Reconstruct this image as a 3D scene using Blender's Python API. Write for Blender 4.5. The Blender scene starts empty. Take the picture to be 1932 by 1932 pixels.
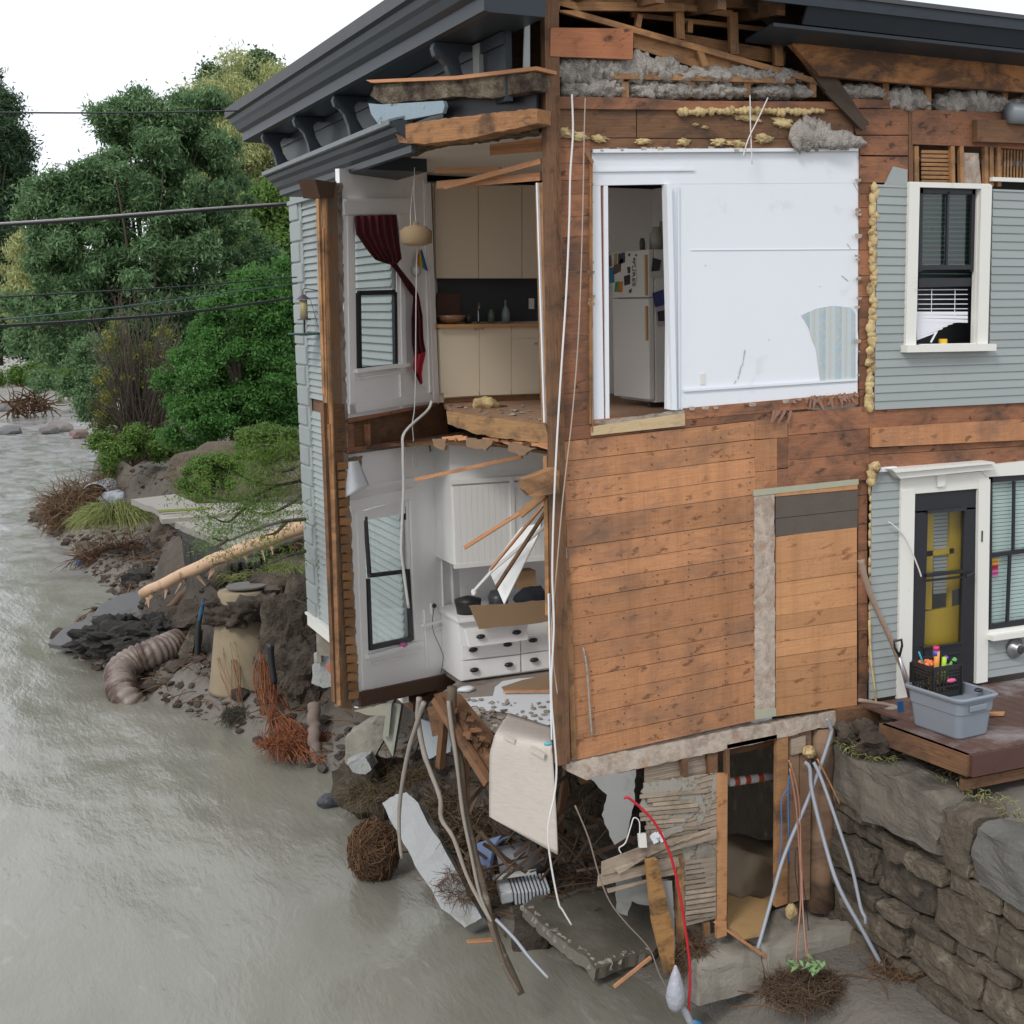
import bpy, bmesh, math, random
import numpy as np
from mathutils import Vector, Matrix, noise
random.seed(7)
S=bpy.context.scene; COL=S.collection
V=Vector; sin,cos,pi=math.sin,math.cos,math.pi
# ---------------------------------------------------------------- camera
FL=2700.; PX=1300.; PY=966.
az=math.radians(62.3); pitch=math.atan(388/2700.); roll=-0.0075
CP=V((-4.85,-11.69,7.0))
XR=V((sin(az),-cos(az),0)); FW=V((cos(az),sin(az),0))
fwd=FW*cos(pitch)-V((0,0,1))*sin(pitch)
up0=XR.cross(fwd)
cR=XR*cos(roll)+up0*sin(roll); cU=cR.cross(fwd)
cam=bpy.data.cameras.new('camera'); camo=bpy.data.objects.new('camera',cam); COL.objects.link(camo)
m=Matrix((cR,cU,-fwd)).transposed().to_4x4(); m.translation=CP
camo.matrix_world=m
cam.sensor_width=36; cam.lens=36*FL/1932.; cam.shift_x=-(PX-966)/1932.
cam.clip_start=.1; cam.clip_end=2000
S.camera=camo
# ---------------------------------------------------------------- world + sun
SUN_EL=math.radians(52); SUN_AZ=math.radians(200)
w=bpy.data.worlds.new("World"); S.world=w; w.use_nodes=True
nt=w.node_tree; nt.nodes.clear()
o=nt.nodes.new('ShaderNodeOutputWorld'); bg=nt.nodes.new('ShaderNodeBackground'); bg.inputs[1].default_value=.14
sky=nt.nodes.new('ShaderNodeTexSky'); sky.sky_type='NISHITA'; sky.sun_disc=False; sky.sun_elevation=SUN_EL; sky.sun_rotation=SUN_AZ
mx=nt.nodes.new('ShaderNodeMixRGB'); tc=nt.nodes.new('ShaderNodeTexCoord'); nz=nt.nodes.new('ShaderNodeTexNoise')
mp=nt.nodes.new('ShaderNodeMapping'); mp.inputs['Scale'].default_value=(1,1,3)
nz.inputs['Scale'].default_value=2.2; nz.inputs['Detail'].default_value=6
rp=nt.nodes.new('ShaderNodeValToRGB'); rp.color_ramp.elements[0].position=.30; rp.color_ramp.elements[1].position=.50
rp.color_ramp.elements[0].color=(.72,.72,.72,1); rp.color_ramp.elements[1].color=(.97,.97,.97,1)
mx.inputs[2].default_value=(7.4,7.7,8.1,1)
L=nt.links.new
L(tc.outputs['Generated'],mp.inputs[0]); L(mp.outputs[0],nz.inputs[0]); L(nz.outputs[0],rp.inputs[0]); L(rp.outputs[0],mx.inputs[0])
L(sky.outputs[0],mx.inputs[1]); L(mx.outputs[0],bg.inputs[0]); L(bg.outputs[0],o.inputs[0])
sd=bpy.data.lights.new('sun','SUN'); sd.energy=1.3; sd.angle=math.radians(14); sd.color=(1,.96,.9)
so=bpy.data.objects.new('sun',sd); COL.objects.link(so)
SD=V((-.75,-.62,.85)).normalized()   # towards the sun
so.rotation_euler=SD.to_track_quat('Z','Y').to_euler(); so.location=(-8,-20,30)
sky.sun_elevation=math.asin(SD.z); sky.sun_rotation=math.atan2(SD.x,SD.y)
S.view_settings.view_transform='Standard'; S.view_settings.look='None'; S.view_settings.exposure=.12; S.view_settings.gamma=1
S.render.engine='CYCLES'; S.cycles.max_bounces=6; S.cycles.diffuse_bounces=4; S.cycles.transparent_max_bounces=12
# ---------------------------------------------------------------- unprojection of photo points onto real planes
def ray(x,y): return fwd+cR*((x-PX)/FL)-cU*((y-PY)/FL)
def nrm(a): a=V(a); return a.normalized()
P1=V((-1.1,3,0)); P2=V((.15,4,0))
F=(V((0,0,0)),V((0,-1,0)))
def vplane(a,b):
    a=V(a);b=V(b);d=(b-a).normalized(); n=d.cross(V((0,0,1)))
    if n.dot(CP-a)<0:n=-n
    return (a,n)
Mw=vplane((0,0,0),P1); Wp=vplane(P1,P2)
def yp(y): return (V((0,y,0)),V((0,-1,0)))
def xp(x): return (V((x,0,0)),V((-1,0,0)))
def zp(z): return (V((0,0,z)),V((0,0,1)))
def fp(x,y): # vertical plane through x,y facing the corner yard
    p=V((x,y,0)); return (p,-FW.copy())
def U(pl,x,y,off=0):
    d=ray(x,y); p=pl[0]+pl[1]*off
    return CP+d*((p-CP).dot(pl[1])/d.dot(pl[1]))
# ---------------------------------------------------------------- mesh builder
R=random.uniform
class MB:
    def __init__(s): s.v=[];s.f=[];s.uv=[];s.pc=[]
    def add(s,v,f,uv=None):
        b=len(s.v); s.pc.append((b,len(s.f))); s.v+= [tuple(q) for q in v]
        for i,fa in enumerate(f):
            s.f.append([b+k for k in fa])
            s.uv.append(uv[i] if uv else [(0,0)]*len(fa))
        return s
    def poly(s,pts,n,th=.02,ax=None):
        n=V(n).normalized(); k=len(pts); pts=[V(p) for p in pts]
        a=V(ax) if ax is not None else pts[1]-pts[0]
        a=a-n*a.dot(n); a.normalize(); b=n.cross(a); ou,ov=R(0,50),R(0,50)
        c=[(p.dot(a)+ou,p.dot(b)+ov) for p in pts]
        area=sum(c[i][0]*c[(i+1)%k][1]-c[(i+1)%k][0]*c[i][1] for i in range(k))
        if area<0: pts=pts[::-1]; c=c[::-1]
        v=pts+[p-n*th for p in pts]
        f=[list(range(k)),list(range(2*k-1,k-1,-1))]; uv=[c,[c[k-1-i] for i in range(k)]]
        for i in range(k):
            j=(i+1)%k; f.append([i,i+k,j+k,j])
            uv.append([c[i],(c[i][0],c[i][1]+th),(c[j][0],c[j][1]+th),c[j]])
        return s.add(v,f,uv)
    def pp(s,px,pl,off=0,th=.02,ax=None): return s.poly([U(pl,x,y,off) for x,y in px],pl[1],th,ax)
    def bar(s,p0,p1,w=.05,t=.03,n=(0,-1,0),w1=None):
        p0=V(p0);p1=V(p1);a=(p1-p0); L_=a.length; a.normalize(); n=V(n); n=(n-a*n.dot(a))
        if n.length<1e-4: n=V((1,0,0))-a*a.x
        n.normalize(); b=n.cross(a); w1=w if w1 is None else w1
        q=[p0-b*w/2,p1-b*w1/2,p1+b*w1/2,p0+b*w/2]
        return s.poly([x+n*t/2 for x in q],n,t,a)
    def pbar(s,x0,y0,x1,y1,pl,w,t=.02,off=0,w1=None): return s.bar(U(pl,x0,y0,off),U(pl,x1,y1,off),w,t,pl[1],w1)
    def box(s,x,y,z,sx,sy,sz,rz=0,tilt=0):
        c,sn=cos(rz),sin(rz); vs=[]
        for k in (0,1):
            for (i,j) in ((-1,-1),(1,-1),(1,1),(-1,1)):
                a,b=i*sx/2,j*sy/2; vs.append((x+a*c-b*sn,y+a*sn+b*c,z+k*sz+tilt*a))
        o=R(0,9)
        f=[[3,2,1,0],[4,5,6,7],[0,1,5,4],[1,2,6,5],[2,3,7,6],[3,0,4,7]]
        D=[(sx,sy),(sx,sy),(sx,sz),(sy,sz),(sx,sz),(sy,sz)]
        return s.add(vs,f,[[(o,o),(o+a,o),(o+a,o+b),(o,o+b)] for a,b in D])
    def tube(s,pts,r,seg=7,cap=True):
        pts=[V(p) for p in pts]; n=len(pts); rr=r if isinstance(r,(list,tuple)) else [r]*n
        vs=[];f=[];uv=[];q=V((.3,.5,.8)).normalized(); l=0
        for i,p in enumerate(pts):
            d=(pts[min(i+1,n-1)]-pts[max(i-1,0)])
            d=d.normalized() if d.length>1e-9 else V((0,0,1))
            q=(q-d*q.dot(d)); 
            if q.length<1e-3:q=V((1,0,0))-d*d.x
            q.normalize(); b=d.cross(q)
            if i: l+=(p-pts[i-1]).length
            for k in range(seg):
                a=2*pi*k/seg; vs.append(p+(q*cos(a)+b*sin(a))*rr[i])
            if i:
                for k in range(seg):
                    k2=(k+1)%seg; f.append([(i-1)*seg+k,(i-1)*seg+k2,i*seg+k2,i*seg+k]); uv.append([(l,k*.02)]*4)
        if cap:
            f.append(list(range(seg))[::-1]);uv.append([(0,0)]*seg)
            f.append([(n-1)*seg+k for k in range(seg)]);uv.append([(0,0)]*seg)
        return s.add(vs,f,uv)
    def lathe(s,c,prof,seg=20,axis=(0,0,1)):
        c=V(c);ax=V(axis).normalized();q=ax.orthogonal().normalized();b=ax.cross(q);vs=[];f=[]
        for (r,h) in prof:
            for k in range(seg):
                a=2*pi*k/seg; vs.append(c+ax*h+(q*cos(a)+b*sin(a))*max(r,.0005))
        for i in range(len(prof)-1):
            for k in range(seg):
                k2=(k+1)%seg; f.append([i*seg+k,i*seg+k2,(i+1)*seg+k2,(i+1)*seg+k])
        f.append(list(range(seg))[::-1]); f.append([(len(prof)-1)*seg+k for k in range(seg)])
        return s.add(vs,f)
    def blob(s,c,r,amp=.2,fr=2.,sub=3,flat=0,seed=None):
        c=V(c);r=V(r) if hasattr(r,'__len__') else V((r,r,r)); sd=V((R(0,99),R(0,99),R(0,99)))
        bm=bmesh.new(); bmesh.ops.create_icosphere(bm,subdivisions=sub,radius=1)
        vs=[]
        for v_ in bm.verts:
            p=v_.co.copy(); k=1+amp*(noise.noise(p*fr+sd)+.5*noise.noise(p*fr*2.3+sd)+.3*noise.noise(p*fr*5+sd))
            p=p*k; 
            if flat and p.z<-flat: p.z=-flat
            vs.append(c+V((p.x*r.x,p.y*r.y,p.z*r.z)))
        f=[[q.index for q in fa.verts] for fa in bm.faces]; bm.free()
        return s.add(vs,f)
    def rock(s,c,size,rot=0,amp=.12,cuts=3,amp2=None):
        # rough block
        bm=bmesh.new(); bmesh.ops.create_cube(bm,size=1); bmesh.ops.subdivide_edges(bm,edges=bm.edges[:],cuts=cuts,use_grid_fill=True)
        sd=V((R(0,99),R(0,99),R(0,99))); c=V(c); sz=V(size); M=rot if isinstance(rot,Matrix) else Matrix.Rotation(rot,3,'Z'); vs=[]
        for v_ in bm.verts:
            p=v_.co.copy(); l=p.length; p2=p*(1-.28*max(0,l-.6))
            q=V((p2.x*sz.x,p2.y*sz.y,p2.z*sz.z)); e=min(sz)*amp
            q+=V((noise.noise(q*1.7/max(.2,min(sz))+sd),noise.noise(q*1.7/max(.2,min(sz))+sd*2),noise.noise(q*1.9/max(.2,min(sz))+sd*3)))*e
            q+=noise.noise_vector(q*5/max(.2,min(sz))+sd)*e*.35
            vs.append(c+M@q)
        f=[[q.index for q in fa.verts] for fa in bm.faces]; bm.free()
        return s.add(vs,f)
    def grid(s,fn,nu,nv,uvs=1.):
        vs=[fn(i/nu,j/nv) for j in range(nv+1) for i in range(nu+1)]; f=[];uv=[]
        for j in range(nv):
            for i in range(nu):
                a=j*(nu+1)+i; f.append([a,a+1,a+nu+2,a+nu+1]); uv.append([(i/nu*uvs,j/nv*uvs),((i+1)/nu*uvs,j/nv*uvs),((i+1)/nu*uvs,(j+1)/nv*uvs),(i/nu*uvs,(j+1)/nv*uvs)])
        return s.add(vs,f,uv)
    def sep(s,name,mat,parent=None,**k):
        pc=s.pc+[(len(s.v),len(s.f))]; out=[]
        for (v0,f0),(v1,f1) in zip(pc[:-1],pc[1:]):
            q=MB(); q.v=s.v[v0:v1]; q.f=[[i-v0 for i in fa] for fa in s.f[f0:f1]]; q.uv=s.uv[f0:f1]; out.append(q.build(name,mat,parent,**k))
        return out
    def build(s,name,mat,parent=None,smooth=False,label=None,solid=0,bevel=0):
        me=bpy.data.meshes.new(name); me.from_pydata(s.v,[],s.f)
        ul=me.uv_layers.new(name='UVMap'); flat=[c for fa in s.uv for p in fa for c in p]
        ul.data.foreach_set('uv',flat)
        if smooth: me.polygons.foreach_set('use_smooth',[True]*len(me.polygons))
        me.materials.append(mat); me.update()
        ob=bpy.data.objects.new(name,me); COL.objects.link(ob)
        if parent is not None:
            ob.parent=parent; ob.matrix_parent_inverse=world_inv(parent)
        if label: ob['label']=label
        if solid:
            md=ob.modifiers.new('s','SOLIDIFY'); md.thickness=solid; md.offset=0
        if bevel:
            md=ob.modifiers.new('b','BEVEL'); md.width=bevel; md.segments=2; md.limit_method='ANGLE'
        return ob
def world_inv(p):
    m=Matrix.Translation(p.location) @ p.rotation_euler.to_matrix().to_4x4()
    if p.parent: m=Matrix.Identity(4) if p.type=='MESH' else m
    return m.inverted()
def T(name,label,cat,loc=(0,0,0),group=None):
    o=bpy.data.objects.new(name,None); COL.objects.link(o); o.location=loc; o.empty_display_size=.2
    o['label']=label;o['category']=cat
    if group:o['group']=group
    return o
def tag(o,label,cat,group=None,kind=None):
    if label:o['label']=label
    if cat:o['category']=cat
    if group:o['group']=group
    if kind:o['kind']=kind
    return o
def struct(o,kind='structure'): o['kind']=kind; return o
def jag(px,amp=3,step=8,edges=None):
    out=[];n=len(px)
    for i in range(n):
        a=px[i];b=px[(i+1)%n]; out.append(a)
        if edges is not None and i not in edges: continue
        l=math.hypot(b[0]-a[0],b[1]-a[1]); k=int(l/step)
        for j in range(1,k):
            t=(j+R(-.3,.3))/k; out.append((a[0]+(b[0]-a[0])*t+R(-amp,amp),a[1]+(b[1]-a[1])*t+R(-amp,amp)))
    return out
def smoothpts(pts,k=4):
    pts=[V(p) for p in pts]; out=[]
    for i in range(len(pts)-1):
        p0=pts[max(i-1,0)];p1=pts[i];p2=pts[i+1];p3=pts[min(i+2,len(pts)-1)]
        for j in range(k):
            t=j/k; out.append(.5*((2*p1)+(p2-p0)*t+(2*p0-5*p1+4*p2-p3)*t*t+(3*p1-p0-3*p2+p3)*t**3))
    out.append(pts[-1]); return out
# ---------------------------------------------------------------- materials
class NT:
    def __init__(s,name):
        s.m=bpy.data.materials.new(name); s.m.use_nodes=True; s.t=s.m.node_tree; s.t.nodes.clear()
        s.o=s.n('OutputMaterial'); s.b=s.n('BsdfPrincipled'); s.l(s.b.outputs[0],s.o.inputs[0])
    def n(s,t,**k):
        q=s.t.nodes.new('ShaderNode'+t)
        for a,b in k.items():
            if hasattr(q,a): setattr(q,a,b)
        return q
    def l(s,a,b): s.t.links.new(a,b)
    def coord(s,kind='Object',scale=(1,1,1),rot=(0,0,0)):
        t=s.n('TexCoord'); mp=s.n('Mapping'); mp.inputs['Scale'].default_value=scale; mp.inputs['Rotation'].default_value=rot
        s.l(t.outputs[kind],mp.inputs[0]); return mp.outputs[0]
    def noise(s,vec,sc,det=5,ro=.55,dist=0):
        q=s.n('TexNoise'); q.inputs['Scale'].default_value=sc;q.inputs['Detail'].default_value=det;q.inputs['Roughness'].default_value=ro;q.inputs['Distortion'].default_value=dist
        s.l(vec,q.inputs['Vector']); return q.outputs['Fac']
    def ramp(s,fac,stops):
        q=s.n('ValToRGB'); e=q.color_ramp.elements
        while len(e)<len(stops): e.new(.5)
        for i,(p,c) in enumerate(stops):
            e[i].position=p; e[i].color=(c if hasattr(c,'__len__') else (c,c,c))[:3]+(1,) if hasattr(c,'__len__') else (c,c,c,1)
        s.l(fac,q.inputs[0]); return q.outputs[0]
    def mix(s,f,a,b,mode='MIX'):
        q=s.n('MixRGB',blend_type=mode)
        for i,x in ((0,f),(1,a),(2,b)):
            if hasattr(x,'is_linked'): s.l(x,q.inputs[i])
            elif i==0: q.inputs[0].default_value=x
            else: q.inputs[i].default_value=tuple(x)[:3]+(1,)
        return q.outputs[0]
    def math(s,op,a,b=0):
        q=s.n('Math',operation=op)
        for i,x in ((0,a),(1,b)):
            if hasattr(x,'is_linked'): s.l(x,q.inputs[i])
            else:q.inputs[i].default_value=x
        return q.outputs[0]
    def bump(s,h,st=.3,d=.02):
        q=s.n('Bump');q.inputs['Strength'].default_value=st;q.inputs['Distance'].default_value=d; s.l(h,q.inputs['Height']); s.l(q.outputs[0],s.b.inputs['Normal'])
    def rnd(s):
        return s.n('NewGeometry').outputs['Random Per Island']
    def col(s,c):
        if hasattr(c,'is_linked'): s.l(c,s.b.inputs['Base Color'])
        else: s.b.inputs['Base Color'].default_value=tuple(c)[:3]+(1,)
    def ro(s,r): s.b.inputs['Roughness'].default_value=r; return s.m
def mat(name,c,rough=.75,c2=None,sc=3.,dirt=None,dsc=1.2,dlo=.5,dhi=.75,bump=.15,bsc=40,bd=.01,isl=0.,spec=None,metal=0,squash=(1,1,1)):
    t=NT(name); v=t.coord('Object',squash); col=c
    if c2: col=t.mix(t.noise(v,sc,6,.6),c,c2)
    if dirt: col=t.mix(t.ramp(t.noise(v,dsc,7,.65,.3),[(dlo,0.),(dhi,1.)]),col if hasattr(col,'is_linked') else c,dirt)
    if isl:
        k=t.math('ADD',t.math('MULTIPLY',t.rnd(),isl*2),1-isl); cc=t.n('CombineColor'); 
        for i in range(3): t.l(k,cc.inputs[i])
        col=t.mix(1.,col,cc.outputs[0],'MULTIPLY')
    t.col(col)
    if bump: t.bump(t.noise(v,bsc,5,.6),bump,bd)
    t.b.inputs['Metallic'].default_value=metal
    if spec is not None:
        t.b.inputs['Specular IOR Level'].default_value=spec
    return t.ro(rough)
def wood(name,c1,c2,dark=(.05,.03,.02),knots=.5,isl=.25,stain=None,st=(.55,.75),ssc=1.,grain=.5,rough=.8,saw=0.):
    t=NT(name); uv=t.coord('UV',(1.2,22,1)); g=t.noise(uv,3.,6,.65,.6)
    col=t.mix(t.ramp(g,[(.3,0.),(.72,1.)]),c1,c2)
    if saw:
        uvs=t.coord('UV',(34,.8,1)); sg=t.noise(uvs,3.,4,.6)
        col=t.mix(t.math('MULTIPLY',t.ramp(sg,[(.45,0.),(.75,1.)]),saw),col,[x*.62 for x in c1])
    uk=t.coord('UV',(3.0,5.5,1)); vo=t.n('TexVoronoi'); vo.voronoi_dimensions='2D'; vo.inputs['Scale'].default_value=1.; vo.inputs['Randomness'].default_value=1.
    nn=t.noise(uk,3,3,.6); va=t.n('VectorMath',operation='ADD'); cc=t.n('CombineXYZ'); t.l(nn,cc.inputs[0]);t.l(nn,cc.inputs[1]); t.l(uk,va.inputs[0]);t.l(cc.outputs[0],va.inputs[1]); t.l(va.outputs[0],vo.inputs['Vector'])
    kr=t.ramp(vo.outputs['Distance'],[(.06,1.),(.17,0.)])
    v2=t.n('TexVoronoi'); v2.voronoi_dimensions='2D'; v2.inputs['Scale'].default_value=2.3; t.l(va.outputs[0],v2.inputs['Vector'])
    kr=t.math('MAXIMUM',kr,t.math('MULTIPLY',t.ramp(v2.outputs['Distance'],[(.03,1.),(.11,0.)]),.8))
    kr=t.math('MULTIPLY',kr,t.ramp(t.noise(t.coord('UV',(.9,2.2,1)),1.7,3,.6),[(.38,.12),(.54,1.)]))
    col=t.mix(t.math('MULTIPLY',kr,knots),col,dark)
    # smears under knots
    us=t.coord('UV',(9,3,1)); sm=t.ramp(t.noise(us,1.4,6,.7,.4),[(.62,0.),(.74,1.)])
    col=t.mix(t.math('MULTIPLY',sm,knots*.45),col,[x*.45 for x in c1])
    if saw:
        ow=t.coord('Object',(5,5,.35)); col=t.mix(t.math('MULTIPLY',t.ramp(t.noise(ow,1.,5,.6),[(.48,0.),(.72,1.)]),.5),col,[x*.55 for x in c1])
    if isl:
        k=t.math('ADD',t.math('MULTIPLY',t.rnd(),isl*2),1-isl); c3=t.n('CombineColor')
        for i in range(3): t.l(k,c3.inputs[i])
        col=t.mix(1.,col,c3.outputs[0],'MULTIPLY')
    if stain:
        ob=t.coord('Object',(1,1,1.6)); col=t.mix(t.ramp(t.noise(ob,ssc,8,.68,.5),[(st[0],0.),(st[1],.85)]),col,stain)
    t.col(col); t.bump(g,grain,.006); return t.ro(rough)
def glassm(name,tint=(.93,.96,.95),base=.06,dark=0):
    t=NT(name); t.t.nodes.remove(t.b); tr=t.n('BsdfTransparent'); tr.inputs[0].default_value=tint+(1,)
    gl=t.n('BsdfGlossy'); gl.inputs['Roughness'].default_value=.02; fr=t.n('LayerWeight'); fr.inputs[0].default_value=.5
    mx=t.n('MixShader'); t.l(t.math('ADD',t.math('MULTIPLY',t.math('POWER',fr.outputs['Facing'],4.),.8),base*.5),mx.inputs[0]); t.l(tr.outputs[0],mx.inputs[1]); t.l(gl.outputs[0],mx.inputs[2]); t.l(mx.outputs[0],t.o.inputs[0]); return t.m
m_sheath=wood('sheathing_pine',(.42,.185,.082),(.55,.27,.13),(.10,.04,.02),.75,.20,(.15,.095,.07),(.46,.72),1.1,.5,saw=.40)
m_new=wood('pine_board',(.45,.215,.095),(.56,.29,.135),(.17,.06,.025),.7,.16,(.28,.15,.08),(.56,.8),1.5,saw=.2)
m_dk=wood('old_dark_wood',(.11,.055,.028),(.22,.11,.052),(.03,.02,.015),.5,.35,(.035,.025,.02),(.5,.72),1.6)
m_red=wood('stained_board',(.22,.092,.048),(.34,.15,.075),(.03,.015,.01),.8,.28,(.055,.038,.03),(.44,.66),1.7)
m_grayw=wood('weathered_wood',(.27,.21,.155),(.42,.34,.26),(.08,.06,.05),.3,.25,(.12,.09,.07),(.5,.7),1.8)
m_lath=wood('raw_lath',(.42,.19,.09),(.56,.28,.14),(.2,.08,.04),.3,.22,None)
m_stud=wood('stud_wood',(.27,.135,.058),(.42,.22,.095),(.06,.03,.015),.5,.3,(.075,.045,.028),(.44,.68),1.8,.7)
m_side=mat('siding_paint',(.30,.33,.325),.6,(.33,.36,.355),2,(.25,.265,.24),1.3,.6,.8,.05,30,isl=.05)
m_trim=mat('trim_paint',(.74,.73,.68),.55,(.78,.77,.72),3,(.38,.34,.28),2.2,.62,.8,.05)
m_corn=mat('cornice_paint',(.026,.034,.043),.42,(.036,.046,.056),3,(.018,.02,.022),2,.6,.8,.06,spec=.25)
m_sash=mat('black_sash',(.018,.019,.024),.4,bump=0)
m_white=mat('white_wall_paint',(.74,.775,.82),.5,(.78,.81,.85),1.2,(.56,.57,.57),2.2,.60,.85,.12,8)
m_int=mat('interior_paint',(.88,.88,.88),.55,(.87,.86,.85),1.5,(.55,.51,.46),2.5,.62,.84,.06,10)
m_ceil=mat('ceiling_paint',(.70,.65,.58),.8,(.74,.69,.62),1.5,bump=.05)
m_cab=mat('cabinet_cream',(.70,.60,.45),.5,(.73,.63,.48),2,bump=.03)
m_dark=mat('dark_backsplash',(.04,.042,.046),.5,bump=.02)
m_plas=mat('broken_plaster',(.42,.38,.33),.95,(.25,.21,.17),8,(.12,.09,.07),4,.5,.65,.8,25,.03)
m_ins=mat('grey_insulation',(.60,.55,.50),1.,(.42,.38,.34),16,(.20,.17,.14),6,.52,.72,1.,60,.04)
m_foam=mat('spray_foam',(.52,.38,.17),.8,(.66,.52,.28),12,(.22,.13,.06),7,.5,.66,.4,30,.03)
m_soil=mat('bank_soil',(.085,.063,.046),.95,(.04,.031,.024),4,(.15,.12,.09),.9,.5,.7,1.,9,.12)
m_mud=mat('grey_mud',(.22,.195,.17),.5,(.175,.155,.135),1.6,(.12,.10,.085),2.8,.52,.7,.35,14,.03)
m_gran=mat('grey_granite',(.42,.43,.42),.9,(.30,.31,.31),25,(.20,.19,.17),2,.58,.75,.6,30,.03,isl=.12)
m_stone=mat('wall_stone',(.150,.122,.088),.9,(.06,.049,.037),5,(.23,.195,.145),3.2,.56,.7,1.,12,.06,isl=.35)
m_conc=mat('concrete',(.36,.33,.28),.9,(.28,.255,.215),5,(.16,.14,.11),1.6,.5,.72,.5,25,.02)
m_asph=mat('asphalt',(.10,.10,.105),.8,(.14,.14,.14),30,(.06,.055,.05),2,.55,.7,.7,60,.02)
m_ablk=mat('broken_asphalt_edge',(.022,.021,.020),.95,(.045,.042,.038),20,bump=1.,bsc=25,bd=.05)
m_root=mat('root_brown',(.16,.085,.04),.9,(.09,.05,.028),6,isl=.4,bump=0)
m_rootr=mat('root_orange',(.36,.12,.04),.8,(.24,.08,.03),6,isl=.4,bump=0)
m_straw=mat('grass_straw',(.26,.24,.10),.8,(.15,.16,.06),4,isl=.4,bump=0)
m_bark=mat('bark',(.12,.095,.07),.95,(.06,.048,.038),9,bump=.8,bsc=20,bd=.03)
m_conduit=mat('grey_conduit',(.35,.37,.42),.45,(.28,.30,.34),6,bump=.05)
m_wirew=mat('white_cable',(.70,.68,.66),.5,bump=0)
m_wireb=mat('black_cable',(.02,.02,.023),.5,bump=0)
m_copper=mat('copper_cable',(.45,.22,.15),.4,(.30,.14,.10),8,bump=0)
m_redc=mat('red_cable',(.55,.02,.035),.4,bump=0)
m_bluec=mat('blue_cable',(.05,.17,.42),.4,bump=0)
m_glass=glassm('window_glass'); m_glass2=glassm('reflective_glass',(.92,.95,.94),.10)
m_blind=mat('blind_slats',(.66,.76,.74),.5,bump=0,isl=.04)
m_blindw=mat('white_blind',(.80,.80,.86),.45,bump=0)
m_black=mat('black_plastic',(.02,.02,.022),.45,bump=0)
m_steel=mat('metal_grey',(.4,.4,.42),.35,metal=.8,bump=0)
m_concr2=mat('membrane',(.33,.33,.32),.7,(.25,.25,.24),3,(.16,.15,.13),2,.55,.75,.2,8)
m_ply=wood('plywood_sheet',(.50,.445,.39),(.60,.545,.49),(.25,.18,.13),.1,.05,(.30,.23,.18),(.58,.8),1.4,.2)
# ================================================================ HOUSE
house=T('house','torn open two storey grey clapboard house, its corner rooms exposed above the flood','house',(0,0,0))
H=house
def seam(y,x): return y-(x-1061)*(.0075+(y-284)*.000185)
def boards(mb,ys,xl,xr,pl=F,off=0,th=.025,fn=seam,gap=1.0,breaks=0,jx=0,joff=.004):
    for a,b in zip(ys[:-1],ys[1:]):
        xs=[xl+R(-jx,jx),xr+R(-jx,jx)]
        if breaks and R(0,1)<breaks: xs.insert(1,R(xl+.25*(xr-xl),xr-.25*(xr-xl)))
        for x0,x1 in zip(xs[:-1],xs[1:]):
            g=gap/2; o_=off+R(-joff,joff)
            mb.pp([(x0+.3,fn(a,x0)+g),(x1-.3,fn(a,x1)+g),(x1-.3,fn(b,x1)-g),(x0+.3,fn(b,x0)-g)],pl,o_,th)
# --- sheathing on the front wall
mb=MB()
ys=[833,871,908,947,983,1035,1074,1105,1135,1172,1223,1257,1285,1322,1357,1402,1440]
def lx(y): return 1058+(y-800)*.042
for a,b in zip(ys[:-1],ys[1:]):
    x0=lx((a+b)/2)+R(-1,3); x1=1424
    mb.pp([(x0,seam(a,x0)+.7),(x1,seam(a,x1)+.7),(x1,seam(b,x1)-.7),(x0+2,seam(b,x0)-.7)],F,R(-.006,.004),.025)
mb.pp([(1424,seam(833,1424)),(1486,seam(833,1486)-1),(1486,825),(1424,seam(871,1424))],F,.0,.025); mb.pp([(1424,831),(1466,827),(1466,886),(1424,890)],F,.001,.025); mb.pp([(1424,891),(1466,887),(1466,928),(1424,934)],F,-.002,.025)
# ---
mb.build('sheathing',m_sheath,H)
mb=MB()
for a,b in zip(ys[:-1],ys[1:]):
    for x in (1072,1110,1168,1232,1296,1362,1414):
        for f_ in (.25,.75):
            if R(0,1)<.55: p=U(F,x+R(-3.5,3.5)+(a-840)*.02,seam(a+(b-a)*f_,x)+R(-2,2),.006); mb.box(p.x,p.y,p.z,.009,.006,.009)
mb.build('nail_heads',mat('rusty_nail',(.06,.035,.025),.8,bump=0),H)['kind']='stuff'
mb=MB()
boards(mb,[215,250,278,309,340,367,409,447,481,513,559,600,635,669,704,743,777,806,833],1052,1114,jx=1)
boards(mb,[806,833],1115,1480); 
# boards between panel and belly, right of trim
for (x0,x1,yy) in ((1118,1480,[792,806]),(1291,1620,[770,792]),(1487,1640,[779,822,868,905])):
    fn=(lambda y,x,x0=x0: y-(x-x0)*.088)
    boards(mb,yy,x0,x1,fn=fn,off=.002)
mb.pp([(1466,827),(1640,812),(1640,868),(1466,884)],F,-.004,.02)
mb.pp([(1466,886),(1640,869),(1640,905),(1466,926)],F,-.004,.02)
# right of panel strip
boards(mb,[340,366,392,430,472,520,560,600,640,690,735,779],1621,1648,fn=lambda y,x:y-(x-1621)*.02,off=-.02,jx=1)
boards(mb,[905,935,990,1040,1085,1140,1190,1240,1290,1322],1619,1637,fn=lambda y,x:y-(x-1621)*.1,off=-.03,jx=1)
mb.build('upper_sheathing',m_red,H)
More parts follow.
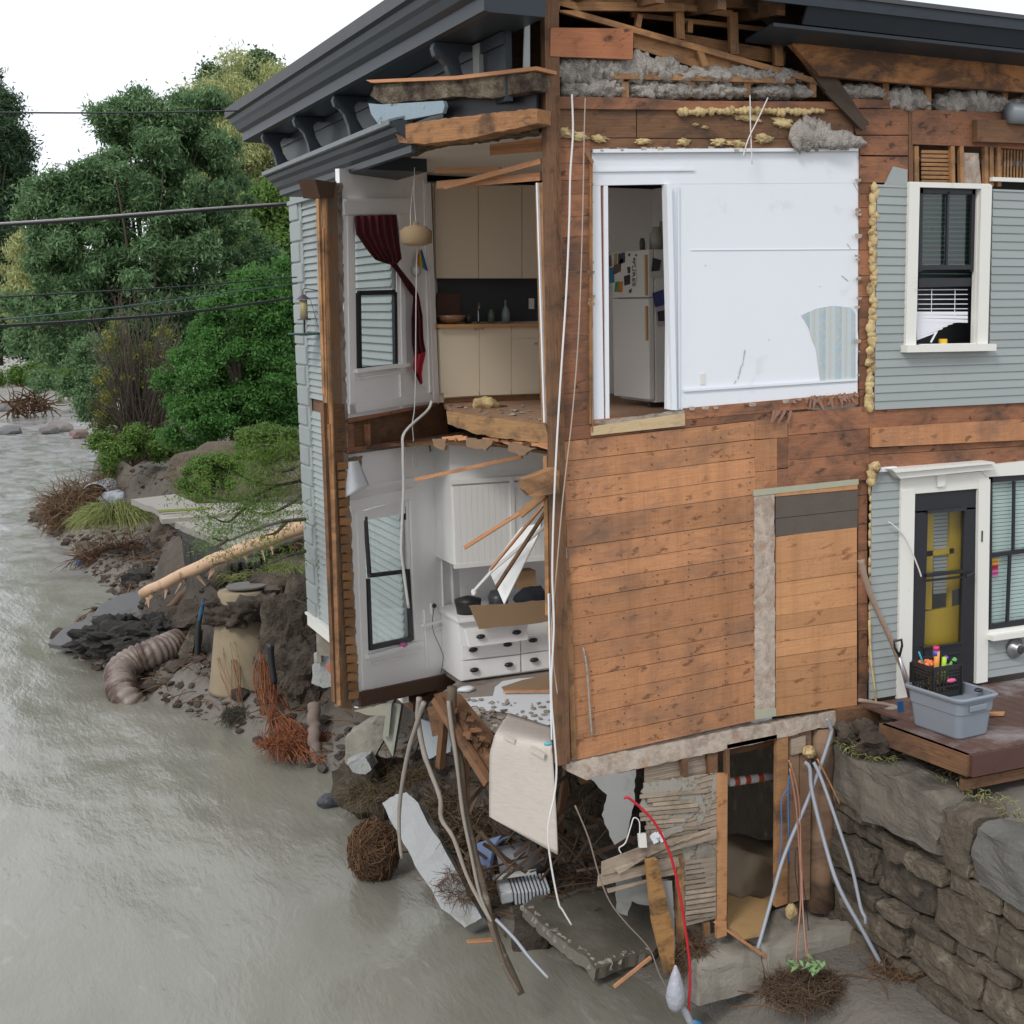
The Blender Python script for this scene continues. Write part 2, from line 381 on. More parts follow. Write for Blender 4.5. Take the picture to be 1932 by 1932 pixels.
# boarded opening
mb=MB()
ly=[1034,1064,1100,1128,1162,1190,1212,1240,1263,1288,1318,1352]
rf=lambda y,x:y-(x-1464)*.139
boards(mb,[1013]+ly[1:],1464,1617,fn=rf,off=.006,gap=.7)
mb.build('infill_boards',m_new,H)
mb=MB()
mb.pp([(1464,937),(1619,923),(1619,961),(1464,978)],F,.008,.02); mb.pp([(1464,979),(1618,962),(1618,995),(1464,1012)],F,.006,.02)
mb.build('dark_infill_board',mat('dark_infill',(.085,.07,.06),.8,(.13,.10,.08),6,bump=.2),H)
mb=MB(); mb.pp([(1422,925),(1620,904),(1620,914),(1422,936)],F,.02,.05); mb.build('header_trim',mat('green_trim',(.33,.36,.27),.7,(.45,.40,.3),8),H)
mb=MB(); mb.pp([(1462,929),(1618,914),(1618,923),(1462,937)],F,.015,.03); mb.build('header_board',m_new,H)
t=NT('flaking_plaster'); v=t.coord('Object'); n1=t.noise(v,4.2,7,.7,.5); n2=t.noise(t.coord('Object',(5,5,4)),1.6,7,.7,.6); t.col(t.mix(t.ramp(n2,[(.36,.8),(.62,0.)]),t.mix(t.ramp(n1,[(.34,0.),(.46,1.)]),(.38,.22,.14),(.52,.44,.37)),(.26,.19,.145))); t.bump(n1,.8,.03); m_flake=t.ro(.95)
mb=MB(); mb.pp(jag([(1423,934),(1461,930),(1463,1348),(1425,1356)],1.2,9,[1,3]),F,.012,.025); mb.build('plaster_strip',m_flake,H)
mb=MB(); mb.pp([(1425,1340),(1464,1336),(1465,1351),(1426,1358)],F,.02,.03); mb.build('trim_end',bpy.data.materials['green_trim'],H)
# corner post
mb=MB()
mb.pbar(1036,-30,1043,500,F,.13,.1,.03); mb.pbar(1043,500,1060,1440,F,.12,.1,.03)
mb.pbar(1049,180,1056,840,F,.04,.06,.05);
mb.build('corner_post',m_dk,H)
mb=MB(); mb.pbar(1020,345,1032,798,Mw,.10,.04,.02); mb.pbar(1070,1075,1082,1432,F,.05,.03,.012); mb.pbar(1040,1180,1058,1420,Mw,.06,.05,.03); mb.pbar(1032,860,1036,1160,Mw,.05,.05,.0); mb.build('corner_stud',m_stud,H)
mb=MB(); mb.pbar(1014,345,1028,797,Mw,.018,.02,.05); mb.pbar(1042,1395,1036,1120,Mw,.018,.02,.05); mb.sep('plaster_strip_edge',m_white,H)
# bottom sill beam of front wall
mb=MB(); q=[(1068,1441),(1250,1408),(1430,1371),(1600,1338),(1601,1362),(1430,1402),(1250,1440),(1106,1472),(1070,1455)]
mb.pp(jag(q,1.6,9,[0,1,2,4,5,6]),F,.03,.13); mb.build('sill_beam',m_flake,H)
# ---- white exposed wallboard with doorway
mb=MB(); WO=-.03
mb.pp([(1117,284),(1500,282),(1620,281),(1620,345),(1283,347),(1117,350)],F,WO,.05)
mb.pp(jag([(1262,346),(1620,345),(1619,560),(1618,745),(1292,772),(1277,774),(1258,772)],.8,20,[2,3]),F,WO-.002,.05)
mb.pp([(1117,350),(1133,350),(1140,806),(1121,812)],F,WO-.001,.06)
mb.pp([(1139,350),(1147,350),(1150,796),(1143,805)],F,WO,.06)
mb.build('exposed_wallboard',m_white,H)
mb=MB()
mb.pbar(1118,285,1618,282,F,.03,.03,WO+.03)        # top lip
mb.pbar(1258,348,1268,773,F,.05,.10,WO+.005); mb.pbar(1118,322,1310,320,F,.02,.012,WO+.012); mb.pbar(1262,347,1305,347,F,.0,.0,0) if False else None
mb.pbar(1290,737,1617,716,F,.02,.02,WO+.014); mb.pp([(1292,745),(1618,722),(1618,747),(1292,771)],F,WO+.008,.01)
mb.pbar(1304,472,1618,470,F,.004,.006,WO+.003)
mb.pbar(1280,350,1281,770,F,.012,.014,WO+.012)
mb.build('door_casing',m_white,H)
mb=MB(); mb.pp([(1133,350),(1139,350),(1143,806),(1136,806)],F,WO-.02,.04); mb.build('red_strip',mat('red_lath',(.33,.10,.065),.8,(.22,.07,.05),7),H)
mb=MB(); mb.pp(jag([(1512,595),(1540,582),(1572,577),(1605,580),(1614,592),(1614,716),(1548,718),(1540,660),(1526,618)],1,10,[0,1,7,8]),F,WO+.004,.004)
t=NT('wallpaper'); v=t.coord('UV'); sx=t.n('SeparateXYZ'); t.l(t.coord('Object'),sx.inputs[0]); fr=t.math('FRACT',t.math('MULTIPLY',sx.outputs[0],5.4)); 
st=t.ramp(fr,[(0,(.36,.46,.53)),(.16,(.36,.46,.53)),(.18,(.55,.60,.60)),(.5,(.47,.50,.50)),(.52,(.50,.58,.61)),(.74,(.50,.58,.61)),(.76,(.42,.50,.55)),(1,(.40,.49,.54))])
fl=t.ramp(t.noise(t.coord('Object',(1,1,.8)),26,4,.6,.5),[(.48,0.),(.6,.5)]); t.col(t.mix(fl,st,(.58,.55,.45))); m_wp=t.ro(.8)
mb.build('striped_wallpaper',m_wp,H)
mb=MB()
for i in range(70):
    e=R(0,1)
    if e<.35: x,y=R(1118,1620),282+R(-3,2)
    elif e<.6: x,y=1619+R(-2,3),R(285,740)
    elif e<.8: x,y=R(1292,1618),0; y=772-(x-1292)*.083+R(-2,3)
    else: x,y=1117+R(-2,2),R(300,800)
    s=R(2,7); mb.pp(jag([(x-s,y-s*.5),(x+s,y-s*.4),(x+s*.8,y+s*.5),(x-s*.7,y+s*.6)],1.5,4),F,R(.0,.02),.006)
mb.build('flaking_edge',m_flake,H)['kind']='stuff'
mb=MB()
for i in range(26):
    x=R(1480,1618); y=770-(x-1292)*.088+R(-2,4); mb.bar(U(F,x,y,.02),U(F,x+R(-14,14),y+R(2,26),.04),R(.02,.05),.006,(0,-1,0),.01)
for i in range(5): x=R(1460,1500); mb.bar(U(F,x,775,.03),U(F,x-R(5,18),790+R(0,10),.05),.03,.01,(0,-1,0),.01)
mb.sep('torn_paper_fringe',mat('kraft_fringe',(.34,.20,.15),.95,(.20,.11,.08),9),H)
mb=MB()
for q in ((1398,690,1392,715),(1405,660,1400,690),(1388,718,1385,724),(1598,460,1606,470),(1588,520,1600,530),(1610,345,1618,360),(1545,540,1549,541),(1330,500,1331,502),(1450,640,1451,642)): mb.pp(jag([(q[0],q[1]),(q[0]+1.6,q[1]),(q[2]+1.2,q[3]),(q[2],q[3])],.6,4),F,WO+.004,.003)
mb.sep('scuff',mat('scuff_grey',(.42,.42,.42),.8),H)
mb=MB(); mb.pp([(1322,705),(1331,704),(1331,725),(1322,726)],F,WO+.006,.01); mb.build('wall_outlet',m_wirew,H)
mb=MB(); mb.pp(jag([(1118,796),(1292,774),(1293,782),(1140,808)],1,7),F,.0,.04); mb.build('broken_threshold',m_plas,H)
mb=MB(); mb.pp([(1116,805),(1292,780),(1293,803),(1116,822)],F,.02,.03); mb.build('threshold_board',wood('yellow_board',(.50,.36,.20),(.60,.46,.28),(.2,.1,.05),.2,.05,(.2,.14,.09),(.6,.8),3),H)
mb=MB(); mb.pbar(1103,283,1118,308,F,.03,.02,.05); mb.pbar(1114,300,1113,800,F,.02,.03,.01); mb.pbar(1117,815,1117,300,F,.008,.02,.02); mb.build('splinter',m_stud,H)
# ---- beams above panel
mb=MB()
mb.pp([(1046,182),(1200,184),(1285,190),(1620,192),(1620,206),(1285,207),(1046,205)],F,.03,.06)
mb.build('upper_beam',m_red,H)
mb=MB(); mb.pp([(1041,206),(1200,207),(1200,259),(1041,260)],F,.0,.05); mb.pp([(1202,207),(1606,207),(1612,262),(1202,260)],F,.0,.05); mb.pp([(1042,262),(1618,262),(1618,282),(1115,285),(1042,290)],F,-.004,.05); mb.build('header_beam',m_dk,H)
mb=MB(); 
for a in ([(1600,186),(1714,190),(1714,204),(1600,203)],[(1600,205),(1713,205),(1714,254),(1616,254)],[(1620,256),(1713,256),(1713,293),(1624,292)],[(1622,295),(1713,296),(1713,345),(1624,344)]): mb.pp(a,F,R(-.01,.01),.04)
mb.sep('side_board',m_red,H)
mb=MB(); mb.pp([(1721,207),(1850,211),(1980,219),(1980,285),(1860,277),(1721,272)],F,.0,.08); mb.build('plate_beam',m_red,H)
mb=MB(); mb.pp([(1844,225),(1980,228),(1980,272),(1844,267)],F,.09,.08); mb.pbar(1715,190,1716,350,F,.05,.05,-.03); mb.sep('dark_block',m_dk,H)
mb=MB()
for x in (1727,1795,1812,1858,1868,1882): mb.pbar(x,276,x+1,352,F,.045,.05,-.02)
for k in range(8): mb.pbar(1738,286+k*8,1789,287+k*8,F,.03,.01,-.04)
for k in range(12): mb.pbar(1872+k*6,282,1871+k*6,336,F,.02,.01,-.05+R(-.01,.01))
mb.sep('window_head_lath',m_stud,H)
mb=MB(); mb.pp([(1815,288),(1846,289),(1852,352),(1815,352)],F,-.04,.02); mb.build('head_plaster',m_flake,H)
# band between the storeys at the right
mb=MB()
mb.pp([(1640,772),(1980,758),(1980,795),(1640,808)],F,0,.03); mb.pp([(1640,846),(1980,828),(1980,838),(1640,858)],F,-.0,.03); mb.pp([(1640,859),(1980,839),(1980,880),(1640,890)],F,.0,.03)
mb.sep('band_board',m_red,H)
mb=MB(); mb.pp([(1646,808),(1980,788),(1980,828),(1646,844)],F,.05,.05); mb.build('band_plank',m_sheath,H)
# ---- clapboard siding (real lapped boards)
def siding(mb,x0,x1,z0,z1,ex=.083,y=-.012,skip=None):
    z=z0
    while z<z1-.01:
        zt=min(z+ex,z1); segs=[(x0,x1)]
        for (a,b,c,d) in (skip or []):
            if z+ex*.5>c and z+ex*.5<d:
                ns=[]
                for s0,s1 in segs:
                    if s0<a: ns.append((s0,min(a,s1)))
                    if s1>b: ns.append((max(b,s0),s1))
                segs=ns
        for s0,s1 in segs:
            if s1-s0<.02: continue
            v=[(s0,y-.016,z),(s1,y-.016,z),(s1,y-.004,zt),(s0,y-.004,zt),(s0,y+.01,z),(s1,y+.01,z),(s1,y+.01,zt),(s0,y+.01,zt)]
            mb.add(v,[[0,1,2,3],[1,5,6,2],[4,0,3,7],[3,2,6,7],[0,4,5,1],[4,7,6,5]])
        z+=ex
def FX(x,y): return ony_(x,y)
def ony_(x,y): p=U(F,x,y); return p.x,p.z
xa=ony_(1650,600)[0]; wl=ony_(1711,500)[0]; wr=ony_(1868,500)[0]; zt=ony_(1650,352)[1]; zb=ony_(1790,766)[1]
wz1=ony_(1790,347)[1]; wz0=ony_(1790,664)[1]
mb=MB(); siding(mb,xa,6.2,zb,zt+.02,skip=[(wl,wr,wz0,wz1)]); 
mb.pp([(1652,366),(1668,352),(1686,314),(1712,320),(1712,366)],F,.02,.02)
mb.build('upper_siding',m_side,H)
dl=ony_(1699,1100)[0]; dr=ony_(1866,1100)[0]; xb=ony_(1641,1100)[0]; zc=ony_(1700,884)[1]; zd=ony_(1660,1325)[1]; zs=ony_(1900,1204)[1]
mb=MB(); siding(mb,xb,dl,3.03,zc,.085); mb.build('lower_siding',m_side,H); mb=MB(); siding(mb,dr-.02,6.2,3.06,zs,.085); mb.build('lower_siding',m_side,H)
mb=MB(); mb.pbar(1870,338,1980,342,F,.04,.05,.03); mb.build('siding_cap',m_trim,H)
# foam beads
mb=MB()
for i in range(40):
    y=355+i*10.6; p=U(F,1650-(y-355)*.018+R(-4,3),y,-.0); mb.blob(p,(R(.025,.06),.035,R(.04,.08)),.35,3,2)
mb.build('foam_bead',m_foam,H,True); mb=MB()
for i in range(26): p=U(F,1642+R(-2,1),890+i*17,.0); mb.blob(p,(.014,.02,R(.04,.09)),.3,3,1)
for q in ((1650,883,.07),(1646,895,.06),(1644,908,.05)): mb.blob(U(F,q[0],q[1],.05),q[2],.35,2,2)
mb.build('foam_bead',m_foam,H,True); mb=MB()
for i in range(34):
    x=1285+i*8; mb.blob(U(F,x,209+R(-1,3),.03),(.035,.03,R(.02,.045)),.4,3,2)
mb.build('foam_bead',m_foam,H,True); mb=MB()
for q in ((1410,222,.06),(1478,232,.07),(1312,235,.02),(1330,240,.018),(1356,268,.05),(1440,262,.06),(1560,272,.07),(1530,262,.08),(1390,272,.05),(1290,268,.05),(1215,268,.04),(1060,250,.06),(1090,258,.05),(1130,262,.05)): mb.blob(U(F,q[0],q[1],.01),(q[2]*R(1,2),.02,q[2]*.6),.9,2.5,3)
mb.sep('foam_patch',m_foam,H,smooth=True)
# insulation heaps
def heap(mb,px0,px1,yb,h,pl=F,off=-.08,r=.12):
    n=max(2,int((px1-px0)/9))
    for i in range(n):
        t=(i+.5)/n; x=px0+(px1-px0)*t; hh=h*(.7+.3*sin(pi*t))*R(.7,1.05)
        mb.blob(U(pl,x,yb-hh/2,off+R(-.03,.03)),(.10,r,hh/2/2700*14.5*1.25),.45,1.9,3)
mb=MB()
heap(mb,1048,1285,150,42); heap(mb,1275,1500,156,28); heap(mb,1068,1165,183,32,off=-.1); heap(mb,1188,1290,184,28,off=-.1); heap(mb,1300,1400,184,26,off=-.1); heap(mb,1415,1515,184,26,off=-.1)
heap(mb,1574,1655,186,28,off=-.1); heap(mb,1668,1740,208,44,off=-.1); heap(mb,1765,1885,212,44,off=-.1); heap(mb,1505,1560,274,50,off=.03,r=.06); heap(mb,1550,1620,276,28,off=.03,r=.06); heap(mb,1895,1990,210,30,off=-.1)
mb.build('attic_insulation',m_ins,H,True)['kind']='stuff'
# attic framing
mb=MB()
mb.pp([(1039,52),(1195,54),(1194,112),(1038,106)],F,.09,.04); mb.build('loose_sheathing_board',wood('redwood_board',(.36,.13,.06),(.46,.19,.09),(.08,.03,.02),.9,0,(.16,.07,.04),(.6,.8),2),H)
mb=MB(); mb.pp([(1195,60),(1509,142),(1545,158),(1340,136),(1196,90)],F,-.04,.02); mb.pbar(1054,17,1545,156,F,.05,.05,-.0)
mb.build('sloping_rafter',m_stud,H)
mb=MB()
mb.pbar(1280,14,1282,74,F,.085,.05,-.05); mb.pbar(1382,24,1384,103,F,.085,.05,-.03); mb.pbar(1206,28,1202,52,F,.05,.05,-.06);mb.pbar(1301,40,1300,62,F,.05,.05,-.08); mb.pbar(1466,70,1468,125,F,.09,.05,-.1)
mb.pbar(1050,12,1290,14,F,.07,.05,.0); mb.pbar(1290,14,1380,26,F,.05,.05,-.02); mb.pbar(1190,28,1480,60,F,.04,.04,-.2); mb.pbar(1275,75,1480,110,F,.12,.04,-.22); mb.pbar(1330,125,1318,92,F,.06,.04,-.0)
mb.pbar(1045,3,1500,8,F,.08,.05,-.06); mb.pbar(1151,146,1491,155,F,.045,.18,-.05)
for x in (1177,1302,1407,1531): mb.pbar(x,155,x,184,F,.07,.06,-.02)
for x in (1668,1748,1893): mb.pbar(x,158,x,212,F,.07,.06,-.05)
mb.sep('attic_stud',m_stud,H)
mb=MB(); mb.pp([(1494,83),(1548,56),(1740,76),(1990,112),(1990,178),(1740,160),(1547,143)],F,.12,.08,ax=(1,0,-.05)); 
mb.build('big_fascia_beam',wood('amber_beam',(.34,.14,.05),(.48,.22,.075),(.03,.015,.01),.6,.05,(.045,.025,.018),(.40,.56),1.1),H)
mb=MB(); mb.pp([(1405,0),(1480,0),(1640,236),(1620,240),(1548,160),(1500,90)],F,.06,.05); mb.pp([(1555,172),(1580,178),(1640,230),(1628,246)],F,.08,.03); mb.build('charred_board',mat('charred',(.045,.032,.025),.9,(.09,.06,.04),8,bump=.6,bsc=25),H)
# --- roof at right front (real overhang) and roof slab over everything
fy=-.62
ef=(V((0,fy,0)),V((0,-1,0)))
a=U(ef,1706,0);b=U(ef,1932,31); ez=(a.z+b.z)/2
mb=MB()
ex0=1.7
mb.poly([(ex0,fy,ez),(9,fy,ez-.05),(9,fy,ez-.17),(ex0,fy,ez-.12)],(0,-1,0),.03)
mb.poly([(ex0+.5,fy+.02,ez-.1),(9,fy+.02,ez-.17),(9,fy+.12,ez-.33),(ex0+.5,fy+.12,ez-.26)],(0,-.9,-.4),.03)
mb.build('front_fascia',m_corn,H)
mb=MB(); mb.poly([(ex0+.2,-.5,ez-.30),(9,-.5,ez-.36),(9,0,ez-.42),(ex0+.2,0,ez-.36)],(0,-.1,-1),.03); mb.build('front_soffit',m_corn,H)
m_roof=mat('roof_membrane',(.06,.065,.07),.7,(.09,.09,.095),3)
mb=MB(); mb.poly([(-.35,.0,ez+.22),(1.7,fy-.02,ez+.02),(9,fy-.02,ez-.04),(9,9.2,ez+.3),(-.35,9.2,ez+.22)],(0,-.03,1),.04)
mb.build('roof',m_roof,H)
# attic back wall + ceilings
mb=MB(); mb.poly([(-.38,2.2,8.5),(9,2.2,8.5),(9,2.2,ez+.3),(-.38,2.2,ez+.3)],(0,-1,0),.05); mb.build('attic_wall',m_dk,H)
mb=MB()
for i in range(12): mb.poly([(.2+i*.6,-.4,ez-.04),(.28+i*.6,-.4,ez-.04),(.28+i*.6,2.2,ez+.2),(.2+i*.6,2.2,ez+.2)],(0,0,1),.14)
mb.build('rafter',m_dk,H)
# ================= left side: LF wall x=-.4
LX=-.4
def onLX(x,y,X=LX): return U(xp(X),x,y)
mb=MB()
def sidingL(mb,y0,y1,z0,z1,ex=.088,x=LX,sk=None):
    z=z0
    while z<z1-.01:
        zt_=min(z+ex,z1)
        if not(sk and sk[0]<z+ex*.5<sk[1]):
            v=[(x-.034,y0,z),(x-.034,y1,z),(x-.004,y1,zt_),(x-.004,y0,zt_),(x+.02,y0,z),(x+.02,y1,z),(x+.02,y1,zt_),(x+.02,y0,zt_)]
            mb.add(v,[[0,3,2,1],[1,2,6,5],[4,7,3,0],[3,7,6,2],[0,1,5,4],[4,5,6,7]])
        z+=ex
YE=8.2
sidingL(mb,3.6,YE,2.75,8.52,sk=(5.62,5.82)); mb.build('side_siding',m_side,H)
mb=MB(); mb.box(LX+.03,YE-1.2,5.60,.04,2.4,.24); mb.build('torn_band',m_dk,H)
mb=MB(); z=2.72;k=0
while z<8.35:
    wd=.60 if k%2 else .46
    mb.box(LX-.035,YE-wd/2,z+.01,.05,wd,.25); mb.box(LX+.1,YE+.02,z+.01,.3,.06,.25)
    z+=.272;k+=1
mb.build('quoin',m_side,H,bevel=.014)
mb=MB(); mb.box(LX-.02,YE-.30,2.6,.03,.62,6); mb.build('quoin_backing',m_side,H)
mb=MB(); mb.box(LX-.03,5.9,2.62,.07,4.6,.16); mb.box(LX-.05,5.9,2.78,.09,4.6,.03);  mb.build('water_table',m_trim,H)
mb=MB(); mb.box(LX-.02,YE-2.4,8.4,.04,4.8,.34); mb.box(LX-.04,YE-2.4,8.38,.08,4.8,.05); mb.build('side_frieze',m_side,H)
# vertical trim at torn end near post, hole band
mb=MB(); mb.pp([(596,355),(606,352),(609,520),(612,600),(620,742),(613,744),(600,600)],xp(LX-.05),0,.02,(0,0,1)); mb.build('corner_trim',m_side,H)
# lower cornice (bay roof edge) extruded profile
def extr(mb,prof,y0,y1,close=True):
    n=len(prof); v=[(x,y0,z) for x,z in prof]+[(x,y1,z) for x,z in prof]
    f=[[i,(i+1)%n,(i+1)%n+n,i+n] for i in range(n)]+[list(range(n))[::-1],list(range(n,2*n))]
    mb.add(v,f)
cA=U(xp(-1.12),500,320); cB=U(xp(-1.12),741,238); 
lz=(cA.z+cB.z)/2
mb=MB(); extr(mb,[(-1.14,lz),(-1.15,lz-.04),(-1.10,lz-.05),(-1.08,lz-.09),(-1.03,lz-.12),(-1.0,lz-.17),(-.96,lz-.20),(-.96,lz-.26),(-.90,lz-.27),(-.3,lz-.27),(-.3,lz+.22)],2.6,cA.y); extr(mb,[(-1.14,lz),(-1.15,lz-.04),(-1.10,lz-.05),(-1.08,lz-.09),(-1.03,lz-.12),(-1.0,lz-.17),(-.96,lz-.20),(-.96,lz-.26),(-.93,lz-.27),(-.93,lz+.03)],cB.y,2.6); mb.build('lower_cornice',m_corn,H)
mb=MB(); extr(mb,[(-1.16,lz+.012),(-1.155,lz-.03),(-1.14,lz-.03),(-1.135,lz+.0),(-.5,lz+.17),(-.5,lz+.19)],cB.y,cA.y+.02); mb.build('lower_flashing',mat('zinc_flashing',(.10,.125,.15),.4,(.20,.21,.19),9,metal=.3),H)
# upper cornice
eA=U(xp(-1.0),430,228); uz=eA.z+.03
mb=MB(); extr(mb,[(-1.02,uz+.10),(-1.03,uz+.0),(-.98,uz-.01),(-.96,uz-.07),(-.92,uz-.10),(-.88,uz-.16),(-.86,uz-.17),(-.82,uz-.19),(-.82,uz-.30),(-.76,uz-.31),(-.3,uz-.31),(-.3,uz+.3),(-.9,uz+.16)],-.62,eA.y); mb.build('upper_cornice',m_corn,H)
mb=MB(); extr(mb,[(-1.035,uz+.125),(-1.04,uz+.0),(-1.03,uz+.0),(-1.02,uz+.10),(-.3,uz+.36),(-.3,uz+.39)],-.45,eA.y+.02); mb.build('roof_edge',m_roof,H)
mb=MB(); mb.box(LX+.03,4.35,lz+.1,.06,8.6,uz-.31-lz-.1); mb.box(LX-.012,4.35,uz-.42,.03,8.6,.10); mb.build('frieze_wall',m_corn,H)
mb=MB(); mb.pp([(990,48),(1000,46),(1000,126),(988,128)],F,.08,.02); mb.build('frieze_edge',m_side,H)
# scroll brackets
def bracket(y):
    q=MB(); pr=[]; top=uz-.31; bot=lz+.16; h=top-bot; x0=LX-.02
    out=[(-.36,0),(-.38,-.05),(-.36,-.11),(-.31,-.13),(-.26,-.18),(-.22,-.28),(-.20,-.38),(-.14,-.44),(-.05,-.46),(0,-.46)]
    ks=h/.46; pr=[(x0+a,top+b*ks) for a,b in out]
    inn=[(0,-.30),(-.06,-.31),(-.12,-.22),(-.15,-.10),(-.10,-.05),(0,-.05)]
    pr+= [(x0+a,top+b*ks) for a,b in inn]+[(x0,top)]
    pts=[(x,y-.05,z) for x,z in pr]; q.poly(pts,(0,-1,0),.10)
    return q.build('bracket',m_corn,H,bevel=.008)
for x,y_ in ((505,265),(565,230),(640,195),(830,95)):
    p=U(xp(-.72),x,y_); bracket(p.y)
# vent and louvre on frieze
mb=MB(); p=U(xp(LX-.02),902,115); mb.box(LX-.02,p.y,p.z-.12,.04,.16,.26); mb.build('frieze_vent',m_side,H)
# torn bay roof end
Mo=vplane((-1.13,1.15,0),(-.10,-.42,0))
mb=MB(); mb.pp([(690,151),(860,143),(1012,125),(1012,132),(860,150),(700,156)],Mo,.02,.35); mb.build('torn_roof_board',m_lath,H)
t=NT('gravel_felt'); v=t.coord('Object'); n1=t.noise(v,6,7,.7); t.col(t.ramp(n1,[(.36,(.025,.018,.014)),(.47,(.08,.055,.038)),(.58,(.16,.13,.09)),(.72,(.27,.23,.17))])); t.bump(t.noise(v,40,5),1.,.03); m_grav=t.ro(.95)
mb=MB(); mb.pp(jag([(706,160),(1010,136),(1010,170),(930,186),(860,182),(790,190),(725,196),(698,180)],1.5,8),Mo,-.02,.3); mb.build('gravel_roofing',m_grav,H)
mb=MB(); mb.pp([(695,195),(720,197),(836,190),(839,200),(835,213),(715,236),(700,215)],Mo,.0,.05); mb.build('torn_flashing',mat('pale_blue_paint',(.23,.31,.37),.6,(.30,.37,.42),9,(.10,.09,.08),5,.58,.66,.5,30),H)
mb=MB(); mb.pp([(836,180),(1012,160),(1012,225),(836,240)],Mo,-.15,.04); mb.pp([(740,205),(760,200),(770,250),(742,255)],Mo,-.1,.04); mb.build('void_shade_sheet',m_sash,H)  # black sheets put in as the shade inside the torn bay roof
mb=MB(); mb.pp(jag([(742,238),(820,226),(1000,205),(1014,205),(1014,232),(900,258),(800,272),(752,268)],1.2,10),Mo,.0,.2); mb.build('torn_header_beam',wood('rotten_beam',(.26,.12,.05),(.42,.21,.09),(.03,.02,.01),.4,.05,(.06,.035,.02),(.48,.62),2.2,.8),H)
mb=MB(); mb.pp([(594,338),(634,345),(630,374),(604,373)],Wp,.2,.2); mb.build('torn_plate_end',mat('dark_rot',(.05,.026,.016),.9,(.09,.045,.025),5,bump=.4,bsc=20),H)
mb=MB(); mb.poly([tuple(U(zp(8.50),x,y)) for x,y in ((600,333),(745,275),(870,272))]+[(-.4,.9,8.5),(-1.0,1.3,8.5)],(0,0,1),.06) if False else mb.pp(jag([(596,345),(650,322),(745,280),(800,258),(870,250),(1016,236),(1016,246),(930,256),(825,270),(690,318),(640,338)],2.2,8),zp(8.54),0,.05); mb.build('ragged_soffit',m_grav,H)
# ---- interior planes
mb=MB(); 
mb.poly([tuple(U(zp(8.52),x,y)) for x,y in ((640,335),(825,268),(1020,250))]+[(.3,.12,8.52),(3.3,.15,8.52),(3.3,4.6,8.52),(.15,4.3,8.52),(-.2,3.9,8.52)],(0,0,1),.03)
mb.build('kitchen_ceiling',m_ceil,H)
m_floor=wood('kitchen_floor',(.30,.17,.10),(.38,.23,.15),(.1,.05,.03),.1,.05,None)
fz=5.93
def floorpoly(z,px=((836,760),(850,777),(940,790),(1034,800))): return [tuple(U(zp(z),x,y)) for x,y in px]+[(.1,.12,z),(3.3,.12,z),(3.3,4.6,z),(.15,4.3,z)]
mb=MB(); mb.poly(floorpoly(fz),(0,0,1),.04); mb.build('kitchen_floor',m_floor,H)
mb=MB(); mb.poly(floorpoly(5.57,((700,838),(845,834),(940,838),(1036,852))),(0,0,1),.03); mb.build('lower_ceiling',m_dk,H)
def Wm(px0,py): return U(Wp,px0,py)
def wallW(mb,tl,tr,br,bl,o,off=0,mt=None):
    # wall quad with rectangular hole given in px
    (x0,y0),(x1,y1),(x2,y2),(x3,y3)=tl,tr,br,bl; (a,b,c,d)=o
    mb.pp([tl,tr,b,a],Wp,off,.05); mb.pp([a,d,bl,tl],Wp,off-.0005,.05); mb.pp([b,tr,br,c],Wp,off-.0007,.05); mb.pp([d,c,br,bl],Wp,off-.0003,.05)
mb=MB()
wallW(mb,(640,318),(805,322),(822,764),(655,790),[(669,407),(747,405),(751,688),(673,699)])
mb.build('bay_wall',m_int,H)
mb=MB()
wallW(mb,(650,852),(838,822),(866,1270),(676,1336),[(686,962),(767,938),(775,1210),(695,1229)])
mb.build('lower_bay_wall',m_int,H)
def trimW(mb,x0,y0,x1,y1,w,th=.02): mb.pbar(x0,y0,x1,y1,Wp,w,th,.012)
mb=MB()
trimW(mb,648,392,775,391,.14,.03); mb.pbar(650,378,775,377,Wp,.03,.04,.02)
trimW(mb,660,408,665,780,.09); trimW(mb,757,405,762,700,.08)
mb.pbar(669,700,770,688,Wp,.04,.07,.03); trimW(mb,672,715,762,702,.02); trimW(mb,755,705,757,770,.02); trimW(mb,658,772,822,747,.10)
trimW(mb,806,345,822,762,.10,.03); trimW(mb,800,340,812,745,.03,.02)
mb.build('upper_window_casing',m_int,H)
mb=MB()
trimW(mb,660,955,778,930,.12,.03); mb.pbar(655,930,780,903,Wp,.03,.04,.02); trimW(mb,678,960,690,1300,.10); trimW(mb,776,940,786,1208,.07)
mb.pbar(690,1239,795,1212,Wp,.04,.08,.03); trimW(mb,700,1252,785,1234,.02); trimW(mb,846,830,866,1268,.12,.03); trimW(mb,828,880,840,1258,.018)
trimW(mb,800,1150,806,1262,.012); mb.pbar(796,1180,848,1168,Wp,.03,.05,.02); trimW(mb,802,1192,838,1182,.02)
mb.build('lower_window_casing',m_int,H)
mb=MB(); mb.pp([(686,965),(767,941),(768,968),(688,982)],Wp,-.02,.03); mb.build('window_shade',m_int,H)
def sash(px,w=.045,off=-.02,mid=None):
    q=MB(); n=len(px)
    for i in range(n):
        a=px[i];b=px[(i+1)%n]; q.pbar(a[0],a[1],b[0],b[1],Wp,w,.035,off)
    return q
s=sash([(676,553),(744,551),(746,691),(678,697)],.05,.0); so_=s.build('lower_sash',m_sash,H)
q=MB(); q.pp([(677,555),(743,553),(745,689),(679,695)],Wp,-.01,.004); q.build('glass_pane',m_glass,so_)
s=MB(); s.pbar(744,480,747,552,Wp,.04,.03,-.03); s.pbar(672,409,744,407,Wp,.04,.03,-.03); s1=s.build('upper_sash',m_sash,H)
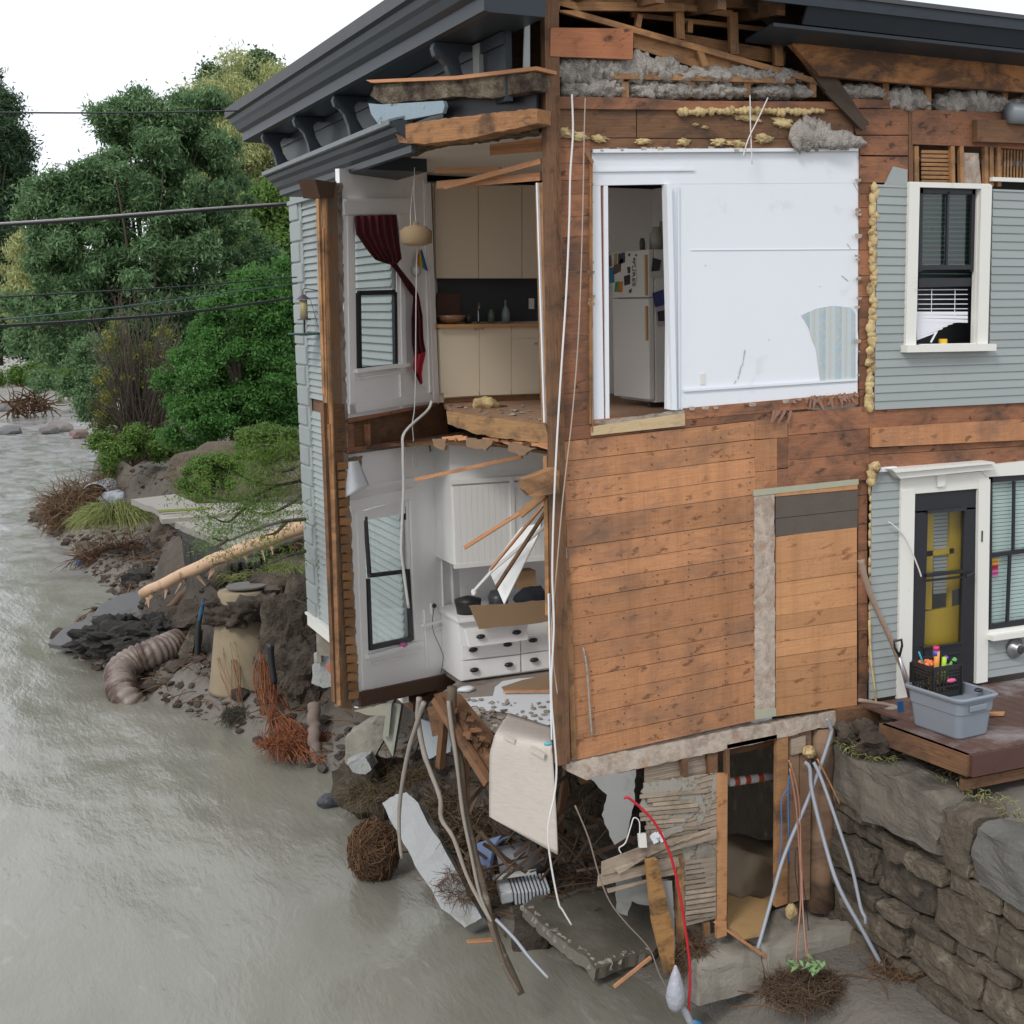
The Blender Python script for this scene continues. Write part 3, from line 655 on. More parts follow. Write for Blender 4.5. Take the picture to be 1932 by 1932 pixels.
q=MB(); q.pp([(672,409),(745,408),(746,552),(676,553)],Wp,-.035,.004); q.build('glass_pane',m_glass,s1)
s=MB(); s.pbar(689,975,697,1085,Wp,.04,.03,-.03); s.pbar(765,955,770,1075,Wp,.04,.03,-.03); s.pbar(696,1086,771,1077,Wp,.045,.04,-.02); s.pbar(694,1092,699,1226,Wp,.05,.03,.0);s.pbar(769,1080,776,1208,Wp,.06,.03,0);s.pbar(697,1222,776,1205,Wp,.06,.03,.0)
s1=s.build('lower_room_sash',m_sash,H); q=MB(); q.pp([(689,975),(765,958),(774,1206),(697,1224)],Wp,-.035,.004); q.build('glass_pane',m_glass,s1)
# torn wall end: studs, sheathing edge, plaster edge
mb=MB(); mb.pp([(606,345),(635,342),(641,600),(648,850),(655,1090),(664,1338),(640,1334),(634,1090),(622,850),(612,600)],Wp,.10,.06,(0,0,1)); mb.build('torn_corner_stud',wood('weathered_stud',(.16,.09,.045),(.30,.165,.08),(.05,.03,.02),.3,.1,(.17,.145,.115),(.42,.60),2.4,.9),H)
mb=MB(); mb.pbar(612,360,640,1330,Wp,.022,.05,.17); mb.pbar(620,800,645,1332,Wp,.03,.04,.15); mb.pbar(600,375,612,745,Wp,.03,.03,.18); mb.pbar(609,430,616,760,Wp,.018,.03,.2); mb.build('split_board',m_stud,H)
mb=MB(); mb.pp([(610,760),(622,760),(640,1330),(632,1325)],Wp,.14,.04,(0,0,1)); mb.pp([(618,760),(650,762),(655,850),(620,850)],Wp,.15,.04); mb.build('old_stud',m_dk,H)
mb=MB(); mb.pp(jag([(634,345),(646,345),(649,600),(656,790),(656,850),(668,1120),(678,1330),(662,1334),(650,1090),(643,800),(638,600)],2.0,8,[1,2,4,5,7,8,9]),Wp,.06,.06); mb.build('plaster_edge',m_plas,H)
mb=MB()
for i in range(26):
    y=880+i*17.3; x=636+(y-880)*.05; mb.pbar(x+1,y,x+17+R(-2,3),y-1.5+R(-1,1),Wp,.075,.02,.13+R(-.01,.01))
mb.build('lath_ends',wood('lath_edge',(.27,.13,.05),(.38,.20,.08),isl=.3,knots=.2),H)
mb=MB(); mb.pp([(680,1307),(866,1267),(868,1292),(682,1334)],Wp,.05,.2,(1,0,0)); mb.build('bay_sill',mat('brown_sill',(.075,.038,.025),.85,(.11,.055,.035),4,bump=.3,bsc=20),H)
mb=MB(); mb.pp([(652,790),(838,758),(848,832),(656,858)],Wp,.0,.2); mb.build('bay_joist_band',m_dk,H)
mb=MB(); mb.pbar(652,795,822,762,Wp,.03,.05,.06); mb.pbar(650,850,836,826,Wp,.045,.05,.06); mb.pbar(692,800,694,840,Wp,.05,.05,.04); mb.pbar(660,800,662,846,Wp,.06,.05,.04); mb.build('ledger',m_red,H)
mb=MB(); mb.pp(jag([(842,776),(1030,802),(1036,838),(900,820),(845,800)],1.5,9,[1,2,3]),Mw,.0,.08); mb.build('floor_rim_beam',wood('rim',(.27,.14,.06),(.40,.23,.10),(.05,.03,.02),.3,.05,(.08,.05,.03),(.5,.65),2,.9),H)
mb=MB()
for i in range(16): x=840+R(0,190); y=822+(x-840)*.10; mb.pbar(x,y,x+R(-45,45),y+R(-2,12),Mw,R(.012,.04),.012,R(-.1,.06))
mb.build('splintered_lath',m_lath,H)
mb=MB()
for q in ([(880,826),(930,832),(915,850),(880,842)],[(960,835),(1010,846),(985,860),(958,850)],[(660,865),(685,860),(682,880),(665,882)],[(815,828),(842,828),(838,850),(818,842)]): mb.pp(jag(q,2,6),Mw if q[0][0]>700 else Wp,.08,.03)
mb.sep('hanging_felt',mat('brown_felt',(.30,.19,.11),.9,(.16,.10,.06),9),H)
mb=MB(); 
for i in range(6): mb.pbar(925,246+i*8.6,1022,240+i*8.2,Mw,.04,.012,-.25)
mb.build('ceiling_lath_patch',m_lath,H)
# kitchen + lower room walls
mb=MB(); mb.poly([(.1,4.55,fz),(3.3,4.55,fz),(3.3,4.55,8.44),(.1,4.55,8.44)],(0,-1,0),.05); mb.poly([(3.2,.1,fz),(3.2,4.6,fz),(3.2,4.6,8.44),(3.2,.1,8.44)],(-1,0,0),.05); mb.build('kitchen_wall',m_int,H)
mb=MB(); mb.poly([(.0,4.2,2.8),(6,4.2,2.8),(6,4.2,5.55),(.0,4.2,5.55)],(0,-1,0),.05); mb.poly([(2.2,.1,2.8),(2.2,4.2,2.8),(2.2,4.2,5.55),(2.2,.1,5.55)],(-1,0,0),.05); mb.build('lower_room_wall',m_int,H)
mb=MB(); mb.pp([(826,525),(1013,525),(1015,606),(830,607)],yp(4.5),0,.02); mb.build('backsplash',m_dark,H)
# house core blocks so that nothing shows through
mb=MB(); mb.poly([(0.1,YE-.05,2.6),(9,YE-.05,2.6),(9,YE-.05,9.3),(0.1,YE-.05,9.3)],(0,1,0),.05); mb.poly([(5.2,1.5,2.9),(6.5,1.5,2.9),(6.5,1.5,8.4),(5.2,1.5,8.4)],(0,-1,0),.05); mb.poly([(3.3,3.0,2.9),(9,3.0,2.9),(9,3.0,8.4),(3.3,3.0,8.4)],(0,-1,0),.05); mb.poly([(8.9,-.0,2.6),(8.9,8.2,2.6),(8.9,8.2,9.5),(8.9,0,9.5)],(1,0,0),.05)
mb.poly([(3.4,.05,5.6),(9,.05,5.6),(9,3,5.6),(3.4,3,5.6)],(0,0,1),.2); mb.poly([(3.4,.05,8.45),(9,.05,8.45),(9,3,8.45),(3.4,3,8.45)],(0,0,1),.05)
mb.build('inner_wall',m_dark,H)
# lower floor
lz0=2.84
mb=MB(); mb.poly([tuple(U(zp(lz0),x,y)) for x,y in ((868,1282),(826,1312),(862,1338),(880,1348),(905,1352),(932,1372),(970,1378),(1040,1398))]+[(.15,.06,lz0),(9,.06,lz0),(9,4.2,lz0),(.15,4.1,lz0)],(0,0,1),.06); mb.build('lower_floor',mat('subfloor',(.33,.28,.25),.9,(.24,.20,.17),5,(.12,.09,.07),3),H)
mb=MB(); mb.poly([(.1,4.1,2.6),(9,4.1,2.6),(9,8.1,2.6),(-.35,8.1,2.6),(-.35,3.6,2.6)],(0,0,1),.1); mb.build('rear_floor',m_dk,H)
# front right window
def frameF(mb,x0,y0,x1,y1,x2,y2,x3,y3,w,th,off):
    for a in ((x0,y0,x1,y1),(x1,y1,x2,y2),(x2,y2,x3,y3),(x3,y3,x0,y0)): mb.pbar(*a,F,w,th,off)
# ---- upper right window
mb=MB(); mb.pbar(1723,346,1716,655,F,.125,.05,.035); mb.pbar(1859,349,1851,655,F,.135,.05,.035); mb.pbar(1713,348,1866,352,F,.05,.05,.03)
wc=mb.build('upper_window',m_trim,H)
mb=MB(); mb.pbar(1705,658,1873,655,F,.07,.12,.07); mb.build('sill',m_trim,wc)
mb=MB(); mb.pbar(1845,352,1838,650,F,.05,.06,-.02); mb.pbar(1734,652,1840,650,F,.03,.06,-.0); mb.build('jamb',m_trim,wc)
mb=MB()
for a in ((1737,352,1735,512),(1836,356,1832,512)): mb.pbar(*a,F,.04,.03,-.03)
mb.pbar(1734,358,1838,360,F,.07,.03,-.03); mb.pbar(1734,505,1834,504,F,.045,.035,-.03); mb.pbar(1788,362,1785,505,F,.022,.03,-.03); mb.pbar(1732,534,1830,532,F,.085,.03,-.05)
mb.build('sash',m_sash,wc)
mb=MB(); mb.pp([(1735,355),(1838,357),(1834,505),(1733,506)],F,-.06,.004); mb.build('pane',m_glass2,wc)
m_gslat=mat('green_slats',(.02,.10,.07),.5,bump=0)
mb=MB()
for i in range(19): y=364+i*8.9; mb.pp([(1737,y),(1830,y+.4),(1830,y+2.5),(1737,y+2)],F,-.10,.02)
mb.build('green_blind',m_gslat,wc)
mb=MB(); mb.pp([(1725,340),(1850,342),(1848,660),(1722,660)],F,-.35,.02); mb.build('room_shade_sheet',m_black,wc)  # added black sheet imitates the unlit room behind the window
mb=MB()
for i in range(6): y=546+i*9; mb.pp([(1732,y),(1826,y-.3),(1826,y+1.2),(1732,y+1.5)],F,-.09,.03)
for i in range(9):
    y0=588+i*6.0; y1=588+min(i,2)*7.5+max(0,i-2)*.8; xr=1826-max(0,i-2)*9.5; yr=y0+(y1-y0)*((xr-1730)/(1826-1730.))
    mb.pp([(1730,y0),(xr,yr),(xr,yr+2.5 if i>2 else yr+6),(1730,y0+6)],F,-.07-.002*i,.004)
mb.pbar(1756,646,1767,626,F,.02,.005,-.06)
for x in (1758,1802): mb.pbar(x,545,x-1,600,F,.006,.004,-.07)
mb.build('broken_blind',m_blindw,wc)
yc=MB(); p=U(F,1779,645,-.05); yc.lathe(p-V((0,0,.03)),[(.045,0),(.045,.055),(.04,.06)],16); tag(yc.build('yellow_cup',mat('yellow_plastic',(.75,.45,.03),.4,bump=0)),'small yellow cup standing on the sill below the broken white blind','cup')
# ---- door and casing
mb=MB(); mb.pbar(1711,925,1704,1316,F,.17,.05,.03); mb.pbar(1855,905,1850,1287,F,.15,.05,.03); mb.pp([(1699,903),(1866,888),(1866,920),(1699,934)],F,.04,.05)
mb.pp([(1690,890),(1876,872),(1880,880),(1874,886),(1699,903),(1690,895)],F,.13,.16); mb.pp([(1683,886),(1872,871),(1876,875),(1690,892)],F,.17,.2)
mb.pp([(1768,896),(1786,894),(1783,917),(1770,919)],F,.07,.05); mb.pp([(1845,880),(1990,864),(1990,892),(1862,900)],F,.05,.06)
dc=mb.build('door_surround',m_trim,H)
mb=MB(); mb.pp([(1647,884),(1692,880),(1692,888),(1647,892)],F,.05,.05); mb.build('metal_cap',m_blindw,dc)
# storm door
Dp=(V((0,.03,0)),V((0,-1,0)))
mb=MB()
mb.pp([(1722,931),(1845,924),(1844,960),(1724,968)],F,.01,.04); mb.pp([(1722,965),(1751,963),(1742,1291),(1716,1296)],F,.01,.04); mb.pp([(1820,958),(1845,957),(1838,1285),(1810,1289)],F,.01,.04); mb.pp([(1742,1222),(1812,1212),(1811,1289),(1742,1294)],F,.01,.04)
mb.pbar(1746,1086,1820,1077,F,.035,.04,.02); mb.pbar(1744,1096,1820,1088,F,.02,.03,.0)
sdoor=mb.build('storm_door',m_sash,H)
mb=MB(); mb.pbar(1750,966,1822,960,F,.03,.03,.03); mb.pbar(1738,1240,1814,1230,F,.018,.02,.025); mb.pbar(1740,1222,1815,1212,F,.02,.02,.025); mb.build('moulding',mat('glossy_black',(.03,.033,.04),.25,bump=0),sdoor)
mb=MB(); mb.pp([(1748,966),(1822,960),(1814,1214),(1742,1224)],F,-.02,.004); mb.build('pane',m_glass2,sdoor)
mb=MB(); p=U(F,1831,1080,.04); mb.tube([p,p+V((0,-.04,0)),p+V((-.09,-.05,-.03))],.012,8); mb.build('handle',m_black,sdoor)
m_yel=mat('yellow_door_paint',(.62,.38,.02),.45,(.55,.33,.02),2,bump=.03)
mb=MB(); Yp=yp(.14)
for q in ([(1745,985),(1752,985),(1750,1295),(1738,1295)],[(1752,985),(1772,983),(1772,1000),(1750,1000)],[(1745,1118),(1752,1118),(1752,1160),(1744,1160)],[(1748,1120),(1800,1115),(1800,1124),(1748,1130)]): pass
mb.pp([(1748,965),(1762,965),(1758,1150),(1744,1150)],Yp,0,.04); mb.pp([(1793,962),(1815,960),(1815,1110),(1790,1115)],Yp,0,.04); mb.pp([(1748,1040),(1800,1034),(1800,1044),(1748,1050)],Yp,.0,.04); mb.pp([(1744,1154),(1816,1142),(1812,1240),(1740,1246)],Yp,0,.04); mb.pp([(1790,1100),(1797,1100),(1796,1150),(1789,1150)],Yp,-.003,.04)
yd=mb.build('yellow_inner_door',m_yel,H)
mb=MB()
for i in range(22): y=968+i*7; mb.pp([(1761,y),(1795,y-3),(1795,y+2.8),(1761,y+5.6)],yp(.18),0,.004)
mb.build('door_blind',mat('grey_blind',(.42,.42,.44),.6,bump=0),yd)
def text(s,pl,x,y,h,mat_,parent,name,off=.0,rz=0,ext=.002):
    c=bpy.data.curves.new('t','FONT'); c.body=s; c.size=h; c.extrude=ext; c.align_x='CENTER'; c.align_y='CENTER'
    o=bpy.data.objects.new('t',c); COL.objects.link(o)
    bpy.context.view_layer.update(); me=bpy.data.meshes.new_from_object(o.evaluated_get(bpy.context.evaluated_depsgraph_get())); bpy.data.objects.remove(o)
    n=pl[1]; xx=V((0,0,1)).cross(n).normalized(); zz=V((0,0,1)); rot=Matrix.Rotation(rz,3,n); xx=rot@xx; zz=rot@zz; p=U(pl,x,y,off)
    for v_ in me.vertices: a=v_.co.copy(); v_.co=p+xx*a.x+zz*a.y+n*a.z
    me.materials.clear(); me.materials.append(mat_); q=bpy.data.objects.new(name,me); COL.objects.link(q)
    if parent: q.parent=parent; q.matrix_parent_inverse=world_inv(parent)
    return q
hn=text('1',F,1853,1013,.17,m_sash,None,'house_number',.06); tag(hn,'black house number 1 on the cream casing between door and window','house number')
# ---- right lower window
mb=MB(); mb.pbar(1866,1203,1990,1186,F,.05,.14,.08); mb.pp([(1864,1190),(1990,1173),(1990,1183),(1864,1199)],F,.05,.05); rw=mb.build('lower_window',m_trim,H)
mb=MB(); mb.pbar(1869,900,1867,1185,F,.03,.03,.01); mb.pbar(1867,905,1990,896,F,.06,.03,.01); mb.pbar(1867,1048,1990,1031,F,.045,.04,.0); mb.pp([(1866,1178),(1990,1160),(1990,1174),(1866,1191)],F,.02,.03); mb.pbar(1913,908,1911,1040,F,.025,.03,.01); mb.pbar(1905,1046,1900,1175,F,.03,.03,.01); mb.build('sash',m_sash,rw)
mb=MB(); mb.pp([(1868,902),(1990,892),(1990,1165),(1867,1180)],F,-.02,.004); mb.build('pane',m_glass2,rw)
mb=MB()
for i in range(38): y=908+i*7.3; sl=.07+(y-908)*.00022; mb.pp([(1868,y),(1990,y-122*sl),(1990,y-122*sl+6.2),(1868,y+6.2)],F,-.06,.003)
mb.build('blind',m_blind,rw)
mb=MB(); mb.pp([(1861.5,1051),(1880,1049),(1880,1082),(1860.5,1085)],F,.045,.002) if False else None
st_=T('window_sticker','yellow, red and pink lettered sticker in the corner of the window beside the door','sticker',tuple(U(F,1872,1066)))
mb.pp([(1871,1055),(1884,1053.5),(1884,1064),(1871,1066)],F,-.008,.003); mb.build('yellow_band',mat('sticker_yellow',(.65,.35,.02),.6,bump=0),st_)
mb=MB(); mb.pp([(1871,1066.5),(1883,1064.5),(1883,1075),(1871,1077)],F,-.008,.003); mb.build('red_band',mat('sticker_red',(.40,.02,.06),.6,bump=0),st_)
mb=MB(); mb.pp([(1871,1077.5),(1883,1075.5),(1883,1086),(1871,1088)],F,-.008,.003); mb.build('pink_band',mat('sticker_pink',(.55,.14,.33),.6,bump=0),st_)
m_mar=mat('sticker_ink',(.20,.01,.05),.6,bump=0)
for yy in (1060,1070.5,1081.5): text('LOVE',F,1877,yy,.033,m_mar,st_,'lettering',-.002,0,.001)
# vent
vn=MB(); p=U(F,1914,1222,.03); vn.lathe(p,[(.11,0),(.115,.02),(.10,.04),(.06,.07),(.055,.10)],24,(0,-1,0)); vv=vn.build('dryer_vent',m_steel,None,True); tag(vv,'round metal vent on the grey siding under the right window','vent')
vn=MB(); vn.lathe(p,[(.05,.095),(.045,.115),(.03,.118)],20,(0,-1,0)); vn.build('hood',mat('dark_metal',(.10,.10,.11),.35,metal=.7,bump=0),vv)
# thin cable by the door
def cable(name,px,pl,r,mt,label,cat='cable',off=.05,group=None,k=5,offs=None):
    if isinstance(off,list): offs=off
    pts=[U(pl,x,y,(offs[i] if offs else off)) for i,(x,y) in enumerate(px)]
    q=MB(); q.tube(smoothpts(pts,k),r,7); o=q.build(name,mt,None,True); tag(o,label,cat,group); return o
cable('loose_cable',[(1724,1048),(1726,1062),(1716,1050),(1732,1052),(1722,1030),(1724,1030)][:0] or [(1676,985),(1684,990),(1705,1010),(1722,1045),(1734,1075),(1738,1088)],F,.008,m_wirew,'thin white cable curving down across the casing left of the black door',off=.09)
# ================= cabinets and things inside
uc=T('wall_cabinet','cream upper kitchen cabinets hanging above the dark backsplash','cabinet',(.9,4.3,7.34))
mb=MB(); mb.box(.9,4.38,7.35,1.26,.32,1.04); mb.build('carcass',m_cab,uc)
Kp=yp(4.22)
for q in ([(820,352),(901,351),(902,525),(823,525)],[(903,351),(984,350),(984,525),(903.5,525)],[(985.5,350),(1014,350),(1014,525),(985.5,525)]):
    mb=MB(); mb.pp(q,Kp,.02,.02); d=mb.build('door',m_cab,uc)
bc=T('base_cabinet','cream lower kitchen cabinets under a wooden counter in the upper room','cabinet',(.9,4.2,5.95))
mb=MB(); mb.box(.86,4.25,6.05,1.3,.6,.72); mb.box(.86,4.28,5.94,1.3,.5,.11); mb.build('carcass',m_cab,bc)
Bp=yp(3.94)
for q in ([(830,616),(903,614),(904,746),(838,750)],[(905,614),(964,613),(964,744),(905.5,746)],[(965.5,640),(1018,638),(1018,742),(965.5,744)],[(965.5,613),(1016,612),(1016,637),(965.5,638)]):
    mb=MB(); mb.pp(q,Bp,.0,.02); mb.build('door',m_cab,bc)
mb=MB()
for x,y in ((897,621),(910,620),(1010,648)): mb.lathe(U(Bp,x,y,.01),[(.012,0),(.014,.02)],10,(0,-1,0))
mb.sep('knob',m_steel,bc)
mb=MB(); mb.pp([(838,752),(1018,744),(1018,762),(838,772)],yp(4.02),0,.02); mb.build('plinth',m_stud,bc)
mb=MB(); mb.box(.85,4.2,6.78,1.34,.66,.04); mb.build('counter',wood('counter_wood',(.45,.24,.09),(.55,.31,.13),knots=.1,isl=0),bc)
def ontop(x,y,pl): return U(pl,x,y)
mb=MB(); p=V((.42,4.15,6.82)); mb.lathe(p,[(.05,0),(.14,.04),(.17,.10),(.16,.10),(.12,.05)],20); tag(mb.build('mixing_bowl',mat('bowl_copper',(.32,.18,.10),.3,bump=0),None,True),'wide brown bowl at the left end of the kitchen counter','bowl')
mb=MB(); mb.poly([(.28,4.3,6.83),(.60,4.35,6.86),(.62,4.4,7.16),(.34,4.38,7.18)],(0,-1,.1),.02); tag(mb.build('cutting_board',mat('dark_board',(.10,.045,.03),.6)),'dark board leaning behind the brown bowl on the counter','board')
mb=MB(); mb.lathe((1.1,4.2,6.82),[(.045,0),(.05,.10),(.035,.16),(.012,.2),(.01,.27)],16); tag(mb.build('dish_soap_bottle',mat('grey_bottle',(.22,.26,.27),.35,bump=0),None,True),'grey cone shaped bottle standing on the counter','bottle')
mb=MB(); mb.tube(smoothpts([(.80,4.3,6.82),(.80,4.3,7.0),(.77,4.2,7.06),(.74,4.1,7.0)],4),.012,8); tag(mb.build('kitchen_tap',m_steel,None,True),'thin metal tap on the dark kitchen counter','tap')
for i,(x,mt,h,lb) in enumerate(((.66,mat('jar_dark',(.06,.05,.04),.3,bump=0),.12,'short dark jar right of the brown bowl'),(.94,mat('jar_green',(.12,.16,.12),.3,bump=0),.16,'green glass jar between the tap and the cone shaped bottle'))):
    mb=MB(); mb.lathe((x,4.25,6.82),[(.04,0),(.04,h*.7),(.025,h*.85),(.025,h)],14); tag(mb.build('jar',mt,None,True),lb,'jar')
mb=MB(); mb.pp([(998,563),(1008,563),(1008,583),(998,583)],yp(4.48),0,.01); tag(mb.build('wall_socket',m_trim),'pale wall socket on the dark backsplash near the white post','socket')
# foam lump
for (zz,xr,yr,n,lb) in ((fz+.005,(850,1025),(762,796),40,'plaster crumbs scattered on the upper kitchen floor edge'),(lz0+.02,(880,1036),(1320,1385),90,'plaster crumbs and splinters scattered on the lower floor')):
    mb=MB()
    for i in range(n):
        p=U(zp(zz),R(*xr),R(*yr)); s=R(.008,.03); mb.blob((p.x,p.y,p.z+s*.3),(s*R(1,2),s*R(1,2),s*.5),.6,2,1)
    tag(mb.build('plaster_rubble',m_plas),lb,'rubble',kind='stuff')
mb=MB(); p=U(zp(fz),917,770); mb.blob(p+V((0,0,.05)),(.14,.1,.07),.5,2,3); tag(mb.build('foam_lump',m_foam,None,True),'yellow brown foam lump on the upper floor edge below the cabinets','debris')
# lamp
Lp=yp(2.3); lc=U(Lp,785,444); s_=lc.y and (lc-CP).length/2700
lamp=T('pendant_lamp','woven beige drum pendant lamp hanging in the open upper room','lamp',tuple(lc))
mb=MB(); mb.lathe(lc,[(13*s_,-19*s_),(28*s_,-14*s_),(29*s_,8*s_),(20*s_,15*s_),(6*s_,18*s_),(5*s_,24*s_)],32)
t=NT('woven_shade'); v=t.coord('Object',(1,1,1)); wv=t.n('TexWave',wave_type='BANDS',bands_direction='Z'); wv.inputs['Scale'].default_value=45; wv.inputs['Distortion'].default_value=1.5; t.l(v,wv.inputs[0]); t.col(t.mix(wv.outputs['Fac'],(.30,.20,.11),(.47,.34,.20))); t.bump(wv.outputs['Fac'],.6,.01); t.ro(.9)
mb.build('lamp_shade',t.m,lamp,True)
mb=MB(); q=[U(Lp,785,421),U(Lp,781,372),U(Lp,782,316)]; mb.tube(q,.004,5); mb.tube([U(Lp,775,440),U(Lp,774,398),U(Lp,781,340)],.003,5); mb.build('cord',m_wirew,lamp)
# curtain
cu=T('curtain','dark red curtain torn from the bay window and trailing down the wall','curtain',tuple(U(Wp,712,420)))
t=NT('red_cloth'); v=t.coord('Object',(14,14,1.2)); n=t.noise(v,1.5,3); t.col(t.mix(n,(.045,.004,.008),(.12,.009,.017))); t.bump(n,.8,.02); m_cur=t.ro(.8)
def cloth(poly_rows,pl,off,folds,amp,name,mt,parent):
    q=MB(); n=len(poly_rows)-1
    def fn(u,v_):
        k=min(int(v_*n),n-1); f=v_*n-k; a=poly_rows[k];b=poly_rows[k+1]
        xl=a[0]+(b[0]-a[0])*f; yl=a[1]+(b[1]-a[1])*f; xr=a[2]+(b[2]-a[2])*f; yr=a[3]+(b[3]-a[3])*f
        return U(pl,xl+(xr-xl)*u,yl+(yr-yl)*u,off+amp*sin(u*folds*2*pi+v_*2))
    q.grid(fn,40,30); return q.build(name,mt,parent,True,solid=.004)
cloth([(669,408,748,405),(671,440,752,440),(690,468,755,470),(708,490,758,488),(732,498,746,500)],Wp,.06,6,.02,'drape',m_cur,cu)
cloth([(732,495,746,495),(748,512,756,508),(770,548,781,540),(780,560,790,556),(776,600,797,596),(777,650,799,640),(781,672,804,664),(780,698,795,700),(793,725,797,722)],Wp,.09,3,.015,'tail',m_cur,cu)
mb=MB()
cloth([(781,672,802,664),(779,690,799,682),(779,697,796,704),(790,706,796,712),(795,726,797,722)],Wp,.115,2,.008,'red_hem',mat('bright_red_cloth',(.38,.008,.03),.8),cu)
# flag and bulb
fg=T('rainbow_flag','small rainbow flag on the white wall below the pendant lamp','flag',tuple(U(Wp,796,490,.05)))
cols=[(.55,.04,.03),(.6,.2,.02),(.6,.5,.03),(.04,.3,.08),(.03,.10,.45)]
a0,a1=(796,468),(796,468)
for i,c in enumerate(cols):
    f0,f1=i/5,(i+1)/5; b0=(783+25*f0,497+15*f0); b1=(783+25*f1,497+15*f1); t0=(795+2*f0,470+3*f0); t1=(795+2*f1,470+3*f1)
    mb=MB(); mb.pp([(t0[0]-3,t0[1]+2),(t1[0],t1[1]),b1,b0],Wp,.06+i*.004,.004); mb.build('stripe',mat('flag_%d'%i,c,.7,bump=0),fg)
mb=MB(); p=U(Wp,785,510,.06); mb.lathe(p,[(.012,.12),(.016,.06),(.05,.02),(.055,-.03),(.02,-.07)],16); tag(mb.build('glass_globe',mat('frosted_glass',(.42,.42,.40),.25,bump=0),None,True),'small frosted glass globe on the wall left of the rainbow flag','light')
# fridge
fr=T('refrigerator','white refrigerator covered in photographs and magnets behind the doorway','refrigerator',(2.2,2.3,5.95))
xf=1.86; fpz=U(yp(1.93),1226,470).z; fb=U(yp(1.93),1228,764).z; zsp=U(xp(xf),1215,561).z
yend=2.85
mb=MB(); mb.box(xf+.42,(1.95+yend)/2,fb+.02,.72,yend-1.95,fpz-fb-.02); mb.build('cabinet_body',mat('fridge_white',(.62,.61,.58),.35,bump=0),fr,bevel=.01)
mb=MB(); mb.box(xf+.02,(1.95+yend)/2,fb+.05,.07,yend-1.95,zsp-fb-.06); mb.build('door',bpy.data.materials['fridge_white'],fr,bevel=.012)
mb=MB(); mb.box(xf+.02,(1.95+yend)/2,zsp,.07,yend-1.95,fpz-zsp); mb.build('freezer_door',bpy.data.materials['fridge_white'],fr,bevel=.012)
mb=MB(); mb.box(xf-.015,1.975,zsp-.45,.03,.04,.36); mb.box(xf-.015,1.975,zsp+.02,.03,.04,.42); mb.build('handle',mat('wood_handle',(.42,.25,.10),.5,bump=0),fr)
mb=MB(); mb.box(xf+.3,2.1,fb-.03,.5,.08,.05); mb.build('foot',m_black,fr)
Xf=xp(xf-.02)
items=[((1148,483),(1153,481),(1154,502),(1149,503),(.16,.11,.12)),((1158,479),(1163,477),(1163,499),(1158,500),(.34,.28,.12)),((1166,479),(1178,476),(1178,495),(1166,499),(.05,.05,.08)),((1169,490),(1176,488),(1176,495),(1169,497),(.45,.2,.07)),
 ((1158,500),(1171,496),(1170,512),(1158,518),(.12,.07,.06)),((1149,506),(1157,504),(1158,533),(1150,535),(.03,.16,.26)),((1161,532),(1166,531),(1164,550),(1159,551),(.02,.26,.14)),((1165,531),(1170,531),(1169,551),(1164,551),(.28,.25,.03)),((1170,532),(1174,531),(1173,551),(1168,552),(.62,.17,.03)),
 ((1183,504),(1188,503),(1188,515),(1184,516),(.06,.05,.06)),((1177,521),(1188,518),(1188,536),(1178,539),(.025,.025,.035)),((1186,548),(1191,544),(1190,552),(1187,553),(.08,.07,.07)),((1185,479),(1188,478),(1188,483),(1185,483),(.06,.05,.05)),((1198,480),(1201,480),(1201,483),(1198,483),(.05,.05,.05)),((1195,486),(1197,486),(1197,491),(1194,490),(.1,.1,.1))]
g=0
for it in items:
    mb=MB(); mb.pp(list(it[:4]),Xf,.004,.004); o=mb.build('fridge_magnet',mat('magnet_%d'%g,it[4],.6,bump=0),fr); g+=1
mb=MB(); mb.pp([(1191,500),(1198,498),(1201,531),(1193,533)],Xf,.006,.004); nt_=mb.build('note_sheet',mat('paper',(.66,.65,.66),.8,bump=0),fr)
text('YURES',Xf,1195,515,.10,m_black,nt_,'lettering',.012,-pi/2,.001)
items=[((1232,486),(1248,491),(1243,516),(1229,512),(.035,.035,.05)),((1231,512),(1254,510),(1254,524),(1228,524),(.5,.48,.47)),((1231,553),(1252,546),(1254,575),(1236,580),(.04,.05,.17)),((1236,580),(1254,576),(1254,614),(1241,616),(.42,.36,.40)),((1240,588),(1254,585),(1254,606),(1242,606),(.04,.03,.05))]
for it in items:
    mb=MB(); mb.pp(list(it[:4]),yp(1.94),.006+.002*g*.1,.004); mb.build('photograph',mat('photo_%d'%g,it[4],.5,bump=0),fr); g+=1
for i,(x,h,c,lb) in enumerate(((1238,.24,(.3,.3,.26),'pale cylindrical jar on top of the refrigerator'),(1250,.30,(.25,.22,.10),'tall yellowish bottle on top of the refrigerator beside the pale jar'),(1212,.12,(.06,.05,.04),'low dark pot on the left of the refrigerator top'))):
    p=U(yp(2.1),x,470); mb=MB(); mb.lathe((p.x,2.1,fpz),[(.07-.02*i,0),(.07-.02*i,h*.7),(.045-.01*i,h*.8),(.04-.01*i,h)],16); tag(mb.build('container',mat('cont%d'%i,c,.5,bump=0),None,True),lb,['jar','bottle','pot'][i])
# loose laths by the upper ceiling
for (a,b,w_,off,lb) in (((823,322),(944,320),.05,-.25,'upper straight lath board sticking out under the ceiling'),((825,349),(1020,333),.07,-.05,'lower broad lath board sticking out below the ceiling'),((839,353),(1021,304),.045,.04,'slanting lath crossing the two boards under the ceiling')):
    mb=MB(); mb.pbar(*a,*b,Mw,w_,.02,off); tag(mb.build('broken_lath',m_lath),lb,'board','laths hanging under the upper ceiling')
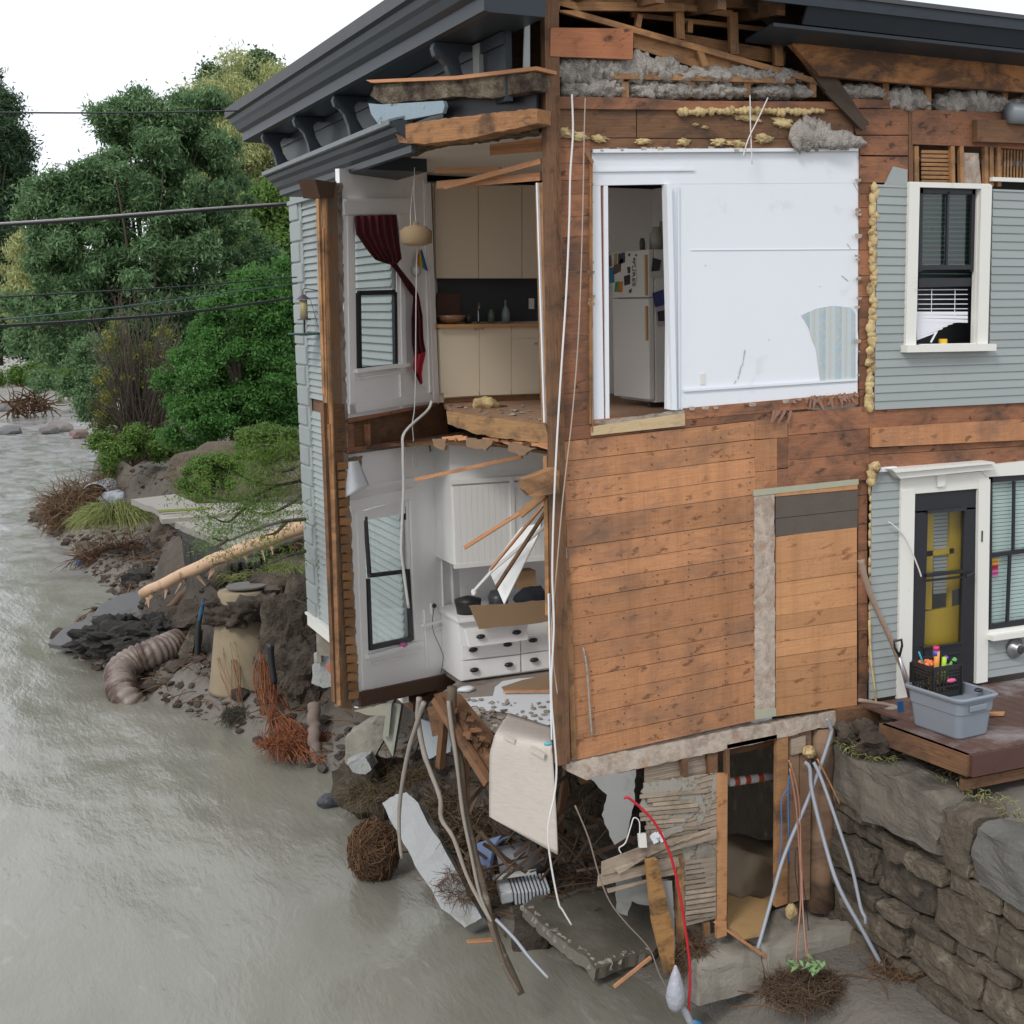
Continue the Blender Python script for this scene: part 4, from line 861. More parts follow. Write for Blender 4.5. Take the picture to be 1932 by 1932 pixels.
# ---- lower room
wc2=T('hanging_cupboard','white beadboard wall cupboards hanging over the drawers in the lower room','cabinet',(.7,3.6,4.1))
Cp=yp(3.35); m_bead=mat('beadboard',(.78,.78,.76),.5,(.80,.80,.78),2,bump=.02)
mb=MB(); mb.box(.85,3.75,4.18,1.5,.74,1.36); mb.build('carcass',m_bead,wc2)
mb=MB(); z0=4.14
for i in range(20):
    x=.12+i*.068; mb.box(x+.033,3.36,z0,.066,.03,.92)
mb.build('beadboard_door',m_bead,wc2)
mb=MB(); mb.box(.85,3.355,5.08,1.5,.035,.05); mb.box(.85,3.355,z0,1.5,.035,.05); mb.box(.80,3.34,z0,.05,.02,.98); mb.box(1.1,3.345,5.2,1.0,.03,.3); mb.build('rail',m_bead,wc2)
mb=MB(); 
for x in (1000,1007): mb.lathe(U(Cp,x,1003,.03),[(.02,0),(.022,.02)],10,(0,-1,0))
mb.build('knob',m_steel,wc2)
dr=T('chest_of_drawers','white chest of drawers with black cup pulls in the lower room','drawers',(.7,3.6,2.85))
Dp=yp(3.3)
mb=MB(); mb.box(.86,3.68,2.86,1.46,.7,.68); mb.box(.86,3.66,3.54,1.52,.78,.05); mb.build('carcass',m_int,dr)
def cup(par,x,y,pl,off=.03):
    q=MB(); p=U(pl,x,y,off); q.blob(p,(.055,.03,.028),.0,1,2); return q.build('cup_pull',m_black,par,True)
for q,cs in (([(870,1218),(981,1202),(982,1234),(871,1246)],[(893,1226),(958,1216)]),([(984,1202),(1037,1195),(1037,1226),(984,1233)],[(1006,1208)]),([(871,1249),(982,1236),(982,1268),(872,1284)],[(895,1264),(960,1254)]),([(984,1235),(1037,1228),(1037,1260),(985,1268)],[(1008,1245)])):
    mb=MB(); mb.pp(q,Dp,.02,.02); d=mb.build('drawer',m_int,dr,bevel=.004)
    for c in cs: cup(d,*c,Dp,.05)
mb=MB(); po=yp(3.12)
mb.pp([(878,1187),(996,1175),(996,1207),(886,1221)],po,0,.02); mb.pp([(867,1181),(879,1188),(886,1221),(869,1212)],po,-.01,.02); mb.poly([(.05,3.12,3.42),(.8,3.12,3.42),(.8,3.5,3.42),(.05,3.5,3.42)],(0,0,1),.01) if False else None
d=mb.build('open_drawer',m_int,dr)
cup(d,907,1201,po,.03); cup(d,975,1193,po,.03)
cb=MB(); cb.pp(jag([(885,1143),(960,1139),(1034,1131),(1038,1172),(1000,1178),(904,1187),(897,1170)],1,9),yp(2.98),0,.012); tag(cb.build('cardboard_sheet',mat('cardboard',(.33,.22,.13),.8,(.28,.18,.10),3,bump=.05)),'brown cardboard sheet lying over the open top drawer','cardboard')
mb=MB(); mb.box(.28,3.5,3.59,.3,.3,.10); mb.blob((.75,3.5,3.72),(.22,.16,.13),.1,1,3); mb.lathe((1.15,3.5,3.6),[(.16,0),(.18,.2),(.12,.26)],18)
o=MB(); o.lathe((.30,3.5,3.59),[(.13,0),(.15,.14),(.15,.16),(.02,.2)],20); tag(o.build('cooking_pot',m_black,None,True),'black pot on the left of the lower counter under the cupboards','pot')
o=MB(); o.lathe((.66,3.5,3.59),[(.10,0),(.12,.16),(.11,.17),(.09,.22)],20); tag(o.build('cooking_pot',mat('grey_pot',(.05,.055,.06),.3,bump=0),None,True),'dark grey pot beside the black pot under the cupboards','pot')
o=MB(); o.blob((1.02,3.4,3.70),(.2,.14,.14),.25,1.6,3); tag(o.build('cloth_bundle',mat('navy_cloth',(.015,.017,.025),.9),None,True),'dark cloth bundle at the right of the lower counter','bundle')
o=MB(); o.box(1.02,3.62,3.80,.22,.2,.2); tag(o.build('carton',mat('carton',(.40,.24,.13),.7,bump=0)),'small orange brown carton behind the dark cloth bundle','box')
mb=MB(); mb.pp([(983,995),(1021,986),(1015,1010),(951,1140),(940,1115),(922,1076)],Mw,-.4,.015); tag(mb.build('hanging_wallboard',m_int),'torn white wallboard piece hanging at a slant in the lower room','wallboard')
mb=MB(); mb.pbar(1031,990,930,1075,Mw,.03,.02,-.3); mb.pbar(930,1075,897,1112,Mw,.025,.02,-.3); p=U(Mw,894,1117,-.3); mb.lathe(p,[(.02,-.01),(.032,-.01),(.032,.01),(.02,.01)],14,Mw[1]); tag(mb.build('curtain_rod',m_wirew),'white rod with a ring end poking out of the lower room','rod')
for (a,b,w_,off,mt,lb) in (((784,905),(985,861),.035,-.25,m_lath,'long lath slanting across the top of the lower room'),((877,1033),(1034,934),.035,.0,m_lath,'reddish broken lath pointing down left from the corner post'),((1028,932),(982,970),.07,.05,m_stud,'short brown plank wedged against the corner post'),((925,1075),(1036,940),.02,-.15,m_lath,'thin split lath along the hanging wallboard edge'),((935,1110),(1040,950),.03,-.2,m_dk,'dark splinter board under the hanging wallboard')):
    mb=MB(); mb.pbar(*a,*b,Mw,w_,.025,off); tag(mb.build('broken_lath',mt),lb,'board','broken laths at the lower corner')
mb=MB(); mb.pp([(988,905),(1048,882),(1056,890),(1054,928),(1002,937),(990,925)],F,.12,.12); mb.pp([(1000,936),(1055,912),(1056,930),(1004,938)],F,.15,.05); tag(mb.build('wood_block',m_stud),'thick brown timber block jutting out beside the corner post','timber')
mb=MB()
n=10
def curl(u,v_): 
    x=652+24*u+20*v_*u; y=872+ (66-20*u)*v_+ -3*u
    return U(Wp,x,y,.10+.10*sin(pi*u)*.6+.05*v_)
mb.grid(curl,10,10); tag(mb.build('curled_wallboard',m_white,None,True,solid=.008),'white curled flap of wallboard peeling at the left edge of the lower room','wallboard')
cable('hanging_conduit',[(814,757),(806,775),(764,815),(760,850),(761,925),(757,1030),(762,1080),(771,1147)],Wp,.016,m_wirew,'white bent cable hanging in front of the lower bay window',off=.22)
cable('thin_cable',[(787,465),(785,560),(784,700),(782,770),(778,800),(780,830),(778,872),(786,880),(790,850),(786,845)],Wp,.006,m_wirew,'thin cord trailing from the upper room down past the floor',off=.16)
cable('short_cable',[(800,838),(808,836),(811,843),(812,852)],Wp,.008,m_wireb,'short black cable end hanging under the upper floor',off=.12)
cable('thin_cable',[(819,1145),(816,1170),(818,1192),(830,1220),(836,1240),(832,1270)],Wp,.004,m_sash,'thin dark cord hanging from the socket beside the lower window',off=.04)
mb=MB(); mb.pp([(814,1138),(824,1136),(825,1156),(815,1158)],Wp,.02,.02); so2=tag(mb.build('wall_socket',m_int),'white wall socket with a black plug beside the lower bay window','socket'); q=MB(); q.blob(U(Wp,819,1143,.03),.03,.1,1,1); q.build('plug',m_black,so2,True)
mb=MB(); p=U(Wp,761,1217,.06); mb.blob(p,(.05,.03,.025),.3,3,2); tag(mb.build('pink_toy',mat('pink',(.55,.10,.30),.5,bump=0),None,True),'small pink object on the sill of the lower bay window','toy')
# floor covering
mb=MB(); Zf=zp(lz0+.012)
mb.pp([(878,1317),(930,1313),(934,1296),(948,1285),(978,1280),(1037,1276),(1039,1366),(1023,1370),(985,1352),(950,1342),(878,1338)],Zf,0,.006); tag(mb.build('vinyl_flooring',m_white),'torn white vinyl sheet on the broken lower floor','flooring')
mb=MB(); mb.pp([(946,1296),(985,1283),(1038,1272),(1038,1300),(952,1304)],zp(lz0+.024),0,.004); tag(mb.build('cardboard_scrap',bpy.data.materials['cardboard']),'brown cardboard scrap on the white vinyl floor','cardboard')
mb=MB(); mb.pbar(950,1304,1038,1303,zp(lz0+.05),.05,.02); tag(mb.build('floor_lath',m_lath),'orange wooden slat lying on the lower floor','board')
mb=MB(); p=U(zp(lz0),880,1305); mb.blob(p+V((0,0,.03)),(.10,.07,.035),.2,2,2); tag(mb.build('white_rag',m_white,None,True),'white lump near the dresser corner on the lower floor','debris')
# ragged floor edge
mb=MB()
for i in range(46):
    t_=R(0,1); x=825+t_*215; y=1318+t_*70+R(-6,14); w_=R(5,16)
    mb.pp(jag([(x,y),(x+w_,y-3),(x+w_+4,y+R(4,10)),(x+2,y+R(4,9))],1,5),zp(lz0-.02+R(-.03,.05)),0,.015)
mb.build('splintered_subfloor',m_ply,H)
mb=MB(); mb.pp([(818,1310),(840,1318),(925,1425),(924,1486),(880,1420)],Mw,-.02,.2); mb.pbar(822,1318,922,1478,Mw,.08,.08,.05); mb.build('floor_joist',m_dk,H)
mb=MB()
for i in range(26):
    x=850+R(0,75); y=1335+(x-850)*1.05+R(-20,20); mb.pp(jag([(x,y),(x+R(6,16),y+R(-3,6)),(x+R(4,14),y+R(8,16)),(x-2,y+R(6,12))],2,5),Mw,R(-.05,.08),.02)
mb.build('rotten_wood',wood('rot',(.09,.042,.02),(.20,.095,.042),isl=.6),H)
pl_=T('plywood_sheet','pale plywood sheet bent over and hanging from the broken lower floor','plywood',tuple(U(Mw,990,1500)))
def sst_(a,b,x): t_=min(1,max(0,(x-a)/(b-a))); return t_*t_*(3-2*t_)
rows=[(960,1346,1040,1372),(936,1382,1041,1400),(925,1420,1043,1430),(924,1470,1047,1500),(924,1538,1050,1560),(924,1541,1052,1612)]
q=MB(); 
def fnp(u,v_):
    n=5;k=min(int(v_*n),n-1);f=v_*n-k;a=rows[k];b=rows[k+1]
    xl=a[0]+(b[0]-a[0])*f;yl=a[1]+(b[1]-a[1])*f;xr=a[2]+(b[2]-a[2])*f;yr=a[3]+(b[3]-a[3])*f
    y=yl+(yr-yl)*u; 
    if v_>.8: y=min(y,1540+(xl+(xr-xl)*u-924)*.62) 
    X_=xl+(xr-xl)*u; hp=U(Mw,X_,y,.12*(1-(1-min(v_*2.5,1))**2)-.02+.03*sin(u*3))
    fl=U(zp(lz0+.03),X_,y); w_=sst_(.02,.26,v_); return fl*(1-w_)+hp*w_
q.grid(fnp,20,24,1.6); q.build('sheet',m_ply,pl_,True,solid=.015)
mb=MB(); mb.pbar(950,1388,972,1400,Mw,.04,.02,.13); mb.pbar(1001,1412,1028,1428,Mw,.05,.02,.15); mb.sep('batten',m_ply,pl_)
mb=MB(); mb.blob(U(F,1034,1403,.05),(.04,.03,.02),.1,1,2); tag(mb.build('small_dish',mat('teal_dish',(.10,.40,.45),.4,bump=0),None,True),'small teal and red dish at the floor edge by the corner post','dish')
# ================= basement front
mb=MB(); mb.pp([(1353,1461),(1373,1460),(1371,1765),(1353,1771)],F,.06,.05); mb.build('new_door_post',m_new,H)
mb=MB(); mb.pp([(1466,1388),(1487,1384),(1486,1705),(1464,1712)],F,.02,.06); mb.build('door_jamb',m_stud,H)
mb=MB(); mb.pp([(1488,1384),(1508,1380),(1506,1700),(1487,1705)],F,-.02,.04); mb.pp([(1509,1380),(1531,1374),(1528,1697),(1507,1700)],F,-.03,.04); mb.pp([(1577,1360),(1580,1372),(1578,1690),(1570,1695)],F,-.05,.04); mb.build('basement_plank',wood('brown_plank',(.22,.13,.075),(.32,.20,.125),(.05,.03,.02),.2,.12,(.09,.065,.05),(.52,.7),2),H)
mb=MB(); a=U(F,1553,1372,-.06); b=U(F,1548,1714,-.06); mb.tube([a,a+(b-a)*.3,a+(b-a)*.7,b],[.125,.13,.135,.14],16); mb.build('round_post',wood('round_post_wood',(.22,.13,.08),(.30,.19,.12),stain=(.08,.05,.035),st=(.45,.62),ssc=1.5,isl=0),H,True)
mb=MB(); mb.pp([(1372,1405),(1466,1386),(1466,1394),(1372,1413)],F,.03,.08); mb.pbar(1370,1412,1371,1470,F,.04,.06,.02); mb.pp([(1335,1420),(1354,1415),(1354,1462),(1338,1463)],F,.01,.06); mb.pbar(1290,1430,1291,1462,F,.06,.06,.02); mb.sep('door_head',m_dk,H)
mb=MB()
for i in range(9): mb.pp(jag([(1216,1446+i*0+i*4.5),(1340,1420+i*4.5),(1340,1424+i*4.5),(1216,1450+i*4.5)],.5,14,[1,3]),F,-.05,.01)
mb.build('upper_lath',m_grayw,H)
mb=MB(); mb.pp([(1493,1395),(1520,1388),(1520,1418),(1493,1425)],F,.01,.05); mb.build('plate',m_grayw,H)
mb=MB(); mb.blob(U(F,1527,1419,.06),(.07,.06,.065),.35,2.5,3); tag(mb.build('foam_blob',m_foam,None,True),'pale yellow foam blob at the top of the basement posts','foam')
mb=MB(); mb.blob(U(F,1493,1720,.12),(.065,.05,.08),.3,2.5,3); tag(mb.build('foam_blob',m_foam,None,True),'pale yellow foam lump at the foot of the basement door jamb','foam')
# torn lath and plaster panel
tp=T('lath_panel','torn grey lath and plaster wall panel leaning in the basement opening','wall panel',tuple(U(F,1290,1740)))
mb=MB(); mb.pp(jag([(1215,1478),(1352,1458),(1353,1732),(1290,1748),(1288,1620),(1213,1618),(1222,1560),(1208,1520)],2.5,8,[0,4,5,6,7]),F,.05,.02)
t=NT('lath_plaster'); v=t.coord('Object'); n1=t.noise(v,2.3,7,.65,.8); sx=t.n('SeparateXYZ'); t.l(v,sx.inputs[0])
ln=t.ramp(t.math('FRACT',t.math('MULTIPLY',t.math('ADD',sx.outputs[2],t.math('MULTIPLY',sx.outputs[0],-.09)),17.)),[(0,(.05,.04,.03)),(.10,(.05,.04,.03)),(.14,(.36,.29,.22)),(1,(.30,.24,.18))])
vv=t.noise(t.coord('Object',(30,30,1)),2,4); msk=t.ramp(n1,[(.49,0.),(.505,1.)])
t.col(t.mix(msk,ln,t.mix(vv,(.27,.25,.21),(.38,.35,.30)))); t.bump(msk,.7,.02); m_lp=t.ro(.9)
mb.build('lath_face',m_lp,tp)
mb=MB()
for i in range(13):
    y=1490+i*8.5; x0=1210+R(-4,22); x1=R(1255,1345); mb.pbar(x0,y+ (1352-x0)*.09,x1,y+(1352-x1)*.09,F,.035,.012,.065)
for i in range(12):
    y=1628+i*9.5; mb.pbar(1291+R(-2,4),y,1350,y-8,F,.035,.012,.065)
mb.build('lath',m_grayw,tp)
mb=MB(); mb.pp(jag([(1214,1583),(1245,1574),(1262,1565),(1286,1558),(1290,1566),(1262,1578),(1240,1590),(1220,1595)],2,6),F,.085,.012); mb.pp(jag([(1318,1590),(1342,1594),(1350,1610),(1350,1668),(1333,1668),(1330,1640),(1312,1618)],2,7),F,.07,.012); mb.build('plaster_patch',m_conc,tp)
mb=MB(); mb.pp([(1136,1627),(1205,1600),(1352,1562),(1352,1582),(1245,1612),(1160,1646),(1136,1652)],F,.12,.02); mb.pp(jag([(1160,1640),(1210,1622),(1330,1568),(1340,1570),(1240,1606),(1168,1650)],1,8),F,.14,.02); mb.build('split_board',m_grayw,tp)
mb=MB(); mb.pp([(1130,1652),(1280,1618),(1282,1634),(1128,1673)],F,.10,.02); mb.pp([(1146,1678),(1225,1660),(1226,1664),(1148,1685)],F,.09,.02); mb.pp([(1226,1624),(1276,1616),(1276,1650),(1232,1658)],F,.06,.02); mb.build('lath_strip',m_grayw,tp)
mb=MB(); mb.pbar(1281,1612,1284,1790,F,.07,.05,.04); mb.pbar(1332,1740,1333,1765,F,.06,.05,.03); mb.build('stud',m_stud,tp)
mb=MB(); mb.pp([(1220,1624),(1240,1620),(1272,1760),(1273,1846),(1256,1838),(1232,1740)],F,.22,.05); tag(mb.build('leaning_stud',wood('wet_stud',(.30,.15,.05),(.40,.22,.08),stain=(.07,.04,.02),st=(.45,.6),ssc=3)),'wet brown stud leaning out of the basement toward the water','timber')
mb=MB(); mb.pp([(1205,1574),(1219,1573),(1221,1599),(1207,1600)],F,.16,.03); tag(mb.build('junction_box',m_trim),'small cream switch box hanging on the torn lath panel','box')
cable('thin_cable',[(1172,1610),(1168,1600),(1180,1590),(1190,1560),(1196,1543),(1206,1550),(1207,1575)],F,.006,m_wirew,'thin white cord looping into the cream switch box',off=.15)
mb=MB()
for i in range(9): p=(1222+R(0,25),1568+R(0,18)); mb.pp(jag([p,(p[0]+8,p[1]-5),(p[0]+12,p[1]+4),(p[0]+3,p[1]+8)],1,5),F,.12+R(0,.05),.006)
tag(mb.build('paper_scraps',m_white),'crumpled white scraps beside the cream switch box','scraps')
def membrane(px,off,label,name='hanging_membrane'):
    mb=MB(); mb.pp(jag(px,2,9),F,off,.01); o=mb.build(name,m_concr2); return tag(o,label,'membrane')
membrane([(1112,1468),(1200,1452),(1196,1520),(1183,1580),(1160,1594),(1136,1538),(1146,1500)],.06,'grey torn membrane hanging under the sill left of the lath panel')
membrane([(1160,1625),(1190,1612),(1212,1660),(1262,1660),(1272,1700),(1268,1716),(1205,1706),(1192,1700),(1184,1728),(1164,1720)],-.03,'grey torn membrane behind the protruding lath strips')
membrane([(1245,1662),(1268,1662),(1274,1780),(1266,1825),(1258,1760)],.14,'narrow translucent plastic strip beside the leaning stud','plastic_strip')
# inside the doorway
mb=MB(); a=U(yp(.6),1377,1476);b=U(yp(.6),1470,1462); mb.tube([a,b],.045,14); pv=mb.build('drain_pipe',m_wirew,None,True); tag(pv,'white pipe with red stripes across the dark basement doorway','pipe')
mb=MB()
for k in (.12,.34,.60): c=a+(b-a)*k; d=(b-a).normalized()*.03; mb.tube([c-d+V((0,0,.0)),c+d],.047,14)
mb.sep('red_stripe',mat('pipe_red',(.5,.08,.04),.5,bump=0),pv)
mb=MB(); p=U(yp(1.0),1425,1640); mb.rock(p,(1.15,.7,.5),Matrix.Rotation(.35,3,'Y')@Matrix.Rotation(.3,3,'Z'),.12,5); tag(mb.build('muddy_mattress',mat('tan_mud',(.24,.18,.12),.8,(.16,.12,.085),3,(.12,.09,.06),2),None,True),'tan muddy mattress slumped inside the basement doorway','mattress')
mb=MB(); mb.pp([(1373,1680),(1452,1700),(1440,1760),(1400,1768),(1372,1745)],zp(.95),0,.03); mb.pp([(1378,1690),(1455,1690),(1440,1752),(1402,1775),(1372,1748)],zp(.85),0,.03); tag(mb.build('muddy_plywood',wood('orange_ply',(.36,.22,.09),(.44,.28,.13),knots=.1,isl=.1)),'muddy orange plywood sheets on the basement doorway floor','plywood')
mb=MB(); mb.poly([(1.75,.3,.62),(3.1,.3,.62),(3.1,4.4,.62),(1.75,4.4,.62)],(0,0,1),.1) ; mb.poly([(3.1,.1,.3),(3.1,5.5,.3),(3.1,5.5,2.8),(3.1,.1,2.8)],(-1,0,0),.1); mb.poly([(1.2,4.4,.3),(3.1,4.4,.3),(3.1,4.4,2.8),(1.2,4.4,2.8)],(0,-1,0),.1); mb.build('basement_wall',m_stone,H)
for i in range(9):
    pass
mb=MB()
for i in range(7): mb.bar((.3,.4+i*.55,2.62),(3.1,.4+i*.55,2.68),.06,.2,(0,0,1))
mb.bar((.9,2.6,.9),(1.4,2.9,2.7),.08,.08); mb.build('floor_joist',m_dk,H)
# stone ledge
def gran(name,c,size,rot,label,cat='granite block',mt=None,group=None,amp=.12,cuts=4,am=None):
    mb=MB(); mb.rock(c,size,rot,amp,cuts); return tag(mb.build(name,mt or m_gran,None,False),label,cat,group)
a=U(zp(.78),1400,1790); b=U(zp(.78),1560,1730)
d=b-a; ang=math.atan2(d.y,d.x)
gran('stone_ledge',(2.55,.05,.62),(1.25,.75,.36),.02,'long grey stone ledge under the basement door posts',mt=m_conc,amp=.05,cuts=5)
gran('stone_ledge',(1.55,.02,.55),(.75,.6,.42),.06,'rough stone ledge block below the torn lath panel',mt=m_conc,amp=.08,cuts=5)
# slab tilted in water
sl=MB(); sp=(U(zp(.25),1120,1830),V((.12,-.10,1)).normalized())
sl.pp(jag([(988,1708),(1010,1690),(1240,1670),(1246,1780),(1232,1797),(1180,1806),(1124,1830),(1112,1812),(1062,1776),(1020,1742)],2.2,8,[3,4,5,6,7,8,9]),sp,0,.13)
rim=MB(); pe=[(988,1708),(1020,1742),(1062,1776),(1112,1812),(1124,1830),(1180,1806),(1232,1797)]
for a_,b_ in zip(pe[:-1],pe[1:]):
    n_=int(math.hypot(b_[0]-a_[0],b_[1]-a_[1])/5)
    for k_ in range(n_):
        f_=(k_+R(0,1))/n_; p_=U(sp,a_[0]+(b_[0]-a_[0])*f_+R(-2,2),a_[1]+(b_[1]-a_[1])*f_+R(-3,1),-.05); rim.blob(p_,(R(.03,.08),R(.03,.07),R(.03,.07)),.6,2.5,2)
tag(sl.build('broken_concrete_slab',mat('wet_slab',(.185,.165,.13),.6,(.14,.125,.10),3,(.24,.22,.185),1.4,.5,.7,.3,14,.03)),'broken muddy concrete slab tilted into the water under the house','concrete slab'); rim.build('broken_edge',m_conc,bpy.data.objects['broken_concrete_slab'])
mb=MB(); mb.rock(U(zp(.1),1000,1745),(1.0,.35,.3),1.2,.2,4); tag(mb.build('wet_beam_stub',m_soil,None,True),'mud covered block at the left end of the broken slab','block')
# debris bundle by the post
def twigs(name,c,r,n,mt,label,cat='debris',ln=.25,th=.006,kind=None,up=0,group=None,leaf=None):
    mb=MB(); c=V(c); r=V(r)
    for i in range(n):
        a=R(0,2*pi); e=R(-1,1); q=math.sqrt(1-e*e); k=R(.5,1.)**.5; p=c+V((r.x*q*cos(a)*k,r.y*q*sin(a)*k,r.z*e*k))
        d=V((R(-1,1),R(-1,1),R(-.7,.7)+up)).normalized(); L_=ln*R(.5,1.4); pts=[p]
        for s_ in range(3): d=(d+V((R(-.6,.6),R(-.6,.6),R(-.6,.4)))).normalized(); pts.append(pts[-1]+d*L_/3)
        mb.tube(pts,[th,th*.9,th*.7,th*.3],3,False)
    o=mb.build(name,mt); tag(o,label,cat,group,kind); return o
twigs('root_clump',U(F,1405,1765,.0)-V((.65,0,0)),(.22,.18,.2),500,m_root,'brown root clump stuck below the torn lath panel','root clump',up=-.5,ln=.18,th=.004)
pc=U(zp(.62),1515,1868); 
rc=twigs('twig_heap',pc+V((0,0,.03)),(.42,.34,.08),1500,mat('dark_twigs',(.07,.045,.03),.9,(.12,.075,.04),6,isl=.4,bump=0),'dark twig heap with green leaves on the mud flat at the bottom','twig heap',th=.004,ln=.16)
mb=MB()
for i in range(22):
    p=pc+V((R(-.12,.2),R(-.2,.12),.26)); s_=R(.03,.06); a=R(0,6); mb.poly([p+V((cos(a)*s_,sin(a)*s_,.02)),p+V((cos(a+1.6)*s_*.6,sin(a+1.6)*s_*.6,0)),p-V((cos(a)*s_,sin(a)*s_,.03)),p+V((cos(a-1.6)*s_*.6,sin(a-1.6)*s_*.6,.01))],(0,0,1),.002)
mb.build('leaf',mat('fresh_leaf',(.20,.34,.14),.5,bump=0),rc)
twigs('twig_heap',U(zp(.62),1692,1838)+V((0,0,.05)),(.2,.3,.09),260,m_root,'small reddish twig heap on the mud at the foot of the stone wall','twig heap',th=.005)
for k in range(5):
    mb=MB(); p=U(zp(.6),(1440,1620,1660,1730,1430)[k],(1895,1850,1870,1850,1908)[k]); d=V((R(-1,1),R(-1,1),0)).normalized()*R(.15,.4); mb.tube(smoothpts([p-d+V((0,0,.03)),p+V((R(-.05,.05),R(-.05,.05),.05)),p+d+V((0,0,.01))],3),.007,4); tag(mb.build('mud_twig',m_root),('twig on the mud left of the leafy heap','twig on the mud right of the leafy heap','twig beside the foot of the grey conduit','twig against the base of the stone wall','twig at the bottom edge left of the leafy heap')[k],'twig','twigs on the mud flat')
# cables in front
def Cb(name,px,r,mt,label,off,k=5,group=None): return cable(name,px,F,r,mt,label,'cable',off,group,k)
Cb('red_cable',[(1178,1506),(1190,1508),(1234,1551),(1264,1611),(1282,1685),(1294,1759),(1302,1833),(1299,1911)],.013,m_redc,'bright red cable curving down in front of the lath panel',.3)
Cb('grey_conduit',[(1559,1356),(1567,1372),(1566,1392),(1531,1492),(1481,1611),(1455,1700),(1430,1790)],.02,m_conduit,'grey conduit crossing down left over the basement posts',[.16,.16,.16,.17,.2,.35,.5],group='grey conduits hanging from the sill')
Cb('grey_conduit',[(1518,1438),(1528,1450),(1532,1493),(1556,1590),(1583,1674),(1630,1760),(1679,1850)],.021,m_conduit,'grey conduit reaching down right to the mud flat',[.15,.18,.22,.42,.66,.86,1.0],group='grey conduits hanging from the sill')
Cb('grey_conduit',[(1535,1438),(1550,1470),(1583,1563),(1608,1640),(1624,1712),(1632,1730),(1633,1742)],.018,m_conduit,'grey conduit ending halfway over the stone wall',[.2,.28,.5,.66,.8,.85,.85],group='grey conduits hanging from the sill')
for i,(q,lb,oo) in enumerate((([(1488,1434),(1500,1470),(1509,1537),(1511,1692),(1504,1780),(1503,1850),(1511,1880),(1522,1935)],'copper cable of the bundle that runs off the bottom edge',[.15,.16,.18,.3,.5,.75,.85,1.0]),([(1491,1440),(1506,1500),(1512,1600),(1514,1700),(1522,1808)],'copper cable of the bundle ending above the leafy heap',[.16,.18,.2,.35,.6]),([(1490,1450),(1502,1520),(1509,1620),(1515,1720),(1526,1815)],'rightmost copper cable of the hanging bundle',[.17,.19,.22,.36,.62]))):
    Cb('copper_cable',q,.009,m_copper,lb,oo,group='copper cables hanging at the posts')
Cb('blue_cable',[(1489,1463),(1487,1500),(1488,1560),(1490,1632)],.008,m_bluec,'blue cable hanging straight between the basement posts',.1)
Cb('blue_cable',[(1492,1480),(1478,1500),(1474,1520),(1475,1580),(1470,1630)],.006,m_bluec,'thin blue cable curling over the light door jamb',.08)
Cb('orange_stick',[(1542,1432),(1566,1478),(1585,1518)],.009,m_lath,'thin orange stick hanging beside the conduits at the stone wall',.2)
Cb('white_cable',[(1079,178),(1081,250),(1076,330),(1074,420),(1068,560),(1055,760),(1046,930),(1042,1080),(1045,1180),(1040,1300),(1046,1390),(1050,1450),(1046,1500),(1034,1560),(1038,1620),(1053,1700),(1062,1718),(1078,1745)],.009,m_wirew,'long white cable hanging down the corner post to the slab',.2,6)
Cb('white_cable',[(1104,185),(1102,260),(1099,420),(1092,620),(1080,780),(1062,940),(1048,1100),(1041,1180),(1044,1250),(1052,1310)],.006,mat('tan_cable',(.42,.34,.27),.6,bump=0),'thin tan cable beside the long white cable on the corner',.17,6)
Cb('white_cable',[(1415,180),(1416,240),(1419,310)],.006,m_wirew,'short white cable hanging over the top of the white wallboard',.1)
Cb('white_cable',[(1449,184),(1430,225),(1412,262),(1402,295)],.006,m_wirew,'short slanting white cable over the top of the white wallboard',.11)
Cb('tan_cable',[(1100,1222),(1107,1260),(1112,1330),(1117,1390)],.01,m_ins,'short tan cable lying against the lower left sheathing',.04)
Cb('thin_cable',[(1085,1520),(1110,1580),(1130,1650),(1150,1700),(1180,1740),(1225,1790),(1245,1840),(1275,1890)],.007,mat('dull_cord',(.25,.20,.17),.7,bump=0),'thin dull cord hanging across the dark void under the house',.22)
Cb('thin_cable',[(1509,1700),(1500,1640),(1505,1600),(1520,1700),(1530,1800),(1544,1850),(1540,1880)],.004,m_wireb,'thin black cord looping above the leafy heap',.2)
mb=MB(); mb.pp([(1347,1741),(1352,1739),(1475,1822),(1440,1806)],F,.3,.02); tag(mb.build('thin_lath',m_lath),'long thin orange lath lying from the new door post to the mud','board')
mb=MB(); mb.pbar(1158,1862,1228,1806,F,.03,.02,.1); tag(mb.build('stick',m_lath),'thin reddish stick poking out of the water below the slab','stick')
bg_=MB(); 
p=U(F,1275,1870,.3); bg_.lathe(p,[(.01,.26),(.05,.16),(.085,.03),(.10,-.06),(.08,-.14),(.045,-.20)],14); q=U(F,1290,1905,.3); bg_.tube(smoothpts([p-V((0,0,.18)),q,U(F,1306,1935,.3)],4),.035,8)
tag(bg_.build('plastic_bag',mat('bag_plastic',(.45,.46,.52),.35,(.33,.34,.38),8,bump=.6,bsc=18,bd=.03),None,True),'twisted translucent plastic bag tied at the end of the leaning stud','bag')
mb=MB(); mb.tube([U(F,1299,1926,.3),U(F,1325,1934,.3)],.03,8); tag(mb.build('blue_wrap',mat('blue_wrap',(.07,.25,.5),.4,bump=0),None,True),'blue wrapping at the bottom edge below the plastic bag','wrapping')
